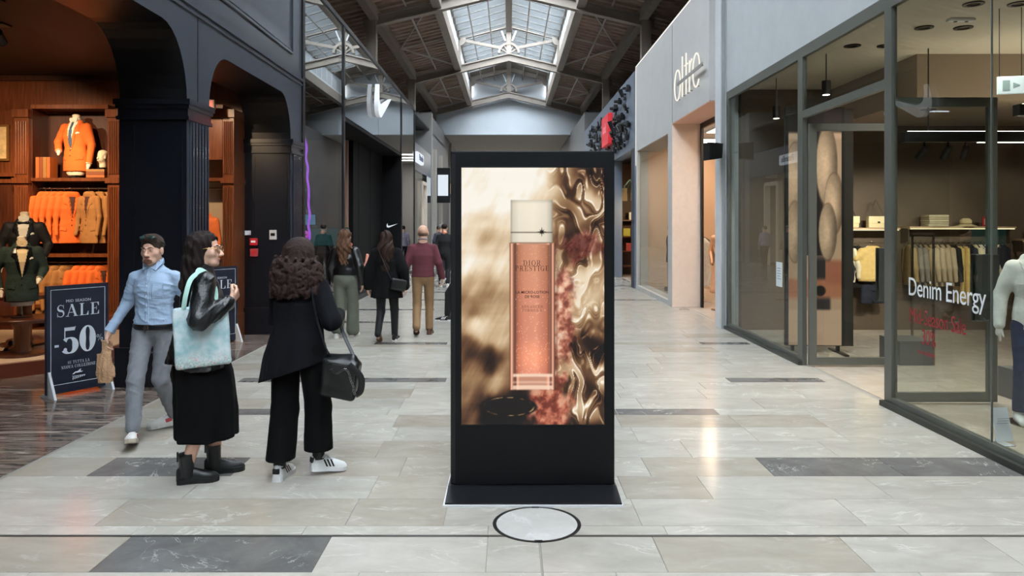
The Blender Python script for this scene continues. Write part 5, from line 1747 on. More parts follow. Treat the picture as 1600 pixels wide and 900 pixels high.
MB().box(-0.17, 0.17, -0.034, -0.03, -0.055, 0.055).build('face', mat('sign_red', (150, 24, 28), 0.4, emit=(190, 30, 34), estr=0.35), ex)
MB().tube([(0, 0, 0.07), (0, 0, 0.57)], 0.008, 6).build('rod', M_dark_steel, ex)
# switches and alarm boxes on the far navy pier
def wallbox(name, x, z, w, h, m, label, cat, mark=None):
    o = empty(name, (x, 11.7, z), 0, label, cat)
    MB().cbox(-w / 2, w / 2, -0.045, -0.01, -h / 2, h / 2, 0.004).build('case', m, o)
    if mark: MB().box(-w * 0.3, w * 0.3, -0.048, -0.0445, -h * 0.12, h * 0.18).build('panel', mark, o)
wallbox('light_switch', -4.12, 1.60, 0.09, 0.07, M_white, 'small white switch plate on the far navy pier', 'switch')
wallbox('fire_alarm_box', -4.03, 1.46, 0.12, 0.11, mat('alarm_red', (186, 28, 36), 0.4), 'bright red fire alarm call box, upper of the two', 'alarm box', M_white)
wallbox('fire_alarm_box', -4.02, 1.29, 0.12, 0.12, mat('alarm_red2', (168, 60, 66), 0.4), 'pinkish red call box, lower of the two', 'alarm box', MATS['alarm_red'])
wallbox('door_intercom', -3.72, 1.57, 0.11, 0.15, mat('intercom_grey', (186, 188, 190), 0.4), 'rounded pale grey intercom on the far navy pier', 'intercom', M_dark_steel)
# letter fragment of the shop sign above the arches
ls = MB()
ls.beam((XL + 0.05, 9.65, 5.0), (XL + 0.05, 9.9, 5.55), 0.03, 0.06, up=(1, 0, 0))
ls.beam((XL + 0.05, 9.55, 4.98), (XL + 0.05, 9.8, 5.0), 0.03, 0.06, up=(1, 0, 0))
ls = ls.build('shop_letter', M_white)
tag(ls, 'white slanting letter of the menswear shop sign above the arches', 'letter')

# ---- behind the mirror glass: neon figure, screens, ring lamp
nf = empty('neon_figure', (-3.72, 13.6, 0), 0, 'tall purple neon line figure behind the glass', 'neon light')
pts = [(0.05 * math.sin(t * 0.2) + 0.012 * math.sin(t * 2.3), 0.02 * math.cos(t * 3), 0.6 + t * 0.15) for t in np.linspace(0, 18, 60)]
MB().tube(pts, 0.022, 6).build('tube', glow('neon_purple', (196, 90, 255), 3.0), nf)
pts = [(-0.05 + 0.1 * math.sin(t * 1.7), 0.03, 0.6 + t * 0.06) for t in np.linspace(0, 18, 60)]
MB().tube(pts, 0.03, 6).build('tube', glow('neon_pink', (232, 60, 226), 2.4), nf)
MB().lathe([(0.25, 0), (0.25, 0.5), (0.2, 0.6)], (0, 0, 0), 20).build('base', M_black, nf)
for nm, c, s, m, lb in (('display_screen', (-4.35, 16.0, 1.83), (0.34, 0.05, 0.22), glow('screen_blue', (120, 190, 226), 1.2), 'small bright blue screen behind the glass by the neon figure'), ('display_screen', (-4.45, 18.2, 1.42), (0.98, 0.05, 0.42), glow('screen_green', (40, 118, 112), 0.8), 'wide dark green screen behind the glass')):
    o = empty(nm, c, 0, lb, 'screen')
    MB().box(-s[0] / 2 - 0.02, s[0] / 2 + 0.02, -s[1] / 2, s[1] / 2, -s[2] / 2 - 0.02, s[2] / 2 + 0.02).build('bezel', M_black, o)
    MB().box(-s[0] / 2, s[0] / 2, -s[1] / 2 - 0.004, -s[1] / 2, -s[2] / 2, s[2] / 2).build('picture', m, o)
    MB().box(-0.05, 0.05, -0.02, 0.05, -c[2], -s[2] / 2 - 0.02).build('stand', M_black, o)
# white sign on the far glass shop
ws = empty('shop_sign', (XL + 0.02, 28.2, 4.2), R(90), 'white lit lettering on the far glass shop', 'sign')
MB().cbox(-0.9, 0.9, -0.09, 0.045, -0.18, 0.22, 0.05).build('plate', glow('sign_white', (228, 236, 244), 1.1), ws)
t_ = text_mb('Pittarello', 0.34, 0.01, 'CENTER').build('lettering', mat('sign_ink', (70, 84, 110), 0.5), ws); t_.location = (0, -0.095, -0.08)
for i, (y, x, z, w, h) in enumerate(((36.0, -3.2, 3.6, 0.7, 1.7), (38.5, -2.9, 3.55, 0.55, 0.9))):
    o = empty('blade_sign', (x, y, z), 0, ['tall lit blade sign on the far pier beside the kiosk edge', 'lower lit blade sign behind the burgundy sweater man'][i], 'sign')
    MB().cbox(-w / 2, w / 2, -0.08, 0.08, -h / 2, h / 2, 0.02).build('case', M_dark_steel, o)
    MB().box(-w * .36, w * .36, -0.085, -0.08, -h * .3, h * .3).build('face', glow('blade_white', (226, 236, 246), 1.0) if i == 0 else glow('blade_warm', (246, 214, 178), 1.0), o)
    MB().box(XL - x, -w / 2, -0.03, 0.03, -0.03, 0.03).build('bracket', M_dark_steel, o)

# ================================================================ DENIM SHOP
M_cloth = {}
def cloth(name, rgb, var=0.12, bump=0.2):
    return mat(name, rgb, 0.9, var=var, vscale=14, bump=bump, bscale=220)

# ---- standing fashion poster behind the far window
def paint_poster(nx=72, nz=300):
    u, v = np.meshgrid(np.linspace(0, 1, nx), np.linspace(0, 1, nz))
    img = np.ones((nz, nx, 3)) * np.array((206, 172, 146)) / 255
    def blend(m, c):
        nonlocal img
        m = np.clip(m, 0, 1)[..., None]; img = img * (1 - m) + np.asarray(c) / 255. * m
    soft = lambda d, w: np.clip(.5 - d / w, 0, 1)
    blend(soft(v - .1, .02), (52, 44, 42))
    blend(soft(np.abs(v - .115) - .012, .01), (232, 196, 170))
    blend(soft(np.abs(u - .5) - .16, .04) * (v < .62), (38, 32, 34))
    blend(soft(np.maximum(np.abs(u - .62) - .17, .62 - v), .05), (54, 48, 52))
    blend(soft(np.maximum(.72 - v, v - .80), .02), (188, 122, 92))
    blend(soft(np.maximum(.64 - v, v - .74), .02) * (u > .7), (176, 108, 84))
    blend(soft(.85 - v, .01), (222, 186, 160))
    blend(soft(np.hypot((u - .6) / .1, (v - .77) / .022) - 1, .3), (24, 20, 22))
    # quilted sleeves
    for cx, cy, rx, ry in ((.13, .30, .2, .16), (.12, .52, .16, .13), (.72, .24, .2, .17), (.86, .40, .18, .13), (.74, .52, .17, .12)):
        d = np.hypot((u - cx) / rx, (v - cy) / ry) - 1
        sh = np.clip(.72 + .42 * (-d) - .25 * (u - cx) / rx, 0.2, 1.1)
        tex = 1 + .14 * (fbm(u * 26, v * 90, 3) - .5)
        c = np.stack([226 * sh * tex, 190 * sh * tex, 160 * sh * tex], -1)
        m = soft(d, .14)[..., None]
        img = img * (1 - m) + np.clip(c / 255., 0, 1) * m
        blend(soft(np.abs(d) - .02, .06) * .6, (110, 76, 60))
    zig = np.abs(((v * 18) % 1) - .5) * .08
    blend(soft(np.abs(u - .42 - zig) - .03, .03) * ((v > .5) & (v < .85)), (210, 150, 128))
    return srgb2lin(img)
ps = empty('poster_stand', (3.80, 10.05, 0), R(-4), 'tall printed fashion poster stand behind the far window pane', 'poster')
MB().box(-0.04, 0.74, 0.002, 0.06, 0.09, 3.32).build('board', mat('poster_edge', (34, 34, 34), 0.5), ps)
pp = paint_mesh('poster_print', paint_poster(), 0.70, 3.2, attr_mat('poster_ink', 0, 0.55), ps); pp.location = (0.0, -0.002, 0.1)
MB().box(0.70, 0.86, 0.01, 0.09, 0.09, 3.3).build('side_panel', mat('poster_side', (58, 54, 50), 0.5), ps)
for x in (0.06, 0.66):
    MB().box(x - 0.03, x + 0.03, -0.3, 0.3, 0, 0.02).build('foot', M_dark_steel, ps)
    MB().box(x - 0.02, x + 0.02, 0.005, 0.05, 0.02, 0.1).build('foot_post', M_dark_steel, ps)

# ---- wall shelves and rails
def wall_shelf(x0, x1, z, label, rail=1.44):
    s = empty('wall_shelf', ((x0 + x1) / 2, 12.0, z), 0, label, 'shelf', 'shelves on the taupe wall')
    w = (x1 - x0) / 2
    MB().box(-w, w, -0.2, 0.14, -0.03, 0).build('board', wood('shelf_ash', (206, 178, 146), (190, 160, 128), 0.5, stretch=(1, 12, 12), coat=0), s)
    MB().box(-w + 0.02, w - 0.02, -0.19, -0.17, -0.042, -0.03).build('light_strip', glow('shelf_led', (255, 228, 180), 2.5), s)
    MB().tube([(-w, -0.08, rail - z), (w, -0.08, rail - z)], 0.012, 8).build('rail', M_brass, s)
    for x in (-w + 0.04, w - 0.04):
        MB().box(x - 0.012, x + 0.012, -0.09, 0.14, rail - z - 0.01, -0.03).build('bracket', M_brass, s)
wall_shelf(4.75, 6.25, 1.68, 'pale wooden wall shelf with two cream handbags on it')
wall_shelf(6.4, 8.1, 1.70, 'pale wooden wall shelf with a folded stack and hat on it')
wall_shelf(8.25, 9.6, 1.50, 'lower wall shelf partly cut by the edge of the photo', 1.3)

def garment_mesh(kind, m):
    h = 0.012
    if kind == 'shirt':
        f = Fld((-0.34, -0.12, -0.72), (0.34, 0.12, 0.08), h)
        f.zloft([(-0.66, 0, 0, 0.21, 0.05), (-0.3, 0, 0, 0.20, 0.055), (-0.08, 0, 0, 0.2, 0.05), (-0.03, 0, 0, 0.15, 0.045), (0.03, 0, 0, 0.06, 0.04)], 0.02, (9, .05, 0))
        for s in (-1, 1): f.cone((s * .17, 0, -.06), (s * .25, 0, -.36), .05, .045, .02).cone((s * .25, 0, -.36), (s * .25, 0.02, -.56), .045, .035, .02)
    elif kind == 'vest':
        f = Fld((-0.34, -0.14, -0.62), (0.34, 0.14, 0.08), h)
        f.zloft([(-0.54, 0, 0, 0.235, 0.085), (-0.5, 0, 0, 0.25, 0.1), (-0.3, 0, 0, 0.235, 0.09), (-0.14, 0, 0, 0.22, 0.085), (-0.06, 0, 0, 0.2, 0.07), (0.03, 0, 0, 0.09, 0.05)], 0.02)
        for s in (-1, 1): f.cone((s * .18, 0, -.06), (s * .27, 0, -.18), .06, .05, .03)
    elif kind == 'trousers':
        f = Fld((-0.26, -0.12, -1.02), (0.26, 0.12, 0.05), h)
        f.zloft([(-0.3, 0, 0, 0.18, 0.05), (-0.1, 0, 0, 0.17, 0.055), (0.0, 0, 0, 0.15, 0.05)], 0.02)
        for s in (-1, 1): f.cone((s * .085, 0, -.2), (s * .1, 0, -.95), .085, .06, .02, .6)
        f.cut((0, 0, -1), (0, 0, -0.95))
    elif kind == 'shorts':
        f = Fld((-0.26, -0.12, -0.55), (0.26, 0.12, 0.05), h)
        f.zloft([(-0.25, 0, 0, 0.19, 0.06), (0.0, 0, 0, 0.15, 0.05)], 0.02)
        for s in (-1, 1): f.cone((s * .09, 0, -.2), (s * .11, 0, -.5), .1, .095, .02, .6)
        f.cut((0, 0, -1), (0, 0, -0.46))
    elif kind == 'dress':
        f = Fld((-0.26, -0.16, -1.1), (0.26, 0.16, 0.08), h)
        f.zloft([(-1.05, 0, 0, 0.22, 0.12), (-0.4, 0, 0, 0.15, 0.08), (-0.08, 0, 0, 0.17, 0.07), (0.03, 0, 0, 0.07, 0.04)], 0.02, (8, .1, 0))
    f.wrinkle(0.006, 20, hash(kind) % 7)
    return f
GM = {}
def garment(kind, m, name, label, loc, yaw, group, sc_=1.0):
    root = empty(name, loc, yaw, label, 'garment', group)
    root.scale = (sc_,) * 3
    key = (kind, m.name)
    if key not in GM:
        f = GM.setdefault(kind, None) or garment_mesh(kind, m)
        GM[kind] = f
        GM[key] = f.mesh(name, m)
    inst('cloth', GM[key], root)
    if 'hang' not in GM:
        GM['hang'] = MB().tube([(-0.17, 0, -0.02), (-0.05, 0, 0.045), (0, 0, 0.055), (0.05, 0, 0.045), (0.17, 0, -0.02)], 0.008, 6).mesh('hanger', M_brass)
        GM['hook'] = MB().tube([(0, 0, 0.05), (0, 0, 0.09), (0.015, 0, 0.105), (0.025, 0, 0.09)], 0.004, 6).mesh('hook', M_brass)
    inst('hanger', GM['hang'], root)
    inst('hook', GM['hook'], root)
    return root
G_navy = cloth('denim_navy', (34, 40, 56)); G_yel = cloth('canvas_yellow', (214, 184, 118)); G_beige = cloth('linen_beige', (176, 158, 132)); G_cream = cloth('cotton_cream', (226, 214, 186)); G_khaki = cloth('khaki', (150, 128, 92)); G_white = cloth('denim_white', (226, 226, 220)); G_black = cloth('jersey_black', (18, 18, 20)); G_grey = cloth('jersey_grey', (120, 112, 104)); G_blue = cloth('denim_blue', (52, 70, 104))
gr1 = 'clothes on the first wall rail'
garment('vest', G_yel, 'canvas_vest', 'pale yellow canvas vest facing out on the first wall rail', (5.84, 11.88, 1.36), R(185), gr1)
o = garment('shorts', G_navy, 'denim_shorts', 'dark navy shorts hanging below the yellow vest', (5.86, 11.93, 0.92), R(185), gr1)
garment('shirt', G_navy, 'denim_shirt', 'navy top at the start of the first wall rail', (5.28, 11.9, 1.36), R(150), gr1, 0.9)
garment('shirt', G_cream, 'cotton_shirt', 'cream short jacket beside the navy top on the first rail', (5.42, 11.95, 1.36), R(150), gr1, 0.85)
garment('trousers', G_cream, 'cotton_trousers', 'cream trousers hanging low below the navy top', (5.24, 11.9, 0.85), R(170), gr1, 0.6)
garment('shirt', G_black, 'dark_jacket', 'black jacket just left of the yellow vest', (5.6, 11.97, 1.36), R(160), gr1)
gr2 = 'clothes on the second wall rail'
seq = [('shirt', G_khaki, 'khaki_shirt'), ('shirt', G_grey, 'grey_shirt'), ('shirt', G_grey, 'grey_shirt'), ('shirt', G_khaki, 'khaki_shirt'), ('shirt', G_beige, 'beige_shirt'), ('shirt', G_beige, 'beige_shirt'), ('shirt', G_beige, 'beige_shirt'), ('shirt', G_beige, 'beige_shirt'),
       ('shirt', G_black, 'black_shirt'), ('trousers', G_yel, 'yellow_trousers'), ('trousers', G_yel, 'yellow_trousers'), ('shirt', G_navy, 'navy_shirt'), ('shirt', G_cream, 'cream_jacket'), ('shirt', G_white, 'white_jacket'), ('shirt', G_white, 'white_jacket'), ('shirt', G_cream, 'cream_jacket'), ('vest', G_cream, 'cream_vest'), ('shirt', G_navy, 'navy_shirt')]
words = 'first second third fourth fifth sixth seventh eighth ninth tenth eleventh twelfth thirteenth fourteenth fifteenth sixteenth seventeenth eighteenth'.split()
for i, (k, m, n) in enumerate(seq):
    x = 6.45 + i * 0.088
    garment(k, m, n, '%s, %s garment along the second wall rail' % (n.replace('_', ' '), words[i]), (x, 11.9, 1.38), R(262 if i < 14 else 215), gr2, 0.95)
for i, (m, n) in enumerate(((G_black, 'black_dress'), (G_black, 'black_dress'), (G_blue, 'blue_shirt'), (G_white, 'white_shirt'))):
    garment('dress' if i < 2 else 'shirt', m, n, '%s, %s garment on the low rail by the photo edge' % (n.replace('_', ' '), words[i]), (8.35 + i * 0.2, 11.9, 1.22), R(230), 'clothes on the low wall rail')

# ---- handbags, folded stack, hat, small signs on the shelves
def handbag(x, label):
    b = empty('handbag', (x, 11.9, 1.68), R(4), label, 'handbag', 'cream handbags on the shelf')
    m = mat('bag_cream', (234, 220, 178), 0.45)
    MB().cbox(-0.16, 0.16, -0.05, 0.05, 0, 0.18, 0.02).build('body', m, b, smooth=True)
    MB().cbox(-0.163, 0.163, -0.06, -0.045, 0.07, 0.185, 0.008).build('flap', m, b)
    MB().box(-0.02, 0.02, -0.066, -0.058, 0.075, 0.1).build('clasp', M_brass, b)
    for s in (-1, 1):
        MB().tube([(s * 0.13, 0, 0.17), (s * 0.02, 0.03, 0.42), (0, 0.03, 0.45)], 0.007, 6).build('strap', M_brass, b)
handbag(5.46, 'cream handbag on the shelf, left one by the poster')
handbag(5.92, 'cream handbag on the shelf, above the yellow vest')
for i in range(5):
    o = MB().cbox(-0.16, 0.16, -0.13, 0.13, 0, 0.036, 0.014).build('folded_sweater', [cloth('knit_cream', (206, 194, 166)), cloth('knit_sand', (190, 176, 150))][i % 2], smooth=True)
    o.location = (6.85 + 0.004 * (i % 2), 11.9, 1.702 + i * 0.037); o.rotation_euler = (0, 0, R(2 * (i % 3) - 2))
    tag(o, 'folded cream sweater on the second shelf, %s in the pile' % ['bottom', 'second from the bottom', 'middle', 'second from the top', 'top'][i], 'sweater', 'folded sweaters on the shelf')
hat = empty('straw_hat', (7.35, 11.9, 1.702), 0, 'woven cream hat lying on the second wall shelf', 'hat')
MB().lathe([(0.17, 0), (0.15, 0.015), (0.09, 0.03), (0.085, 0.1), (0.05, 0.13)], (0, 0, 0), 24).build('crown', cloth('straw', (222, 204, 160)), hat, smooth=True)
MB().lathe([(0.092, 0.032), (0.09, 0.055)], (0, 0, 0), 24).build('band', G_khaki, hat)
sg = empty('shelf_sign', (7.66, 11.86, 1.702), 0, 'small red evacuation sign standing on the second shelf', 'sign')
MB().box(-0.07, 0.07, -0.008, 0.008, 0, 0.15).build('plate', mat('sign_red2', (172, 30, 36), 0.4), sg)
MB().box(-0.045, 0.045, -0.011, -0.008, 0.03, 0.12).build('symbol', mat('sign_rose', (220, 150, 150), 0.4), sg)
rb = empty('red_bag', (8.55, 11.9, 1.502), R(5), 'dark red handbag on the low shelf near the photo edge', 'handbag')
MB().cbox(-0.15, 0.15, -0.06, 0.06, 0, 0.2, 0.03).build('body', mat('bag_red', (140, 26, 34), 0.5), rb, smooth=True)
MB().tube([(-0.07, 0, 0.19), (-0.05, 0, 0.3), (0.05, 0, 0.3), (0.07, 0, 0.19)], 0.01, 6).build('handle', M_black, rb)
bb = empty('black_bag', (8.8, 11.95, 1.502), R(-5), 'black bucket bag beside the dark red handbag', 'handbag')
MB().lathe([(0.09, 0), (0.12, 0.02), (0.12, 0.2), (0.08, 0.26)], (0, 0, 0), 20, 1.1, 0.7).build('body', M_black, bb, smooth=True)
MB().tube([(-0.08, 0, 0.24), (-0.04, 0, 0.34), (0.04, 0, 0.34), (0.08, 0, 0.24)], 0.009, 6).build('handle', M_black, bb)

# ---- steel display rack with grey plinth
def rack(x, y, label, w=0.42):
    r = empty('display_rack', (x, y, 0), 0, label, 'rack', 'steel display racks on grey plinths')
    MB().cbox(-w / 2, w / 2 - 0.01, -0.25, 0.25, 0, 0.30, 0.004).build('plinth', mat('plinth_grey', (92, 92, 92), 0.5), r)
    for yy in (-0.24, 0.24):
        MB().box(w / 2 - 0.01, w / 2 + 0.012, yy - 0.012, yy + 0.012, 0, 1.62).build('upright', M_brass, r)
    MB().tube([(w / 2, -0.24, 1.62), (w / 2, 0.24, 1.62)], 0.012, 8).build('cross_bar', M_brass, r)
    return r
rack(5.02, 9.35, 'steel rack with grey plinth seen through the near door')
rack(5.2, 7.3, 'steel rack with grey plinth behind the dressed mannequin')

# ---- window mannequin in white denim jacket and jeans
mq = empty('shop_mannequin', (4.58, 6.45, 0), R(160), 'headless mannequin in white denim jacket and jeans at the photo edge', 'mannequin')
arm = {1: ((0.235, -0.05, -0.30), (0.27, 0.04, -0.56)), -1: ((-0.235, -0.05, -0.30), (-0.27, 0.04, -0.56))}
f = jacket_fld(arm, 0.010, length=0.60, w=0.82)
jk = f.build('jacket', G_white, mq); jk.location = (0, 0, 1.42)
for s in (-1, 1):
    patch(f, 'collar', [(s * .01, -0.05), (s * .06, 0.03), (s * .12, 0.0), (s * .10, -0.09), (s * .05, -0.12)], 1, 0.012, G_white, jk)
    patch(f, 'chest_pocket', [(s * .06, -0.19), (s * .14, -0.19), (s * .14, -0.30), (s * .10, -0.32), (s * .06, -0.30)], 1, 0.006, G_white, jk)
patch(f, 'placket', [(-.014, -.58), (.014, -.58), (.014, -.05), (-.014, -.05)], 1, 0.006, G_white, jk)
jt = Fld((-0.25, -0.2, 0.05), (0.25, 0.25, 1.0), 0.011)
jt.ell((0, 0, 0.86), (0.165, 0.115, 0.13), 0.03)
jt.cone((0.085, 0, 0.84), (0.10, 0.04, 0.48), 0.09, 0.062, 0.03).cone((0.10, 0.04, 0.48), (0.11, 0.0, 0.12), 0.062, 0.055, 0.02).cone((-0.085, 0, 0.84), (-0.10, 0.0, 0.48), 0.09, 0.062, 0.03).cone((-0.10, 0.0, 0.48), (-0.11, -0.05, 0.12), 0.062, 0.055, 0.02)
jt.cut((0, 0, -1), (0, 0, 0.10)).wrinkle(0.004, 26, 2).build('jeans', cloth('jeans_dark', (38, 52, 84)), mq)
MB().lathe([(0.05, 1.40), (0.048, 1.52), (0.053, 1.57), (0.03, 1.585)], (0, -0.01, 0), 20).build('neck', mat('mannequin_white', (220, 214, 206), 0.4), mq, smooth=True)
for s in (-1, 1):
    h_ = Fld((s * .27 - .09, -.05, 0.68), (s * .27 + .09, .15, 0.90), 0.006)
    h_.cone((s * .27, .04, .86), (s * .27, .05, .79), .024, .032, .01, .7)
    for q in range(4): h_.cone((s * .27, .03 + .014 * q, .79), (s * .268, .035 + .015 * q, .715 + .008 * abs(q - 1.5)), .0085, .007, .004)
    h_.cone((s * .26, .07, .82), (s * .25, .095, .765), .01, .008, .006)
    h_.build('hand', MATS['mannequin_white'], mq)
    fo = Fld((s * .11 - .07, -.16 , -.01), (s * .11 + .07, .26, .15), 0.008)
    y0 = 0.0 if s > 0 else -0.05
    fo.cone((s * .11, y0 - .03, .04), (s * .11, y0 + .14, .03), .042, .036, .02).cone((s * .11, y0, .05), (s * .11, y0, .11), .04, .038, .02).cut((0, 0, -1), (0, 0, 0))
    fo.build('shoe', mat('canvas_shoe', (226, 226, 222), 0.6), mq)
MB().lathe([(0.2, 0), (0.2, 0.008)], (0, 0, 0), 32).build('floor_plate', M_brass, mq)

# ---- small acrylic info card by the glass
ic = empty('info_card', (3.9, 5.85, 0.0), R(8), 'small white information card standing inside the near window', 'card')
card = MB().obox((0, 0, 0.16), (0.145, 0.006, 0.26), rot(R(-14), 0, 0)).build('card', mat('card_white', (214, 222, 232), 0.3), ic)
for i in range(6):
    MB().obox((0, -0.005 - 0.0045 * (i - 2.5), 0.16 + 0.02 * (i - 2.5)), (0.1, 0.002, 0.004), rot(R(-14), 0, 0)).build('text_line', mat('card_ink', (150, 160, 172), 0.5), card)
MB().box(-0.07, 0.07, -0.06, 0.08, 0, 0.006).build('foot', MATS['card_white'], ic)
MB().obox((0, 0.035, 0.085), (0.02, 0.006, 0.18), rot(R(22), 0, 0)).build('strut', MATS['card_white'], ic)

# ---- ceiling fittings
def downlight(x, y, power, label, z=3.95, group='recessed ceiling downlights', colr=(1, 0.93, 0.84)):
    d = empty('downlight', (x, y, z), 0, label, 'ceiling light', group)
    mb = MB().lathe([(0.062, -0.001), (0.062, -0.012), (0.098, -0.012), (0.1, -0.001)], (0, 0, 0), 24); mb.f = mb.f[:-2]
    mb.build('rim', M_black, d)
    MB().lathe([(0.061, -0.002), (0.061, -0.005)], (0, 0, 0), 20).build('lens', mat('dim_lens', (70, 66, 60), 0.2), d)
    if power:
        l = bpy.data.lights.new('downlight', 'SPOT'); l.energy = power; l.color = colr; l.spot_size = R(120); l.spot_blend = 0.8; l.shadow_soft_size = 0.06
        lo = bpy.data.objects.new('downlight_lamp', l); link(lo, d); lo.location = (0, 0, -0.03)
dl = [(4.65, 7.4, 90), (5.1, 7.4, 90), (4.66, 8.3, 90), (5.1, 8.3, 90), (4.66, 9.15, 60), (4.25, 9.15, 50), (5.6, 6.2, 110), (5.9, 10.4, 30), (4.3, 5.4, 110)]
for i, (x, y, p) in enumerate(dl):
    downlight(x, y, p, 'round black recessed downlight in the denim shop ceiling, %s' % ['front row, left of pair', 'front row, right of pair', 'second row, left of pair', 'second row, right of pair', 'third row, inner one', 'third row, beside the glass', 'over the mannequin', 'under the bulkhead', 'nearest the camera'][i], z=3.95 if i != 7 else 3.35)
sd = empty('smoke_detector', (4.86, 7.95, 3.95), 0, 'white oblong detector between the ceiling downlights', 'detector')
MB().cbox(-0.14, 0.14, -0.04, 0.04, -0.03, 0, 0.012).build('case', M_white, sd)
for x in (-0.06, 0.06): MB().lathe([(0.018, -0.036), (0.018, -0.029)], (x, 0, 0), 12).build('eye', M_black, sd)
cc = empty('dome_camera', (4.45, 10.7, 3.35), 0, 'small white dome camera on the denim shop ceiling', 'camera')
cc.location = (5.45, 10.6, 3.35)
MB().lathe([(0.07, 0), (0.07, -0.04), (0.06, -0.05)], (0, 0, 0), 20).build('base', M_white, cc)
MB().ball((0, 0, -0.055), 0.048, 16, 8).build('dome', M_black, cc, smooth=True)
def track(x0, x1, y, z, label, heads, led=None):
    t = empty('track_light', ((x0 + x1) / 2, y, z), 0, label, 'track light', 'black ceiling tracks')
    w = (x1 - x0) / 2
    MB().box(-w, w, -0.06, 0.06, -0.05, 0.08).build('track', M_black, t)
    for xx in (-w * .8, w * .8): MB().tube([(xx, 0, 0.08), (xx, 0, 3.95 - z if y < 9.6 else 3.35 - z)], 0.008, 6).build('suspension', M_dark_steel, t)
    for i, hx in enumerate(heads):
        d = Vector((-0.25 + 0.2 * i, 0.75, -0.8)).normalized()
        MB().tube([(hx, 0, -0.05), (hx, 0, -0.1)], 0.012, 6).build('stem', M_black, t)
        p = Vector((hx, 0, -0.14)) - d * 0.03
        hd_ = MB().tube([p, p + d * 0.17], 0.045, 14).build('spot_head', M_black, t)
        MB().tube([p + d * 0.171, p + d * 0.173], 0.036, 14).build('lens', glow('cool_lens', (255, 244, 226), 10), hd_)
        l = bpy.data.lights.new('spot', 'SPOT'); l.energy = 130; l.color = (1, 0.9, 0.76); l.spot_size = R(60); l.spot_blend = 0.6; l.shadow_soft_size = 0.04
        lo = bpy.data.objects.new('track_lamp', l); link(lo, t)
        tgt = Vector((hx + (-0.5 + 0.5 * i), 12.0 - y, 1.25 - z))
        lo.location = p + d * 0.2; lo.rotation_euler = (tgt - lo.location).to_track_quat('-Z', 'Y').to_euler()
    if led:
        MB().box(led[0], led[1], -0.02, 0.02, -0.056, -0.05).build('led_strip', glow('led_white', (255, 250, 240), 6), t)
    MB().box(-w + 0.05, w - 0.05, -0.04, 0.04, 0.08, 0.086).build('added_uplight', glow('added_uplight_glow', (255, 240, 214), 15), t)  # unseen glow added on top of the track to brighten the ceiling
track(4.95, 8.2, 9.3, 2.82, 'black ceiling track with three spotlights before the clothes rail', [-1.35, -1.05, -0.83], (-0.68, 1.6))
track(5.9, 8.6, 8.6, 3.05, 'shorter black ceiling track deeper in the denim shop', [-0.5, 0.5])
for i, (x, y, z) in enumerate(((4.05, 11.2, 3.52), (4.12, 9.6, 3.6))):
    p = empty('pendant_spot', (x, y, z), 0, ['black cylinder pendant inside the far window', 'black cylinder pendant beside the door post'][i], 'spotlight', 'pendant cylinder lights')
    MB().tube([(0, 0, 0), (0, 0, -0.18)], 0.055, 16).build('cylinder', M_black, p)
    MB().tube([(0, 0, 0), (0, 0, 3.95 - z)], 0.007, 6).build('rod', M_dark_steel, p)
    MB().tube([(0, 0, -0.181), (0, 0, -0.184)], 0.042, 16).build('lens', glow('cool_lens', (255, 244, 226), 10), p)
es = empty('exit_sign', (5.12, 7.55, 3.16), R(-14), 'white glowing hanging exit panel inside the denim shop', 'sign')
MB().cbox(-0.12, 0.12, -0.015, 0.015, -0.09, 0.09, 0.004).build('panel', mat('exit_white', (206, 222, 230), 0.4, emit=(206, 222, 230), estr=0.35), es)
MB().box(-0.075, -0.01, -0.018, -0.015, -0.05, 0.05).build('symbol', mat('exit_grey', (150, 176, 180), 0.4), es)
MB().prism([(0.02, -0.025), (0.08, 0.0), (0.02, 0.025)], 'y', -0.018, -0.015).build('arrow', MATS['exit_grey'], es)
for xx in (-0.1, 0.1): MB().tube([(xx, 0, 0.09), (xx, 0, 0.79)], 0.004, 6).build('wire', M_dark_steel, es)

# ---- lettering on the near pane
def decal(txt, size, y_left, z, m, name, label, sx=1.0, extra=None):
    d = empty(name, (XR + 0.017, y_left, z), R(-90), label, 'lettering')
    t = text_mb(txt, size, 0.001, 'LEFT', 0.95).build('letters', m, d); t.scale = (sx, 1, 1)
    if extra:
        for tx, sz, dx, dz in extra:
            t = text_mb(tx, sz, 0.001, 'LEFT', 0.95).build('letters', m, d); t.location = (dx, 0, dz); t.scale = (sx, 1, 1)
    return d
decal('Denim Energy', 0.235, 6.74, 1.10, mat('decal_white', (232, 236, 236), 0.6), 'window_lettering', 'white words Denim Energy on the near shop window', 0.86)
decal('Mid-Season Sale', 0.19, 6.72, 0.86, mat('decal_red', (140, 22, 38), 0.6), 'window_lettering', 'red sale words with percentage on the near shop window', 0.72, [('30%', 0.19, 0.2, -0.17), ('su una selezione', 0.06, 0.14, -0.26)])
pl = empty('paper_notice', (XR + 0.017, 9.95, 0.9), R(-90), 'small white paper notice on the far shop window', 'notice')
MB().box(-0.11, 0.11, -0.001, 0.001, 0, 0.33).build('sheet', mat('paper_white', (214, 222, 224), 0.7), pl)
for i in range(5):
    MB().box(-0.07, 0.07 - 0.02 * (i % 2), -0.002, -0.001, 0.1 + 0.035 * i, 0.112 + 0.035 * i).build('text_line', MATS['card_ink'], pl)

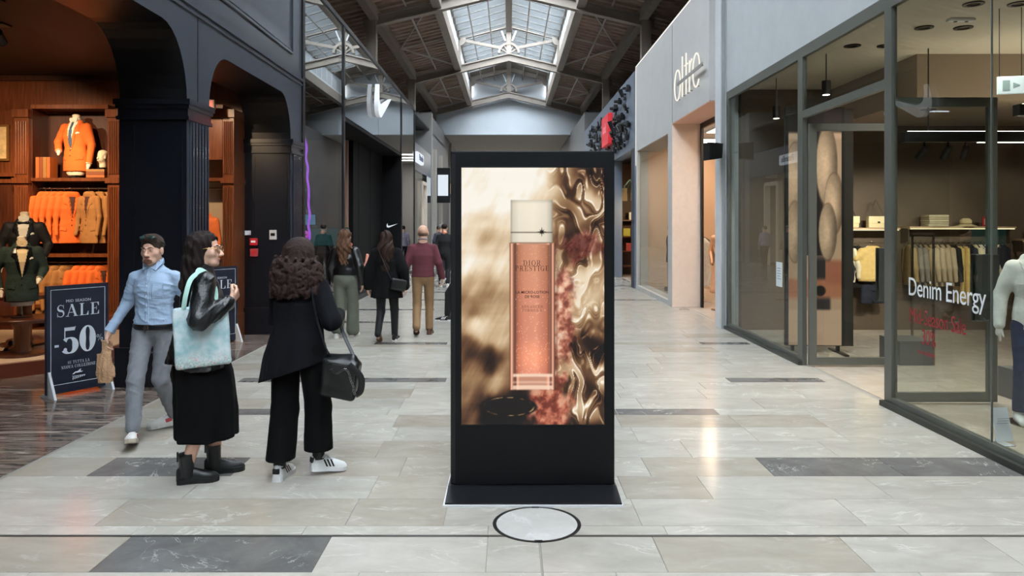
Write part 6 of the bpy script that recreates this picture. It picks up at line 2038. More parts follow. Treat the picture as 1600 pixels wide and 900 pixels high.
# ---- loudspeaker on the pilaster
sp = empty('wall_speaker', (3.47, 12.25, 2.93), R(12), 'black wall loudspeaker bracketed to the white pilaster', 'speaker')
MB().prism([(-0.22, -0.14), (0.0, -0.11), (0.02, 0.13), (-0.22, 0.15)], 'y', -0.13, 0.1).build('cabinet', mat('speaker_black', (14, 14, 15), 0.5), sp)
MB().box(-0.2, -0.01, -0.137, -0.13, -0.11, 0.12).build('grille', M_dark_steel, sp)
MB().tube([(0.0, 0.0, 0.0), (0.08, 0.03, 0.0)], 0.02, 8).build('bracket', M_black, sp)

# ================================================================ BOUTIQUE
ol = empty('boutique_letters', (XO - 0.06, 15.0, 4.2), R(-90), 'thin white lit letters of the boutique sign', 'letters')
M_neon = glow('letter_glow', (255, 250, 235), 1.0)
def lt(pts, closed=False, nm='letter'):
    MB().tube([(p[0], 0, p[1]) for p in pts], 0.0145, 8, closed=closed).build(nm, M_neon, ol, smooth=True)
def ringp(cx, cz, rx, rz, a0=0, a1=360, n=28):
    return [(cx + rx * math.cos(R(a0 + (a1 - a0) * i / n)), cz + rz * math.sin(R(a0 + (a1 - a0) * i / n))) for i in range(n + (0 if a1 - a0 == 360 else 1))]
lt(ringp(0.26, 0.30, 0.25, 0.30), True)
lt([(0.68, 0.0), (0.68, 0.78)])
lt([(0.98, 0.0), (0.98, 0.78)]); lt([(0.86, 0.56), (1.1, 0.56)])
lt([(1.24, 0.0), (1.24, 0.58)] ); lt([(1.24, 0.4), (1.3, 0.52), (1.42, 0.57)])
lt([(1.5, 0.30), (1.97, 0.30)] + ringp(1.735, 0.30, 0.24, 0.30, 0, 320)[1:])
MB().box(0.35, 2.25, -0.03, -0.01, 0.27, 0.33).build('cross_bar', mat('bar_grey', (150, 148, 142), 0.4), ol)
for x in (0.26, 0.68, 0.98, 1.24, 1.73): MB().tube([(x, 0.01, 0.02 if x not in (0.26, 1.73) else 0.0), (x, 0.06, 0.02)], 0.01, 6).build('standoff', M_brass, ol)

M_gold = mat('gold_form', (204, 142, 96), 0.4, 0.2)
gm = empty('boutique_mannequin', (4.28, 14.9, 0), R(150), 'tan full-length mannequin standing in the boutique entrance', 'mannequin')
f = Fld((-0.35, -0.3, 0.0), (0.35, 0.35, 1.9), 0.012)
f.ell((0, 0.0, 1.72), (0.075, 0.09, 0.11), 0.02).cone((0, 0, 1.63), (0, 0, 1.5), .045, .05, .03).cone((-.15, 0, 1.46), (.15, 0, 1.46), .055, .055, .04).ell((0, 0, 1.33), (.15, .1, .18), .04).ell((0, 0, 1.1), (.115, .085, .12), .04)
for s in (-1, 1):
    f.cone((s * .17, 0, 1.45), (s * .23, -.05, 1.18), .045, .036, .03).cone((s * .23, -.05, 1.18), (s * .16, .1, .98), .035, .026, .02).ell((s * .15, .14, .95), (.022, .045, .03), .02)
    f.cone((s * .08, 0, .55), (s * .08, 0, .1), .06, .04, .02).cone((s * .08, -.02, .06), (s * .08, .14, .04), .04, .03, .02)
f.build('figure', M_gold, gm)
f = Fld((-0.35, -0.3, 0.2), (0.35, 0.35, 1.2), 0.012)
f.zloft([(0.35, 0, 0, .21, .17), (0.7, 0, 0, .19, .15), (1.0, 0, 0, .13, .1), (1.12, 0, 0, .125, .095)], .02, (9, .08, 0)).build('skirt', cloth('skirt_tan', (196, 140, 98)), gm)
MB().lathe([(.2, 0), (.2, .02)], (0, 0, 0), 28).build('floor_plate', M_brass, gm)

# rack of clothes in the boutique window
brk = empty('clothes_rack', (4.3, 17.0, 0), R(80), 'low white clothes rack in the boutique window', 'rack')
MB().tube([(-0.7, 0, 0.02), (-0.7, 0, 1.5), (0.7, 0, 1.5), (0.7, 0, 0.02)], 0.018, 8).build('frame', M_white, brk)
for x in (-0.7, 0.7): MB().box(x - 0.02, x + 0.02, -0.25, 0.25, 0, 0.03).build('foot', M_white, brk)
for i in range(7):
    garment('shirt' if i % 3 else 'dress', [G_white, G_grey, G_cream, G_black][i % 4], 'boutique_blouse', 'boutique garment, %s along the window rack from the entrance side' % words[i], (4.3 + 0.03 * i, 16.45 + i * 0.19, 1.4), R(170), 'clothes on the boutique rack')
for i, (y, ya, mm) in enumerate(((18.6, 100, G_grey), (19.2, 80, G_black))):
    m_ = empty('window_figure', (4.2, y, 0), R(ya), ['dressed grey figure in the boutique window', 'dressed dark figure at the far end of the boutique window'][i], 'mannequin', 'figures in the boutique window')
    f = Fld((-0.35, -0.3, 0.0), (0.35, 0.3, 1.8), 0.016)
    f.zloft([(.75, 0, 0, .17, .12), (1.05, 0, 0, .13, .1), (1.3, 0, 0, .18, .12), (1.44, 0, 0, .15, .09)], .03)
    for s in (-1, 1): f.cone((s * .18, 0, 1.4), (s * .22, 0, 1.1), .05, .045, .03).cone((s * .22, 0, 1.1), (s * .2, .05, .85), .042, .035, .02).cone((s * .08, 0, .8), (s * .1, .02, .1), .085, .055, .03)
    f.build('outfit', mm, m_)
    f = Fld((-0.12, -0.14, 1.4), (0.12, 0.14, 1.8), 0.012)
    f.ell((0, 0, 1.64), (.072, .088, .11), .02).cone((0, 0, 1.58), (0, 0, 1.43), .043, .048, .02)
    f.build('head_form', M_gold, m_)
    for s in (-1, 1): MB().cbox(s * .1 - .04, s * .1 + .04, -.08, .16, 0, .1, .03).build('shoe', G_black, m_, smooth=True)
# light panels added to brighten the boutique inside
for i, (x, y) in enumerate(((4.6, 13.6), (4.9, 16.5), (4.9, 18.6))):
    p = empty('added_fill_panel', (x, y, 3.86), 0, ['added square fill light just inside the boutique entrance', 'added square fill light above the boutique clothes rack', 'added square fill light at the far end of the boutique'][i], 'ceiling light', 'added boutique fill lights')
    MB().box(-0.42, 0.42, -0.42, 0.42, -0.04, 0).build('frame', M_white, p)
    MB().box(-0.38, 0.38, -0.38, 0.38, -0.046, -0.04).build('diffuser', glow('boutique_fill_glow', (255, 224, 190), 26), p)

# ================================================================ DARK SHOP WITH CAMERAS
kinds = []
for k in range(3):
    mb = MB()
    if k == 0:
        mb.cbox(-0.2, 0.2, -0.24, -0.04, -0.13, 0.13, 0.02).tube([(0.0, -0.24, 0), (0.0, -0.42, 0)], [0.09, 0.07], 12).cbox(-0.06, 0.06, -0.2, -0.08, 0.13, 0.2, 0.01)
    elif k == 1:
        mb.cbox(-0.16, 0.16, -0.2, -0.04, -0.2, 0.08, 0.02).tube([(-0.12, -0.1, 0.2), (-0.12, -0.16, 0.2)], 0.14, 16).tube([(0.16, -0.1, 0.2), (0.16, -0.16, 0.2)], 0.12, 16).tube([(-0.2, -0.12, -0.06), (-0.36, -0.14, -0.08)], [0.07, 0.09], 12)
    else:
        mb.tube([(0, -0.05, -0.2), (0, -0.2, -0.1)], 0.03, 8).tube([(0, -0.18, -0.14), (0.02, -0.3, 0.24)], [0.08, 0.13], 12).cbox(-0.1, 0.1, -0.14, -0.02, -0.3, -0.14, 0.01)
    kinds.append(mb.mesh('camera_body', mat('camera_black', (14, 15, 17), 0.4), True))
armm = MB().tube([(0, 0.0, 0), (0, -0.06, 0)], 0.03, 8).mesh('wall_arm', M_dark_steel)
rr = random.Random(5)
ci = 0
spots = []
for row, z in enumerate((5.4, 4.95, 4.5, 4.1)):
    y = 20.6 + 0.25 * (row % 2)
    while y < 30.5:
        if not (row in (0, 1, 2) and 23.7 < y < 25.9): spots.append((y, z))
        y += rr.uniform(0.55, 0.85)
def ordinal(i): return words[i] if i < 18 else 'later'
for i, (y, z) in enumerate(spots):
    k = rr.randrange(3)
    zz = z + rr.uniform(-0.12, 0.12)
    o = empty('wall_camera', (XC, y, zz), R(-90), 'black decorative %s, %s row on slate wall, %s from the boutique' % (['box camera', 'reel camera', 'lamp head'][k], {5.4: 'top', 4.95: 'upper middle', 4.5: 'lower middle', 4.1: 'bottom'}[z], words[min(17, sum(1 for q in spots[:i] if q[1] == z))]), 'camera', 'cameras on the slate wall')
    a = inst('camera_body', kinds[k], o, (0, 0, 0)); a.rotation_euler = (0, R(rr.uniform(-35, 35)), 0)
    s_ = rr.uniform(0.42, 0.66); a.scale = (s_,) * 3
    inst('wall_arm', armm, o)
rs = empty('red_sign', (XC - 0.02, 24.85, 4.85), R(-90), 'red square sign among the wall cameras', 'sign')
MB().cbox(-0.85, 0.85, -0.14, 0.02, -0.5, 0.5, 0.03).build('box', mat('sign_bright_red', (206, 44, 52), 0.4, emit=(206, 44, 52), estr=0.25), rs)
t = text_mb('cult', 0.5, 0.02, 'CENTER').build('lettering', mat('sign_pink', (236, 150, 156), 0.4), rs); t.location = (0, -0.15, -0.1)
# inside: shelf unit, pictures, lamp, plant
su = empty('shelf_unit', (4.6, 25.3, 0), 0, 'brown wooden shelf unit inside the dark shop', 'shelf')
for x in (-0.9, 0.9): MB().box(x - 0.03, x + 0.03, -0.25, 0.25, 0, 1.9).build('side', M_mahog, su)
for z in (0.3, 0.8, 1.3, 1.85): MB().box(-0.87, 0.87, -0.25, 0.25, z - 0.02, z + 0.02).build('shelf', M_mahog, su)
for i, (x, z, c) in enumerate(((-0.6, 1.32, (190, 180, 60)), (-0.25, 1.32, (120, 150, 60)), (0.1, 1.32, (200, 120, 50)), (-0.5, .82, (170, 60, 50)), (0.0, .82, (210, 190, 150)), (-0.4, 1.87, (230, 226, 210)), (0.2, 1.87, (80, 90, 60)))):
    o = MB().cbox(-0.12, 0.12, -0.1, 0.1, 0, 0.26, 0.01).build('gift_box', mat('gift_%d' % i, c, 0.5)); o.location = (4.6 + x, 25.2, z)
    tag(o, 'small %s box on the brown shelf unit in the dark shop' % ['yellow', 'green', 'orange', 'red', 'sand coloured', 'white', 'olive'][i], 'box', 'boxes on the brown shelf unit')
for i, x in enumerate((3.95, 4.35)):
    o = empty('wall_picture', (x, 25.56, 2.75), 0, ['pale framed sheet on the brown wall, left of two', 'pale framed sheet on the brown wall, right of two'][i], 'picture', 'sheets on the brown wall')
    MB().box(-0.16, 0.16, -0.02, 0, -0.24, 0.24).build('frame', M_mahog_d, o); MB().box(-0.14, 0.14, -0.024, -0.02, -0.22, 0.22).build('print', mat('sheet_sand', (206, 180, 140), 0.7), o)
pn = empty('pendant_lamp', (4.25, 23.6, 2.35), 0, 'small yellow pendant lamp inside the dark shop', 'lamp')
MB().lathe([(0.2, 0), (0.06, 0.2), (0.03, 0.24)], (0, 0, 0), 20).build('shade', mat('lamp_yellow', (214, 160, 40), 0.4), pn)
MB().ball((0, 0, 0.02), 0.06, 12, 8).build('bulb', glow('bulb_warm', (255, 214, 150), 12), pn)
MB().tube([(0, 0, 0.24), (0, 0, 1.45)], 0.008, 6).build('cord', M_black, pn)
l = bpy.data.lights.new('pendant', 'POINT'); l.energy = 60; l.color = (1, .76, .45); l.shadow_soft_size = 0.1
lo = bpy.data.objects.new('pendant_light', l); link(lo, pn); lo.location = (0, 0, -0.1)
pt_ = empty('hanging_plant', (3.6, 20.9, 2.7), 0, 'green fern hanging at the corner of the dark shop', 'plant')
MB().lathe([(0.06, 0), (0.1, 0.14), (0.09, 0.15)], (0, 0, 0), 16).build('pot', M_black, pt_)
for i in range(9):
    a = 2 * PI * i / 9
    p = [(0.04 * math.cos(a), 0.04 * math.sin(a), 0.14), (0.2 * math.cos(a), 0.2 * math.sin(a), 0.28), (0.36 * math.cos(a), 0.36 * math.sin(a), 0.1), (0.4 * math.cos(a), 0.4 * math.sin(a), -0.1)]
    MB().tube(p, [0.012, 0.035, 0.03, 0.006], 6, flat=(1, .25)).build('frond', mat('fern_green', (84, 104, 70), 0.7), pt_)
MB().tube([(0, 0, 0.15), (0, 0, 1.08)], 0.005, 6).build('cord', M_black, pt_)

# fill lights added in the far hall, out of sight behind the kiosk
for i in range(3):
    p = empty('added_hall_fill', (0, 52 + i * 2.4, 6.64), 0, 'added fill light hidden in the far hall, %s beyond the gable' % words[i], 'ceiling light', 'added far hall fill lights')
    MB().box(-1.6, 1.6, -0.3, 0.3, -0.06, 0).build('frame', M_white, p)
    MB().box(-1.55, 1.55, -0.25, 0.25, -0.066, -0.06).build('diffuser', glow('hall_fill_glow', (255, 250, 242), 45), p)

# ================================================================ PEOPLE
def vadd(a, b, s=1.0): return tuple(a[i] + b[i] * s for i in range(3))
def lerp(a, b, t): return tuple(a[i] + (b[i] - a[i]) * t for i in range(3))

def skel(H=1.65, **kw):
    s = H / 1.65
    J = dict(pelvis=(0, 0, .90), waist=(0, .005, 1.03), chest=(0, .0, 1.22), neck=(0, -.015, 1.40), head=(0, .015, 1.535),
             shR=(.15, -.005, 1.31), elR=(.20, -.02, 1.06), wrR=(.215, .05, .83), shL=(-.15, -.005, 1.31), elL=(-.21, -.02, 1.08), wrL=(-.215, .05, .85),
             hipR=(.085, 0, .87), knR=(.09, .02, .47), anR=(.09, -.01, .085), toR=(.11, .16, .02), hipL=(-.085, 0, .87), knL=(-.09, .02, .47), anL=(-.09, -.01, .085), toL=(-.11, .16, .02),
             hdR=(.0, .12, -.99), pnR=(-1, 0, 0), hdL=(.0, .12, -.99), pnL=(1, 0, 0), curl=.5)
    for k, v in kw.items():
        J[k] = v
    for k in J:
        if isinstance(J[k], tuple) and not k.startswith(('hd', 'pn')): J[k] = tuple(q * s for q in J[k])
    J['s'] = s
    J['hyaw'] = kw.get('hyaw', 0.0); J['hpitch'] = kw.get('hpitch', 0.0)
    return J

def hand(F, w, d, n, side, s=1.0, curl=.5, h=.006):
    """palm and five fingers: w wrist, d finger direction, n palm normal, side +1 when the thumb lies at +t"""
    d = Vector(d).normalized(); n = Vector(n); n = (n - d * n.dot(d)).normalized(); t = d.cross(n) * side
    w = Vector(w)
    p0 = w + d * .02 * s; p1 = w + d * .085 * s
    for o in (-.024, 0, .024):
        F.cone(tuple(w + t * o * .7 * s), tuple(p1 + t * o * s), .016 * s, .0135 * s, .014)
    for i, (o, L) in enumerate(((.030, .072), (.010, .08), (-.010, .074), (-.029, .058))):
        b = p1 + t * o * s
        dd = d.copy(); p = b
        for k, fr in enumerate((.45, .32, .23)):
            a = curl * (.55 + .5 * k)
            dd = (d * math.cos(a) + n * math.sin(a)).normalized()
            q = p + dd * L * fr * s
            F.cone(tuple(p), tuple(q), (.0092 - .0008 * k) * s, (.0086 - .001 * k) * s, .004)
            p = q
    b = w + d * .03 * s + t * .026 * s
    q = b + (t * .75 + d * .6 + n * .25).normalized() * .04 * s
    r = q + (d * .8 + n * .5 + t * .1).normalized() * .034 * s
    F.cone(tuple(w + t * .01 * s), tuple(b), .016 * s, .014 * s, .01).cone(tuple(b), tuple(q), .0125 * s, .0105 * s, .008).cone(tuple(q), tuple(r), .0102 * s, .0085 * s, .005)

def head_rm(J): return rot(J['hpitch'], 0, J['hyaw'])
def hp(J, p):
    m = head_rm(J); c = Vector(J['head']); return tuple(c + m @ (Vector(p) * J['s']))

def add_head(F, J, male=False):
    s = J['s']; m = head_rm(J)
    P = lambda *p: hp(J, p)
    S = lambda *r: tuple(q * s for q in r)
    F.ell(P(0, -.014, .03), S(.074, .093, .083), .02, m)
    F.ell(P(0, .026, -.045), S(.056, .064, .072), .03, m)
    F.cone(P(-.03, .055, -.088), P(.03, .055, -.088), .022 * s, .022 * s, .02)
    F.ell(P(0, .072, -.094), S(.022, .018, .018), .02, m)
    for q in (-1, 1):
        F.ell(P(q * .042, .052, -.025), S(.022, .026, .026), .02, m)            # cheek
        F.ell(P(q * .032, .098, .004), S(.02, .018, .013), .012, m, op='sub')    # eye socket
        F.ell(P(q * .0305, .0755, .003), S(.0135, .0135, .0125), .004, m)        # eyeball and lids
        F.cone(P(q * .012, .089, .021), P(q * .047, .078, .022), .0075 * s, .006 * s, .012)
        F.ell(P(q * .076, -.008, -.012), S(.011, .021, .033), .008, m)           # ear
        F.ell(P(q * .0125, .098, -.040), S(.0095, .011, .008), .006, m)          # nostril wing
    F.cone(P(0, .088, .008), P(0, .112, -.034), .0085 * s, .0125 * s, .012)
    F.cone(P(-.019, .083, -.064), P(.019, .083, -.064), .0075 * s, .0075 * s, .008)
    F.cone(P(-.015, .081, -.0745), P(.015, .081, -.0745), .0085 * s, .0085 * s, .006)
    F.cone(P(0, -.022, -.05), J['neck'], (.054 if male else .047) * s, (.062 if male else .052) * s, .03)

def body_field(J, h, male=False, thin=1.0):
    s = J['s']
    ks = [v for k, v in J.items() if isinstance(v, tuple) and len(v) == 3 and not k.startswith(('hd', 'pn'))]
    lo = [min(k[i] for k in ks) - .22 for i in range(3)]; hi = [max(k[i] for k in ks) + .22 for i in range(3)]
    lo[2] = -0.03
    F = Fld(lo, hi, h)
    add_head(F, J, male)
    F.cone(J['neck'], J['chest'], .052 * s, .075 * s, .03, .7)
    F.cone(J['shL'], J['shR'], .032 * s, .032 * s, .03)
    F.ell(J['chest'], (.135 * s, .092 * s, .16 * s), .05).ell(J['waist'], (.115 * s, .085 * s, .11 * s), .05).ell(J['pelvis'], (.14 * s, .10 * s, .11 * s), .05)
    for q in 'RL':
        F.cone(J['sh' + q], J['el' + q], .042 * s, .036 * s, .03).cone(J['el' + q], J['wr' + q], .036 * s, .025 * s, .02)
        F.cone(J['hip' + q], J['kn' + q], .072 * s * thin, .05 * s * thin, .03).cone(J['kn' + q], lerp(J['kn' + q], J['an' + q], .35), .048 * s * thin, .052 * s * thin, .02).cone(lerp(J['kn' + q], J['an' + q], .3), J['an' + q], .052 * s * thin, .034 * s * min(1, thin + .1), .02)
        F.cone(J['an' + q], lerp(vadd(J['an' + q], (0, 0, -.035 * s)), vadd(J['to' + q], (0, 0, .03)), .3), .03 * s, .02 * s, .02)
        hand(F, J['wr' + q], J['hd' + q], J['pn' + q], 1 if q == 'R' else -1, s, J['curl'])
    return F

M_skin = mat('skin_light', (222, 176, 152), 0.55, var=0.07, vscale=20)
M_skin2 = mat('skin_tan', (210, 164, 140), 0.55, var=0.07, vscale=20)
M_eye = mat('eye_white', (226, 220, 214), 0.25)
M_iris = mat('iris_dark', (48, 36, 30), 0.2)
M_lips = mat('lip_rose', (186, 110, 100), 0.5)
def hairmat(n, c, c2): return mat(n, c, 0.55, spec=.25, rgb2=c2, vscale=9, vstretch=(9, 9, 0.7), bump=0.5, bscale=26)
H_dark = hairmat('hair_dark', (44, 30, 26), (24, 16, 15)); H_brown = hairmat('hair_brown', (58, 36, 26), (30, 18, 14)); H_ombre = hairmat('hair_ombre', (120, 84, 60), (60, 40, 30)); H_short = hairmat('hair_short', (74, 58, 46), (46, 36, 30)); H_curl = hairmat('hair_curl', (62, 40, 34), (28, 18, 17))

def face_parts(root, J, brow=H_dark):
    m = head_rm(J); s = J['s']
    for q in (-1, 1):
        e = MB().ball(hp(J, (q * .0305, .0805, .0025)), (.0105 * s, .0082 * s, .0058 * s), 12, 8, m).build('eye', M_eye, root, smooth=True)
        MB().ball(hp(J, (q * .0305, .0858, .0025)), (.005 * s, .0034 * s, .0053 * s), 10, 6, m).build('iris', M_iris, e, smooth=True)
        MB().tube([hp(J, (q * .0125, .0965, .022)), hp(J, (q * .03, .0915, .027)), hp(J, (q * .048, .078, .023))], [.0035 * s, .0042 * s, .0022 * s], 6).build('eyebrow', brow, root, smooth=True)
    MB().tube([hp(J, (-.022, .0835, -.068)), hp(J, (-.008, .0925, -.0655)), hp(J, (.008, .0925, -.0655)), hp(J, (.022, .0835, -.068))], [.0025 * s, .0058 * s, .0058 * s, .0025 * s], 6).build('lips', M_lips, root, smooth=True)

def new_person(J, label, loc, yaw, h=.0075, male=False, skin=M_skin, group=None, thin=.7):
    F = body_field(J, h, male, thin)
    o = F.build('person', skin)
    o.location = loc; o.rotation_euler = (0, 0, yaw)
    tag(o, label, 'person', group)
    return o, F

def fld_around(J, keys, pad, h):
    ks = [J[k] for k in keys]
    return Fld([min(k[i] for k in ks) - pad for i in range(3)], [max(k[i] for k in ks) + pad for i in range(3)], h)

def top_field(J, h, fat=0.0, hem=.86, arm=1.0, wr=1.0, cut_wrist=0.0, flare=0.0, folds=(0, 0, 0), female=False, pad=.2):
    """shirt, sweater or coat volume"""
    s = J['s']
    F = fld_around(J, ['neck', 'pelvis', 'shR', 'shL', 'elR', 'elL', 'wrR', 'wrL'], pad + flare, h)
    nz = J['neck'][2]
    w = [(hem * s, (.165 + fat + flare) * s, (.115 + fat + flare * .7) * s), ((hem + .18) * s if hem < .85 else (hem + .1) * s, (.15 + fat + flare * .5) * s, (.108 + fat + flare * .4) * s),
         (1.06 * s, (.136 if female else .15) * s + fat * s + flare * .2, .102 * s + fat * s), (1.20 * s, (.15 if female else .165) * s + fat * s, (.118) * s + fat * s), (1.29 * s, (.135 if female else .155) * s + fat * .6 * s, .098 * s + fat * .5 * s), (1.35 * s, .09 * s, .082 * s), (1.415 * s, .064 * s, .066 * s)]
    cx = J['pelvis'][0]
    F.zloft([(z, J['neck'][0] * (z / nz) + cx * (1 - z / nz), J['chest'][1] * .8, a, b) for z, a, b in w], .03, folds)
    for q in 'RL':
        e = lerp(J['el' + q], J['wr' + q], wr)
        F.cone(J['sh' + q], J['el' + q], (.052 + fat * .6) * s * arm, (.046 + fat * .6) * s * arm, .035).cone(J['el' + q], e, (.047 + fat * .6) * s * arm, (.036 + fat * .5) * s * arm, .02)
        F.cone(vadd(J['sh' + q], (0, 0, -.012)), (J['neck'][0], J['neck'][1], J['neck'][2] - .03 * s), (.042 + fat * .4) * s, .046 * s, .025)
    return F

def leg_field(J, h, thigh=.088, knee=.064, hem=.056, hip=(.165, .12, .14), cutz=None, to=1.0, k=.03):
    s = J['s']
    F = fld_around(J, ['hipR', 'hipL', 'knR', 'knL', 'anR', 'anL', 'pelvis'], .26, h)
    F.ell(vadd(J['pelvis'], (0, -.005, -.01)), tuple(q * s for q in hip), .04)
    for q in 'RL':
        e = lerp(J['kn' + q], J['an' + q], to)
        F.cone(J['hip' + q], J['kn' + q], thigh * s, knee * s, k).cone(J['kn' + q], e, knee * s, hem * s, .02)
    return F

def shoe(root, an, to, L, W, m_up, m_sole, style='sneaker', name='shoe', s=1.0, stripes=None, heel_tab=None, lift=0.0):
    """an = ankle joint, to = toe tip on the ground; builds upper, sole, details"""
    an = Vector(an); to = Vector(to)
    d = Vector((to.x - an.x, to.y - an.y, 0)); d.normalize()
    side = Vector((d.y, -d.x, 0))
    to = Vector((an.x + d.x * L * .76, an.y + d.y * L * .76, to.z))
    heel = to - d * L
    up = Vector((0, 0, 1))
    pitch = lift                      # >0 lifts the heel, <0 lifts the toe
    M = Matrix((side, d, up)).transposed() @ Matrix.Rotation(-pitch, 3, 'X')
    piv = to if pitch >= 0 else heel
    def tr(mb, z0=0):
        ly = L if pitch >= 0 else 0
        mb.v = [tuple(Vector((piv.x, piv.y, to.z if pitch >= 0 else heel.z)) + M @ Vector((p[0], p[1] - ly, p[2]))) for p in mb.v]
        return mb
    def outline(k):
        return [(W / 2 * k * q[0], L * q[1]) for q in ((0, 0), (.55, .02), (.72, .1), (.66, .3), (.72, .5), (.98, .7), (.92, .85), (.6, .96), (.15, 1.0), (-.35, .98), (-.75, .88), (-.85, .7), (-.66, .5), (-.66, .3), (-.72, .1), (-.55, .02))]
    st_ = .03 if style != 'boot' else .035
    so = tr(MB().prism(outline(1.04), 'z', 0, st_)).build('sole', m_sole, None)
    rings = []
    prof = [(.0, .38, .075), (.06, .66, .092), (.2, .72, .095), (.34, .72, .09), (.5, .74, .072), (.65, .84, .058), (.8, .84, .046), (.92, .62, .036), (.985, .25, .022)]
    for y, w, z in prof:
        ring = []
        for k in range(14):
            a = PI * k / 13
            ring.append((W / 2 * w * math.cos(a), L * y, st_ * .6 + z * max(0.0, math.sin(a)) ** .7))
        ring += [(-W / 2 * w * .6, L * y, st_ * .5), (W / 2 * w * .6, L * y, st_ * .5)]
        rings.append(ring)
    mb = MB().loft(rings)
    if style == 'boot':
        mb.tube([(0, L * .24, .05), (0, L * .235, .12), (0, L * .22, .2)], [.054, .051, .056], 16, flat=(.92, 1.05))
    up_o = tr(mb).build(name, m_up, root, smooth=True)
    so.parent = up_o
    if style == 'boot':
        for q in (-1, 1):
            tr(MB().obox((q * .047, L * .2, .12), (.006, .045, .12))).build('elastic_panel', mat('elastic_black', (34, 34, 36), .9), up_o)
        tr(MB().box(-.008, .008, .002, .012, .15, .215)).build('pull_tab', M_black, up_o)
    else:
        tr(MB().tube([(0, L * .22, .095), (0, L * .22, .112)], [.04, .036], 14)).build('collar', m_up, up_o)
        lac = MB()
        for i in range(4):
            lac.tube([(-.022, L * (.42 + .07 * i), .096 - .01 * i), (0, L * (.42 + .07 * i), .106 - .012 * i), (.022, L * (.42 + .07 * i), .096 - .01 * i)], .004, 5)
        tr(lac).build('laces', mat('lace_white', (226, 226, 224), .8), up_o)
    if stripes:
        for q in (-1, 1):
            for i in range(3):
                y = .38 + .09 * i
                w0 = .73 + .02 * i
                tr(MB()._add([(q * W / 2 * (w0 + .06), L * y, st_ + .004), (q * W / 2 * (w0 + .06), L * (y + .05), st_ + .004), (q * W / 2 * (w0 - .12), L * (y - .05), st_ + .052), (q * W / 2 * (w0 - .12), L * (y - .1), st_ + .052)], [(0, 1, 2, 3), (3, 2, 1, 0)])).build('stripe', stripes, up_o)
    if style == 'sneaker' and not stripes and name == 'shoe' and m_up.name == 'sneaker_white':
        for q in (-1, 1):
            tr(MB().obox((q * W / 2 * .7, L * .38, .055), (.008, .05, .03), rot(R(-10), 0, 0))).build('side_patch', mat('patch_red', (170, 60, 70), .6), up_o)
    if heel_tab:
        tr(MB().cbox(-.024, .024, -.004, .014, .055, .092, .006)).build('heel_tab', heel_tab, up_o)
    return up_o

def strap(pts, w, t, name, m, parent):
    """flat band through pts"""
    return MB().tube(pts, w / 2, 8, flat=(1, t / w)).build(name, m, parent, smooth=True)

def cat(pts, n=6):
    """smooth curve through points"""
    out = []
    for i in range(len(pts) - 1):
        p0, p1, p2, p3 = [Vector(pts[max(0, min(len(pts) - 1, j))]) for j in (i - 1, i, i + 1, i + 2)]
        for k in range(n):
            t = k / n
            out.append(tuple(0.5 * (2 * p1 + (p2 - p0) * t + (2 * p0 - 5 * p1 + 4 * p2 - p3) * t * t + (3 * p1 - p0 - 3 * p2 + p3) * t ** 3)))
    out.append(tuple(pts[-1]))
    return out

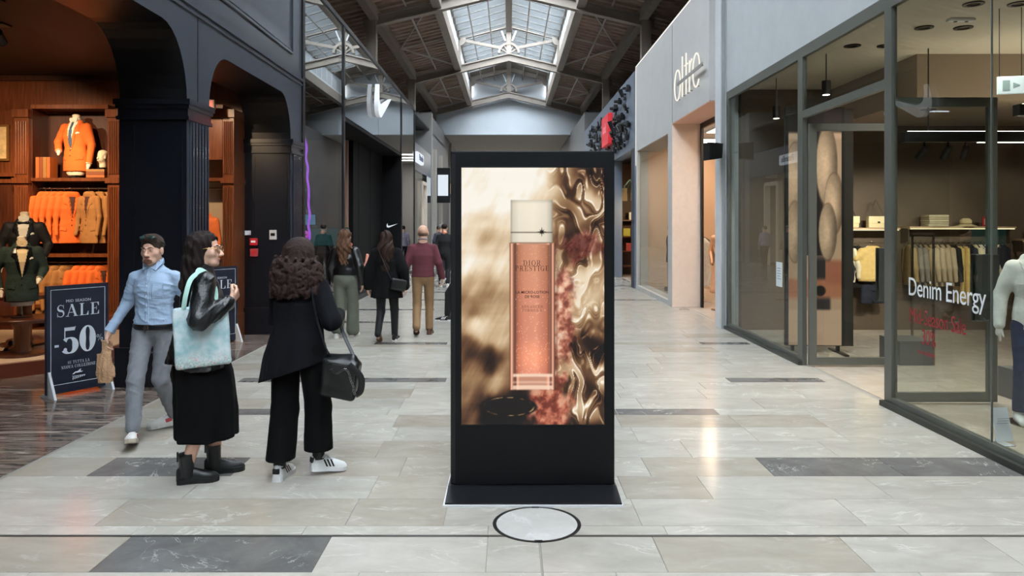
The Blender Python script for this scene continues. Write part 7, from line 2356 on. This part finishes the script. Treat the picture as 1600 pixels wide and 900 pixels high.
# ---------------------------------------------------------------- man in light-blue shirt, walking towards the camera
def man_blue():
    J = skel(1.655, shR=(.165, 0, 1.30), shL=(-.165, -.02, 1.30), elR=(.255, -.03, 1.08), wrR=(.335, .09, .86), elL=(-.24, -.1, 1.1), wrL=(-.25, -.06, .86), neck=(0, .0, 1.41), head=(0, .04, 1.53), chest=(0, .01, 1.22),
             hipR=(.085, .02, .86), knR=(.045, .20, .50), anR=(.01, .30, .13), toR=(-.08, .49, .035), hipL=(-.085, -.02, .86), knL=(-.06, .02, .47), anL=(-.03, -.26, .11), toL=(.13, -.17, .0),
             hdR=(.12, .15, -.98), pnR=(-.8, -.2, 0), hdL=(0, .1, -1), pnL=(1, 0, 0), hpitch=R(-4), hyaw=R(4), curl=.9)
    o, B = new_person(J, 'man in light blue shirt and grey trousers walking towards the camera', (-2.92, 6.1, 0), R(176), .0055, True)
    s = J['s']
    face_parts(o, J, H_short)
    # shirt
    F = top_field(J, .008, fat=.002, hem=.90, wr=.93)
    F.wrinkle(.0085, 62, 4, (1, 1, 1.3))
    F.ell((J['neck'][0], J['neck'][1] + .04, J['neck'][2] + .05), (.058, .072, .075), .01, op='sub')
    M_s = mat('shirt_blue', (166, 188, 214), 0.85, var=.06, vscale=30, bump=.12, bscale=90)
    sh = F.build('shirt', M_s, o)
    patch(F, 'placket', [(-.016, .95), (.016, .95), (.016, 1.40), (-.016, 1.40)], 1, .004, M_s, sh)
    for z in (1.0, 1.08, 1.16, 1.24, 1.32):
        y = float(F.surf_y(np.array([0.0]), np.array([z * s]), 1)[0])
        MB().ball((0, y + .006, z * s), (.006, .004, .006), 8, 5).build('button', M_white, sh)
    patch(F, 'chest_pocket', [(-.12, 1.14), (-.04, 1.14), (-.04, 1.26), (-.12, 1.26)], 1, .004, M_s, sh)
    nk = J['neck']
    for q in (-1, 1):
        c = MB()
        c._add([(q * .005, nk[1] + .085, nk[2] - .02), (q * .055, nk[1] + .085, nk[2] - .045), (q * .085, nk[1] + .03, nk[2] + .015), (q * .062, nk[1] - .02, nk[2] + .05), (q * .05, nk[1] + .045, nk[2] + .035)], [(0, 1, 2, 3, 4)])
        c._add([(a, b - .006, d - .008) for a, b, d in c.v], [(4, 3, 2, 1, 0)])
        c.f += [(i, (i + 1) % 5, 5 + (i + 1) % 5, 5 + i) for i in range(5)]
        c.build('collar', M_s, sh)
    cb = MB().tube([(.066 * math.cos(a) + nk[0], nk[1] + .068 * math.sin(a), nk[2] + .02 - .018 * math.sin(a)) for a in np.linspace(PI * .86, PI * 2.14, 16)], .012, 8, flat=(.45, 2.0)); cb.build('collar_band', M_s, sh, smooth=True)
    for q in 'RL':
        e = lerp(J['el' + q], J['wr' + q], .86); f_ = lerp(J['el' + q], J['wr' + q], 1.0)
        MB().tube([e, f_], [.043, .041], 14).build('cuff', M_s, sh, smooth=True)
    # undershirt, trousers, belt
    F2 = leg_field(J, .008, .086, .066, .055, hip=(.150, .116, .13), to=.96)
    F2.wrinkle(.0075, 62, 8, (.6, .6, 1.4)).cut((0, 0, 1), (0, 0, .925))
    tr_ = F2.build('trousers', mat('chino_grey', (124, 126, 132), .85, var=.1, vscale=12, bump=.15, bscale=120), o)
    F3 = Fld((-.24, -.22, .85), (.24, .22, .99), .006).zloft([(.885, 0, -.003, .179, .131), (.93, 0, -.003, .176, .129)], .004)
    bl = F3.build('belt', mat('belt_black', (18, 17, 17), .4), o)
    MB().cbox(-.022, .022, .122, .134, .89, .926, .003).build('buckle', M_brass, bl)
    # head hair, beard, moustache
    Hf = Fld([q - .16 for q in J['head']], [q + .16 for q in J['head']], .005)
    m = head_rm(J)
    Hf.ell(hp(J, (0, -.02, .042)), (.083, .099, .086), .02, m).ell(hp(J, (0, .05, .1)), (.06, .045, .032), .03, m)
    Hf.ell(hp(J, (0, .10, -.012)), (.068, .06, .072), .012, m, op='sub').ell(hp(J, (0, .03, -.085)), (.1, .12, .072), .012, m, op='sub')
    Hf.wrinkle(.005, 95, 1)
    Hf.build('hair', H_short, o)
    Bf = B.copy(); Bf.F = Bf.F - .0028
    x, y, z = Bf.grid()
    c = hp(J, (0, .085, -.088))
    reg = np.maximum(np.sqrt(((x - c[0]) / .036) ** 2 + ((y - c[1]) / .05) ** 2 + ((z - c[2]) / .022) ** 2) - 1, -1) * .022
    c = hp(J, (0, .095, -.054))
    reg2 = (np.sqrt(((x - c[0]) / .03) ** 2 + ((y - c[1]) / .03) ** 2 + ((z - c[2]) / .006) ** 2) - 1) * .006
    Bf.F = np.maximum(Bf.F, np.minimum(reg, reg2)).astype(np.float32)
    Bf.build('beard', hairmat('beard_brown', (142, 98, 78), (112, 78, 62)), o)
    # shoes and socks
    M_sn = mat('sneaker_white', (222, 220, 214), .6); M_sn2 = mat('sneaker_sole', (176, 164, 146), .7)
    a = shoe(o, J['anR'], (J['toR'][0], J['toR'][1], .0), .28, .105, M_sn, M_sn2, lift=-.30)
    b = shoe(o, J['anL'], J['toL'], .28, .105, M_sn, M_sn, lift=.12)
    # sunglasses pushed up on the hair
    g = empty('sunglasses', (0, 0, 0), 0, 'green tinted sunglasses pushed up on the hair of the man in blue', 'sunglasses')
    g.matrix_world = Matrix.Translation(o.location) @ Matrix.Rotation(R(176), 4, 'Z')
    for q in (-1, 1):
        MB().ball(hp(J, (q * .034, .085, .108)), (.029, .007, .017), 14, 8, m @ rot(R(38), 0, 0)).build('lens', mat('lens_green', (44, 66, 62), .15), g, smooth=True)
        MB().tube([hp(J, (q * .062, .075, .105)), hp(J, (q * .084, 0.01, .07)), hp(J, (q * .084, -.06, .03))], .003, 6).build('temple', M_black, g)
    MB().tube([hp(J, (-.008, .092, .11)), hp(J, (.008, .092, .11))], .003, 6).build('bridge', M_black, g)
    # crumpled paper bag in the right hand
    pf = Fld((-.12, -.1, -.34), (.12, .1, .06), .007)
    pf.zloft([(-.30, .0, 0, .055, .03), (-.22, 0, 0, .07, .045), (-.1, -.005, 0, .05, .04), (-.02, -.01, 0, .034, .03), (.04, -.01, 0, .045, .024)], .02, (7, .1, 0)).wrinkle(.016, 48, 6)
    pb = pf.build('paper_bag', mat('kraft_paper', (198, 156, 118), .7, var=.15, vscale=14, bump=.6, bscale=50))
    w = Vector(J['wrR']) + Vector((.015, .03, -.10))
    pb.matrix_world = Matrix.Translation(o.location) @ Matrix.Rotation(R(176), 4, 'Z') @ Matrix.Translation(w)
    tag(pb, 'crumpled brown paper bag held by the man in blue shirt', 'paper bag')
man_blue()

# ---------------------------------------------------------------- woman with tote bag, black skirt, ankle boots
def woman_tote():
    YAW = R(-62)
    J = skel(1.70, shR=(.15, .0, 1.31), elR=(.25, -.04, 1.085), wrR=(.175, .155, 1.185), hdR=(-.45, .5, .5), pnR=(-.5, -.7, .2), elL=(-.2, -.03, 1.08), wrL=(-.2, .07, .86), head=(0, .02, 1.525), hyaw=R(-26), curl=1.25,
             knR=(.07, .0, .47), anR=(.075, -.10, .10), toR=(.10, .06, .0), knL=(-.05, .1, .47), anL=(-.05, .08, .09), toL=(-.03, .28, .0))
    o, B = new_person(J, 'woman with long dark hair, glasses, leather jacket and long black skirt', (-2.115, 5.1, 0), YAW, .0055, thin=1.0)
    s = J['s']
    face_parts(o, J)
    F = top_field(J, .008, fat=.022, hem=.74, wr=.9, female=True, arm=1.12, flare=.03)
    F.zloft([(.80, -.01, -.06, .17, .17), (1.0, -.01, -.045, .15, .14), (1.2, 0, -.02, .14, .11)], .04)
    F.wrinkle(.010, 62, 12)
    F.ell((J['neck'][0], J['neck'][1] + .03, J['neck'][2] + .06), (.055, .06, .06), .01, op='sub')
    M_l = mat('leather_black', (17, 17, 19), .34, spec=.6, bump=.25, bscale=60)
    jk = F.build('leather_jacket', M_l, o)
    nk = J['neck']
    MB().tube([(nk[0] + .07 * math.cos(a), nk[1] + .066 * math.sin(a), nk[2] + .012 - .03 * math.sin(a)) for a in np.linspace(PI * .8, PI * 2.2, 18)], .02, 8, flat=(.5, 1.5)).build('collar', M_l, jk, smooth=True)
    MB().tube([lerp(J['elR'], J['wrR'], .82), lerp(J['elR'], J['wrR'], .92)], [.047, .046], 14).build('cuff', M_l, jk, smooth=True)
    # skirt
    S = Fld((-.36, -.36, .24), (.36, .40, 1.08), .009)
    S.zloft([(.275, .0, .025, .19, .205), (.45 * s, .0, .025, .185, .205), (.7 * s, 0, .01, .18, .195), (.85 * s, 0, -.01, .17, .17), (.97 * s, 0, 0, .14, .115), (1.03 * s, 0, 0, .13, .105)], .02, (7, .05, .5)).wrinkle(.005, 14, 3, (1, 1, .2))
    S.build('skirt', mat('skirt_black', (11, 11, 12), .95, spec=.15), o)
    # boots
    M_b = mat('boot_black', (24, 25, 25), .38)
    shoe(o, J['anR'], J['toR'], .27, .10, M_b, mat('boot_sole', (18, 18, 18), .7), 'boot', 'ankle_boot')
    shoe(o, J['anL'], J['toL'], .27, .10, M_b, MATS['boot_sole'], 'boot', 'ankle_boot')
    # hair: long, parted, over shoulders and back
    m = head_rm(J)
    Hf = Fld((J['head'][0] - .22, J['head'][1] - .24, 1.16), (J['head'][0] + .22, J['head'][1] + .2, J['head'][2] + .17), .0055)
    Hf.ell(hp(J, (0, -.018, .035)), (.087, .107, .092), .02, m)
    Hf.cone(hp(J, (0, -.06, .0)), hp(J, (0, -.085, -.12)), .085, .085, .04, .8).cone(hp(J, (0, -.085, -.12)), (J['neck'][0] - .02, J['neck'][1] - .085, 1.33), .085, .065, .04, .7)
    for q in (-1, 1):
        Hf.cone(hp(J, (q * .07, -.01, .04)), hp(J, (q * .072, -.03, -.09)), .026, .034, .03).cone(hp(J, (q * .072, -.03, -.09)), hp(J, (q * .075, -.035, -.2)), .034, .03, .03)
    Hf.ell(hp(J, (0, .115, -.022)), (.066, .09, .108), .015, m, op='sub')
    x, y, z = Hf.grid()
    Hf.F = Hf.F + (.004 * np.sin(95 * x + 40 * y + 6 * np.sin(9 * z)) + .003 * np.sin(150 * y - 60 * x + 5 * np.sin(12 * z))).astype(np.float32)
    Hf.build('hair', H_dark, o)
    # glasses
    T = Matrix.Translation(o.location) @ Matrix.Rotation(YAW, 4, 'Z')
    g = empty('eyeglasses', (0, 0, 0), 0, 'thin gold-rimmed eyeglasses worn by the woman with the tote', 'glasses')
    g.matrix_world = T
    for q in (-1, 1):
        MB().tube([hp(J, (q * .033 + .025 * math.cos(a), .1, .001 + .021 * math.sin(a))) for a in np.linspace(0, 2 * PI, 20)[:-1]], .0025, 6, closed=True).build('rim', mat('gold_wire', (150, 120, 80), .3, .8), g)
        MB().tube([hp(J, (q * .058, .1, .006)), hp(J, (q * .078, .03, .008)), hp(J, (q * .08, -.01, .0))], .0025, 6).build('temple', MATS['gold_wire'], g)
    MB().tube([hp(J, (-.008, .104, .004)), hp(J, (.008, .104, .004))], .0025, 6).build('bridge', MATS['gold_wire'], g)
    # tote bag under the arm
    b = empty('tote_bag', (0, 0, 0), 0, 'pale mint canvas tote bag with floral print under the woman\'s arm', 'bag')
    b.matrix_world = T
    M_t = bpy.data.materials.new('tote_canvas'); M_t.use_nodes = True
    nt = M_t.node_tree; N = nt.nodes.new; L = nt.links.new
    bs = nt.nodes['Principled BSDF']; bs.inputs['Roughness'].default_value = .9
    tc = N('ShaderNodeTexCoord'); sp_ = N('ShaderNodeSeparateXYZ'); L(tc.outputs['Object'], sp_.inputs[0])
    nz = N('ShaderNodeTexNoise'); nz.inputs['Scale'].default_value = 16; nz.inputs['Detail'].default_value = 6; L(tc.outputs['Object'], nz.inputs['Vector'])
    r1 = N('ShaderNodeValToRGB'); r1.color_ramp.elements[0].position = .3; r1.color_ramp.elements[0].color = lin((150, 192, 196)); r1.color_ramp.elements[1].position = .62; r1.color_ramp.elements[1].color = lin((214, 226, 228)); L(nz.outputs['Fac'], r1.inputs[0])
    vo = N('ShaderNodeTexVoronoi'); vo.inputs['Scale'].default_value = 120; L(tc.outputs['Object'], vo.inputs['Vector'])
    r2 = N('ShaderNodeValToRGB'); e = r2.color_ramp.elements; e[0].position = 0; e[0].color = lin((232, 236, 232)); e[1].position = 1; e[1].color = lin((150, 186, 176))
    for p_, c_ in ((.12, (226, 150, 156)), (.2, (206, 220, 216)), (.5, (170, 200, 190)), (.7, (236, 238, 234)), (.85, (160, 176, 186))):
        q_ = e.new(p_); q_.color = lin(c_)
    sx = N('ShaderNodeSeparateColor'); L(vo.outputs['Color'], sx.inputs[0]); L(sx.outputs[0], r2.inputs[0])
    n2 = N('ShaderNodeTexNoise'); n2.inputs['Scale'].default_value = 9; L(tc.outputs['Object'], n2.inputs['Vector'])
    ma = N('ShaderNodeMath'); ma.operation = 'MULTIPLY_ADD'; ma.inputs[1].default_value = .16; L(n2.outputs['Fac'], ma.inputs[0]); L(sp_.outputs['Z'], ma.inputs[2])
    mr = N('ShaderNodeMapRange'); mr.inputs[1].default_value = 1.0; mr.inputs[2].default_value = .86; L(ma.outputs[0], mr.inputs[0])
    mx = N('ShaderNodeMix'); mx.data_type = 'RGBA'; L(mr.outputs[0], mx.inputs[0]); L(r1.outputs[0], mx.inputs[6]); L(r2.outputs[0], mx.inputs[7]); L(mx.outputs[2], bs.inputs['Base Color'])
    tf = Fld((.11, -.30, .74), (.32, .26, 1.28), .008)
    tf.box((.205, -.02, 1.0), (.024, .175, .205), .022, .01, rot(R(3), 0, 0)).wrinkle(.006, 20, 9)
    tf.build('body', M_t, b)
    M_ts = mat('tote_strap', (178, 216, 204), .9)
    strap(cat([(.232, -.135, 1.19), (.235, -.12, 1.29), (.20, -.085, 1.385), (.14, -.01, 1.42), (.14, .06, 1.33), (.19, .06, 1.19)]), .03, .006, 'strap', M_ts, b)
    strap(cat([(.195, -.09, 1.19), (.185, -.06, 1.33), (.12, -.03, 1.44), (.08, .05, 1.39), (.13, .08, 1.29), (.185, .07, 1.19)]), .03, .006, 'strap', M_ts, b)
woman_tote()

# ---------------------------------------------------------------- woman with curly hair seen from behind
def woman_curly():
    YAW = R(-14)
    J = skel(1.65, shR=(.15, 0, 1.31), elR=(.265, -.04, 1.09), wrR=(.20, .19, 1.10), hdR=(-.6, .8, .1), pnR=(-.6, -.4, -.3), shL=(-.15, 0, 1.31), elL=(-.20, .06, 1.08), wrL=(-.08, .21, 1.05), hdL=(.6, .8, .1), pnL=(.5, -.4, -.4), curl=.7,
             knR=(.115, .06, .47), anR=(.115, .06, .12), toR=(.235, .19, .0), knL=(-.095, -.02, .46), anL=(-.09, -.1, .09), toL=(-.115, .08, .0), hipR=(.1, 0, .87), hipL=(-.1, 0, .87), head=(0, .03, 1.53))
    o, B = new_person(J, 'woman with curly dark hair in black cardigan and wide cropped trousers, from behind', (-1.455, 5.13, 0), YAW, .006, skin=M_skin2)
    s = J['s']
    face_parts(o, J)
    M_c = mat('cardigan_black', (12, 13, 18), .9, spec=.2, bump=.2, bscale=150)
    F = top_field(J, .008, fat=.022, hem=.70, wr=.95, female=True, flare=.03, arm=1.12, pad=.26)
    F.zloft([(.55, -.055, -.01, .235, .19), (.8, -.04, -.01, .21, .17), (1.05, -.015, 0, .17, .135), (1.2, 0, 0, .16, .13)], .03, (9, .05, .2))
    F.wrinkle(.006, 17, 21, (1, 1, .3))
    F.cut((.34, 0, -1), (0, 0, .735))
    F.build('cardigan', M_c, o)
    # wide cropped trousers
    P = leg_field(J, .008, .10, .092, .10, hip=(.185, .145, .15), to=.95, k=.02)
    P.wrinkle(.006, 15, 5, (1, 1, .25))
    x, y, z = P.grid()
    P.F = np.maximum(P.F, (.135 + .04 * (x > 0.0) - z).astype(np.float32))
    P.cut((0, 0, 1), (0, 0, 1.0))
    P.build('trousers', mat('culotte_black', (10, 10, 11), .95, spec=.15), o)
    M_w = mat('superstar_white', (232, 232, 230), .5); M_k = mat('stripe_black', (16, 16, 18), .5)
    shoe(o, J['anR'], J['toR'], .265, .102, M_w, M_w, stripes=M_k, heel_tab=M_k, lift=.14)
    shoe(o, J['anL'], J['toL'], .265, .102, M_w, M_w, stripes=M_k, heel_tab=M_k)
    for q in 'RL':
        a = J['an' + q]
        MB().tube([vadd(a, (0, 0, -.01)), vadd(a, (0, 0, .055))], [.042, .043], 14).build('sock', M_k, o, smooth=True)
    # curls
    m = head_rm(J)
    Hf = Fld((-.24, -.24, 1.15), (.24, .2, J['head'][2] + .17), .006)
    Hf.ell(hp(J, (0, -.02, .03)), (.094, .112, .096), .02, m)
    Hf.cone(hp(J, (0, -.06, -.02)), hp(J, (0, -.09, -.14)), .105, .12, .05, .72).cone(hp(J, (0, -.09, -.14)), (J['neck'][0], J['neck'][1] - .08, 1.33), .12, .10, .05, .6)
    Hf.ell(hp(J, (0, .125, -.03)), (.065, .085, .1), .015, m, op='sub')
    r = np.random.RandomState(4)
    for i in range(150):                                   # ringlets spiralling down
        a = r.uniform(PI * .95, PI * 2.05)
        t = r.uniform(.16, .66)
        z0 = hp(J, (0, 0, .05))[2] - t * .34
        ph = r.rand() * 6; prev = None; sp = r.choice((-1, 1))
        for k in range(12):
            tt = t + k * .03
            rad = .112 + .05 * min(1, max(0, tt) * 2.0)
            zz = z0 - k * .0105
            if zz < 1.235: break
            an = ph + sp * k * .85
            p = (rad * 1.06 * math.cos(a) + .017 * math.cos(an), J['head'][1] - .05 + rad * .86 * math.sin(a) + .014 * math.sin(an), zz)
            if prev: Hf.cone(prev, p, .0115, .0115, .004)
            prev = p
    Hf.wrinkle(.004, 110, 2)
    Hf.build('hair', H_curl, o)
    # black quilted shoulder bag with chain
    T = Matrix.Translation(o.location) @ Matrix.Rotation(YAW, 4, 'Z')
    b = empty('shoulder_bag', (0, 0, 0), 0, 'black leather shoulder bag with silver chain at the curly-haired woman\'s hip', 'bag')
    b.matrix_world = T
    M_bl = mat('bag_leather', (15, 15, 16), .36)
    cx, cy, cz = .33, -.03, .70
    rb_ = rot(R(8), R(10), R(10))
    bf = Fld((cx - .2, cy - .16, cz - .22), (cx + .2, cy + .16, cz + .24), .007)
    bf.box((cx, cy, cz), (.125, .06, .135), .03, .01, rb_).cone((cx - .09, cy, cz + .12), (cx + .09, cy, cz + .14), .03, .03, .05, .8).wrinkle(.004, 26, 3)
    bd = bf.build('body', M_bl, b)
    c = Vector((cx, cy, cz))
    MB().obox(c + rb_ @ Vector((.03, -.066, .03)), (.16, .012, .17), rb_ @ rot(0, 0, R(4))).build('flap', M_bl, b)
    MB().tube(cat([tuple(c + rb_ @ Vector(p)) for p in ((.06, -.06, .13), (.15, -.06, .06), (.16, -.05, -.04), (.13, -.05, -.08))]), .022, 8, flat=(.35, 1)).build('hanging_strap', M_bl, b, smooth=True)
    ch = []
    for i, q in enumerate(cat([tuple(c + rb_ @ Vector(p)) for p in ((-.1, -.07, .14), (-.02, -.078, .06), (.05, -.08, .1), (.1, -.078, .02), (.13, -.07, -.06))], 6)):
        lk = MB().tube([tuple(Vector(q) + Vector((.008 * math.cos(a), .004 * math.sin(i), .006 * math.sin(a)))) for a in np.linspace(0, 2 * PI, 9)[:-1]], .0025, 5, closed=True)
        ch.append(lk)
    mb = MB()
    for k in ch: mb._add(k.v, k.f)
    tag(mb.build('chain', mat('chain_silver', (190, 190, 188), .25, 1.0), b), kind='stuff')
    strap(cat([tuple(c + rb_ @ Vector((-.09, 0, .14))), (.24, -.10, .95), (.20, -.135, 1.15), (.15, -.10, 1.34), (.13, -.01, 1.385), (.15, .09, 1.3), (.22, .13, 1.1), (.30, .10, .95), tuple(c + rb_ @ Vector((.09, 0, .14)))]), .026, .008, 'strap', mat('strap_grey', (34, 36, 42), .5), b)
woman_curly()

# ---------------------------------------------------------------- people further down the hall, seen from behind
def long_hair(o, J, mtl, L=.35, w=.09, h=.009, seed=0):
    Hf = Fld((-.22, J['head'][1] - .26, J['head'][2] - L - .12), (.22, J['head'][1] + .18, J['head'][2] + .17), h)
    m = head_rm(J)
    Hf.ell(hp(J, (0, -.02, .033)), (.088, .107, .093), .02, m)
    c = J['head']
    Hf.cone(hp(J, (0, -.06, 0)), (c[0], c[1] - .095, c[2] - .16), .088, w * 1.1, .04, .75).cone((c[0], c[1] - .095, c[2] - .16), (c[0] + .01, c[1] - .12, c[2] - L), w * 1.1, w * .8, .04, .6)
    Hf.ell(hp(J, (0, .12, -.035)), (.062, .085, .1), .015, m, op='sub')
    x, y, z = Hf.grid()
    Hf.F = Hf.F + (.006 * np.sin(70 * x + 5 * np.sin(14 * z + seed)) + .004 * np.sin(120 * x + 40 * y + 7 * np.sin(11 * z))).astype(np.float32)
    return Hf.build('hair', mtl, o)

def walker(H=1.65, stride=.3, lead='R', **kw):
    a, b = ('R', 'L') if lead == 'R' else ('L', 'R')
    sg = {'R': 1, 'L': -1}
    d = {'kn' + a: (sg[a] * .09, stride * .5, .48), 'an' + a: (sg[a] * .09, stride * .55, .09), 'to' + a: (sg[a] * .11, stride * .55 + .17, .0),
         'kn' + b: (sg[b] * .09, .02, .46), 'an' + b: (sg[b] * .09, -stride * .75, .14), 'to' + b: (sg[b] * .10, -stride * .75 + .14, .0)}
    d.update(kw)
    return skel(H, **d)

# olive trousers, leather jacket
J = walker(1.66, .16, 'R', elL=(-.225, 0, 1.08), wrL=(-.21, .1, .86), elR=(.24, -.05, 1.08), wrR=(.27, -.02, .84))
o, B = new_person(J, 'woman with long ombre hair, black leather jacket and olive wide trousers', (-2.52, 11.4, 0), R(-6), .011, group='people walking away down the hall')
top_field(J, .011, fat=.022, hem=.95, female=True, arm=1.15).wrinkle(.006, 26, 2).build('leather_jacket', MATS['leather_black'], o)
f = leg_field(J, .011, .10, .088, .10, hip=(.175, .135, .15), to=.97); f.wrinkle(.006, 18, 3, (1, 1, .3)).build('trousers', mat('olive_cotton', (100, 103, 90), .9, var=.1), o)
long_hair(o, J, H_ombre, .36, .10)
MB().tube([(.09 * math.cos(a), -.03 + .085 * math.sin(a), 1.42 + .01 * math.sin(a)) for a in np.linspace(0, 2 * PI, 17)[:-1]], .03, 8, closed=True).build('scarf', mat('coral_cloth', (222, 124, 92), .9), o, smooth=True)
for q in 'RL': shoe(o, J['an' + q], J['to' + q], .26, .1, MATS['sneaker_white'], MATS['sneaker_white'])
cb = Fld((-.12, -.1, -.3), (.12, .1, .22), .01)
cb.zloft([(-.24, 0, 0, .09, .05), (-.1, 0, 0, .075, .045), (.08, 0, 0, .04, .03), (.18, 0, 0, .02, .02)], .02, (5, .12, 0)).wrinkle(.008, 24, 1)
cb = cb.build('shopping_bag', mat('coral_bag', (232, 150, 128), .7), loc=(-2.20, 11.5, 1.1))
tag(cb, 'coral pink soft bag at the side of the olive trousers woman', 'bag')

# black coat, cross-body bag
J = walker(1.64, .26, 'R', elL=(-.25, -.03, 1.07), wrL=(-.28, .0, .83), elR=(.25, -.03, 1.07), wrR=(.27, .03, .83))
o, B = new_person(J, 'woman with long brown hair in loose black coat and leggings', (-1.80, 10.9, 0), R(-3), .011, group='people walking away down the hall')
f = top_field(J, .011, fat=.04, hem=.66, female=True, flare=.03, folds=(6, .05, .4), arm=1.2); f.wrinkle(.007, 18, 6, (1, 1, .4)).build('coat', mat('coat_black', (14, 14, 16), .95, spec=.2), o)
leg_field(J, .011, .088, .062, .048, to=.98).build('leggings', mat('legging_black', (16, 17, 20), .8), o)
long_hair(o, J, H_brown, .42, .105, seed=2)
shoe(o, J['anR'], J['toR'], .25, .095, mat('shoe_dark', (26, 25, 27), .5), MATS['sneaker_white'])
shoe(o, J['anL'], J['toL'], .25, .095, MATS['shoe_dark'], mat('sole_tan', (150, 120, 96), .8), lift=.75)
b = empty('crossbody_bag', (-1.80, 10.9, 0), R(-3), 'black cross-body bag at the hip of the woman in black coat', 'bag')
f = Fld((.05, -.30, .72), (.38, .0, 1.0), .009).box((.20, -.16, .86), (.12, .045, .085), .03, .01, rot(0, R(12), R(25))); f.build('body', MATS['bag_leather'], b)
strap(cat([(.12, -.2, .92), (.02, -.215, 1.15), (-.08, -.15, 1.36), (-.09, -.03, 1.42), (-.02, .13, 1.3), (.12, .16, 1.05), (.22, .02, .95), (.27, -.14, .93)]), .03, .008, 'strap', MATS['strap_grey'], b)

# burgundy sweater, tan trousers
J = walker(1.72, .22, 'R', shR=(.16, -.005, 1.31), shL=(-.16, -.005, 1.31), elR=(.235, -.03, 1.09), wrR=(.29, .07, .87), elL=(-.235, -.03, 1.09), wrL=(-.27, .05, .85), head=(0, .03, 1.54), curl=.9)
o, B = new_person(J, 'bald man in burgundy sweater and tan trousers', (-1.34, 11.55, 0), R(4), .010, True, M_skin2, group='people walking away down the hall')
M_bu = mat('burgundy_knit', (94, 42, 52), .9, bump=.2, bscale=180)
f = top_field(J, .010, fat=.012, hem=.88, arm=1.05); f.wrinkle(.005, 22, 4).build('sweater', M_bu, o)
f = leg_field(J, .010, .085, .066, .058, hip=(.148, .11, .125), to=.97); f.wrinkle(.005, 26, 7).build('trousers', mat('tan_chino', (138, 108, 76), .85, var=.1), o)
MB().tube([(.07 * math.cos(a), J['neck'][1] + .066 * math.sin(a), J['neck'][2] + .035 - .02 * math.sin(a)) for a in np.linspace(0, 2 * PI, 17)[:-1]], .009, 8, closed=True).build('shirt_collar', mat('collar_grey', (150, 150, 160), .8), o, smooth=True)
f = Fld([q - .16 for q in J['head']], [q + .16 for q in J['head']], .008)
f.ell(hp(J, (0, -.02, -.02)), (.078, .088, .05), .01).ell(hp(J, (0, .03, .07)), (.09, .16, .07), .01, op='sub'); f.build('hair', hairmat('hair_stubble', (120, 92, 76), (96, 74, 62)), o)
M_br = mat('shoe_brown', (82, 50, 40), .5)
shoe(o, J['anR'], J['toR'], .28, .1, M_br, M_br); shoe(o, J['anL'], J['toL'], .28, .1, M_br, M_br, lift=.7)
ph = MB().cbox(-.035, .035, -.006, .006, -.01, .10, .004).build('phone', mat('phone_white', (226, 228, 230), .3))
ph.matrix_world = Matrix.Translation(o.location) @ Matrix.Rotation(R(4), 4, 'Z') @ Matrix.Translation(Vector(J['wrR']) + Vector((-.02, .06, -.10))) @ Matrix.Rotation(R(30), 4, 'Y')
tag(ph, 'white phone in the hand of the burgundy sweater man', 'phone')

# man in black further away
J = walker(1.74, .2, 'L')
o, B = new_person(J, 'man in black top and trousers far down the hall beside the kiosk', (-1.78, 20.4, 0), R(5), .014, True, M_skin, group='people walking away down the hall')
top_field(J, .014, fat=.014, hem=.86).build('top', mat('tee_black', (18, 18, 21), .9), o)
leg_field(J, .014, .09, .07, .06).build('trousers', mat('pants_black', (16, 16, 18), .9), o)
f = Fld([q - .16 for q in J['head']], [q + .16 for q in J['head']], .01).ell(hp(J, (0, -.03, .04)), (.084, .095, .085), .01); f.build('hair', H_dark, o)
MB().tube([(.068 * math.cos(a), J['neck'][1] + .066 * math.sin(a), J['neck'][2] + .02) for a in np.linspace(0, 2 * PI, 15)[:-1]], .016, 8, closed=True).build('orange_collar', MATS['coral_cloth'], o, smooth=True)
for q in 'RL': shoe(o, J['an' + q], J['to' + q], .28, .1, MATS['sneaker_white'], MATS['sneaker_white'])
# passer-by hidden by the kiosk: only the leading foot shows
J = walker(1.7, .5, 'R')
o, B = new_person(J, 'passer-by behind the kiosk of whom only one black shoe shows', (-0.82, 13.15, 0), R(90), .014, True, M_skin)
top_field(J, .014, fat=.01, hem=.86).build('top', MATS['tee_black'], o)
leg_field(J, .014, .085, .065, .052, to=.9).build('trousers', MATS['pants_black'], o)
f = Fld([q - .16 for q in J['head']], [q + .16 for q in J['head']], .01).ell(hp(J, (0, -.03, .04)), (.084, .095, .085), .01); f.build('hair', H_dark, o)
shoe(o, J['anR'], J['toR'], .3, .11, MATS['stripe_black'], MATS['superstar_white'], stripes=MATS['superstar_white'])
shoe(o, J['anL'], J['toL'], .3, .11, MATS['stripe_black'], MATS['superstar_white'])
# two small distant walkers
for i, (x, y, H, c) in enumerate(((-2.35, 25.5, 1.72, (70, 72, 78)), (-2.75, 29.0, 1.66, (150, 140, 160)))):
    J = walker(H, .2, 'RL'[i])
    o, B = new_person(J, ['distant grey-haired walker in dark grey beyond the burgundy sweater man', 'distant walker in pale top near the far glass shop'][i], (x, y, 0), R(10 - 15 * i), .02, True, M_skin2, group='people walking away down the hall')
    top_field(J, .018, fat=.016, hem=.86).build('top', mat('distant_top_%d' % i, c, .9), o)
    leg_field(J, .018, .09, .07, .06).build('trousers', mat('pants_navy', (34, 38, 50), .9), o)
    f = Fld([q - .16 for q in J['head']], [q + .16 for q in J['head']], .014).ell(hp(J, (0, -.03, .04)), (.084, .095, .085), .01); f.build('hair', hairmat('hair_grey', (150, 146, 142), (110, 108, 106)) if i == 0 else H_brown, o)
    for q in 'RL': shoe(o, J['an' + q], J['to' + q], .28, .1, MATS['stripe_black'], MATS['stripe_black'])
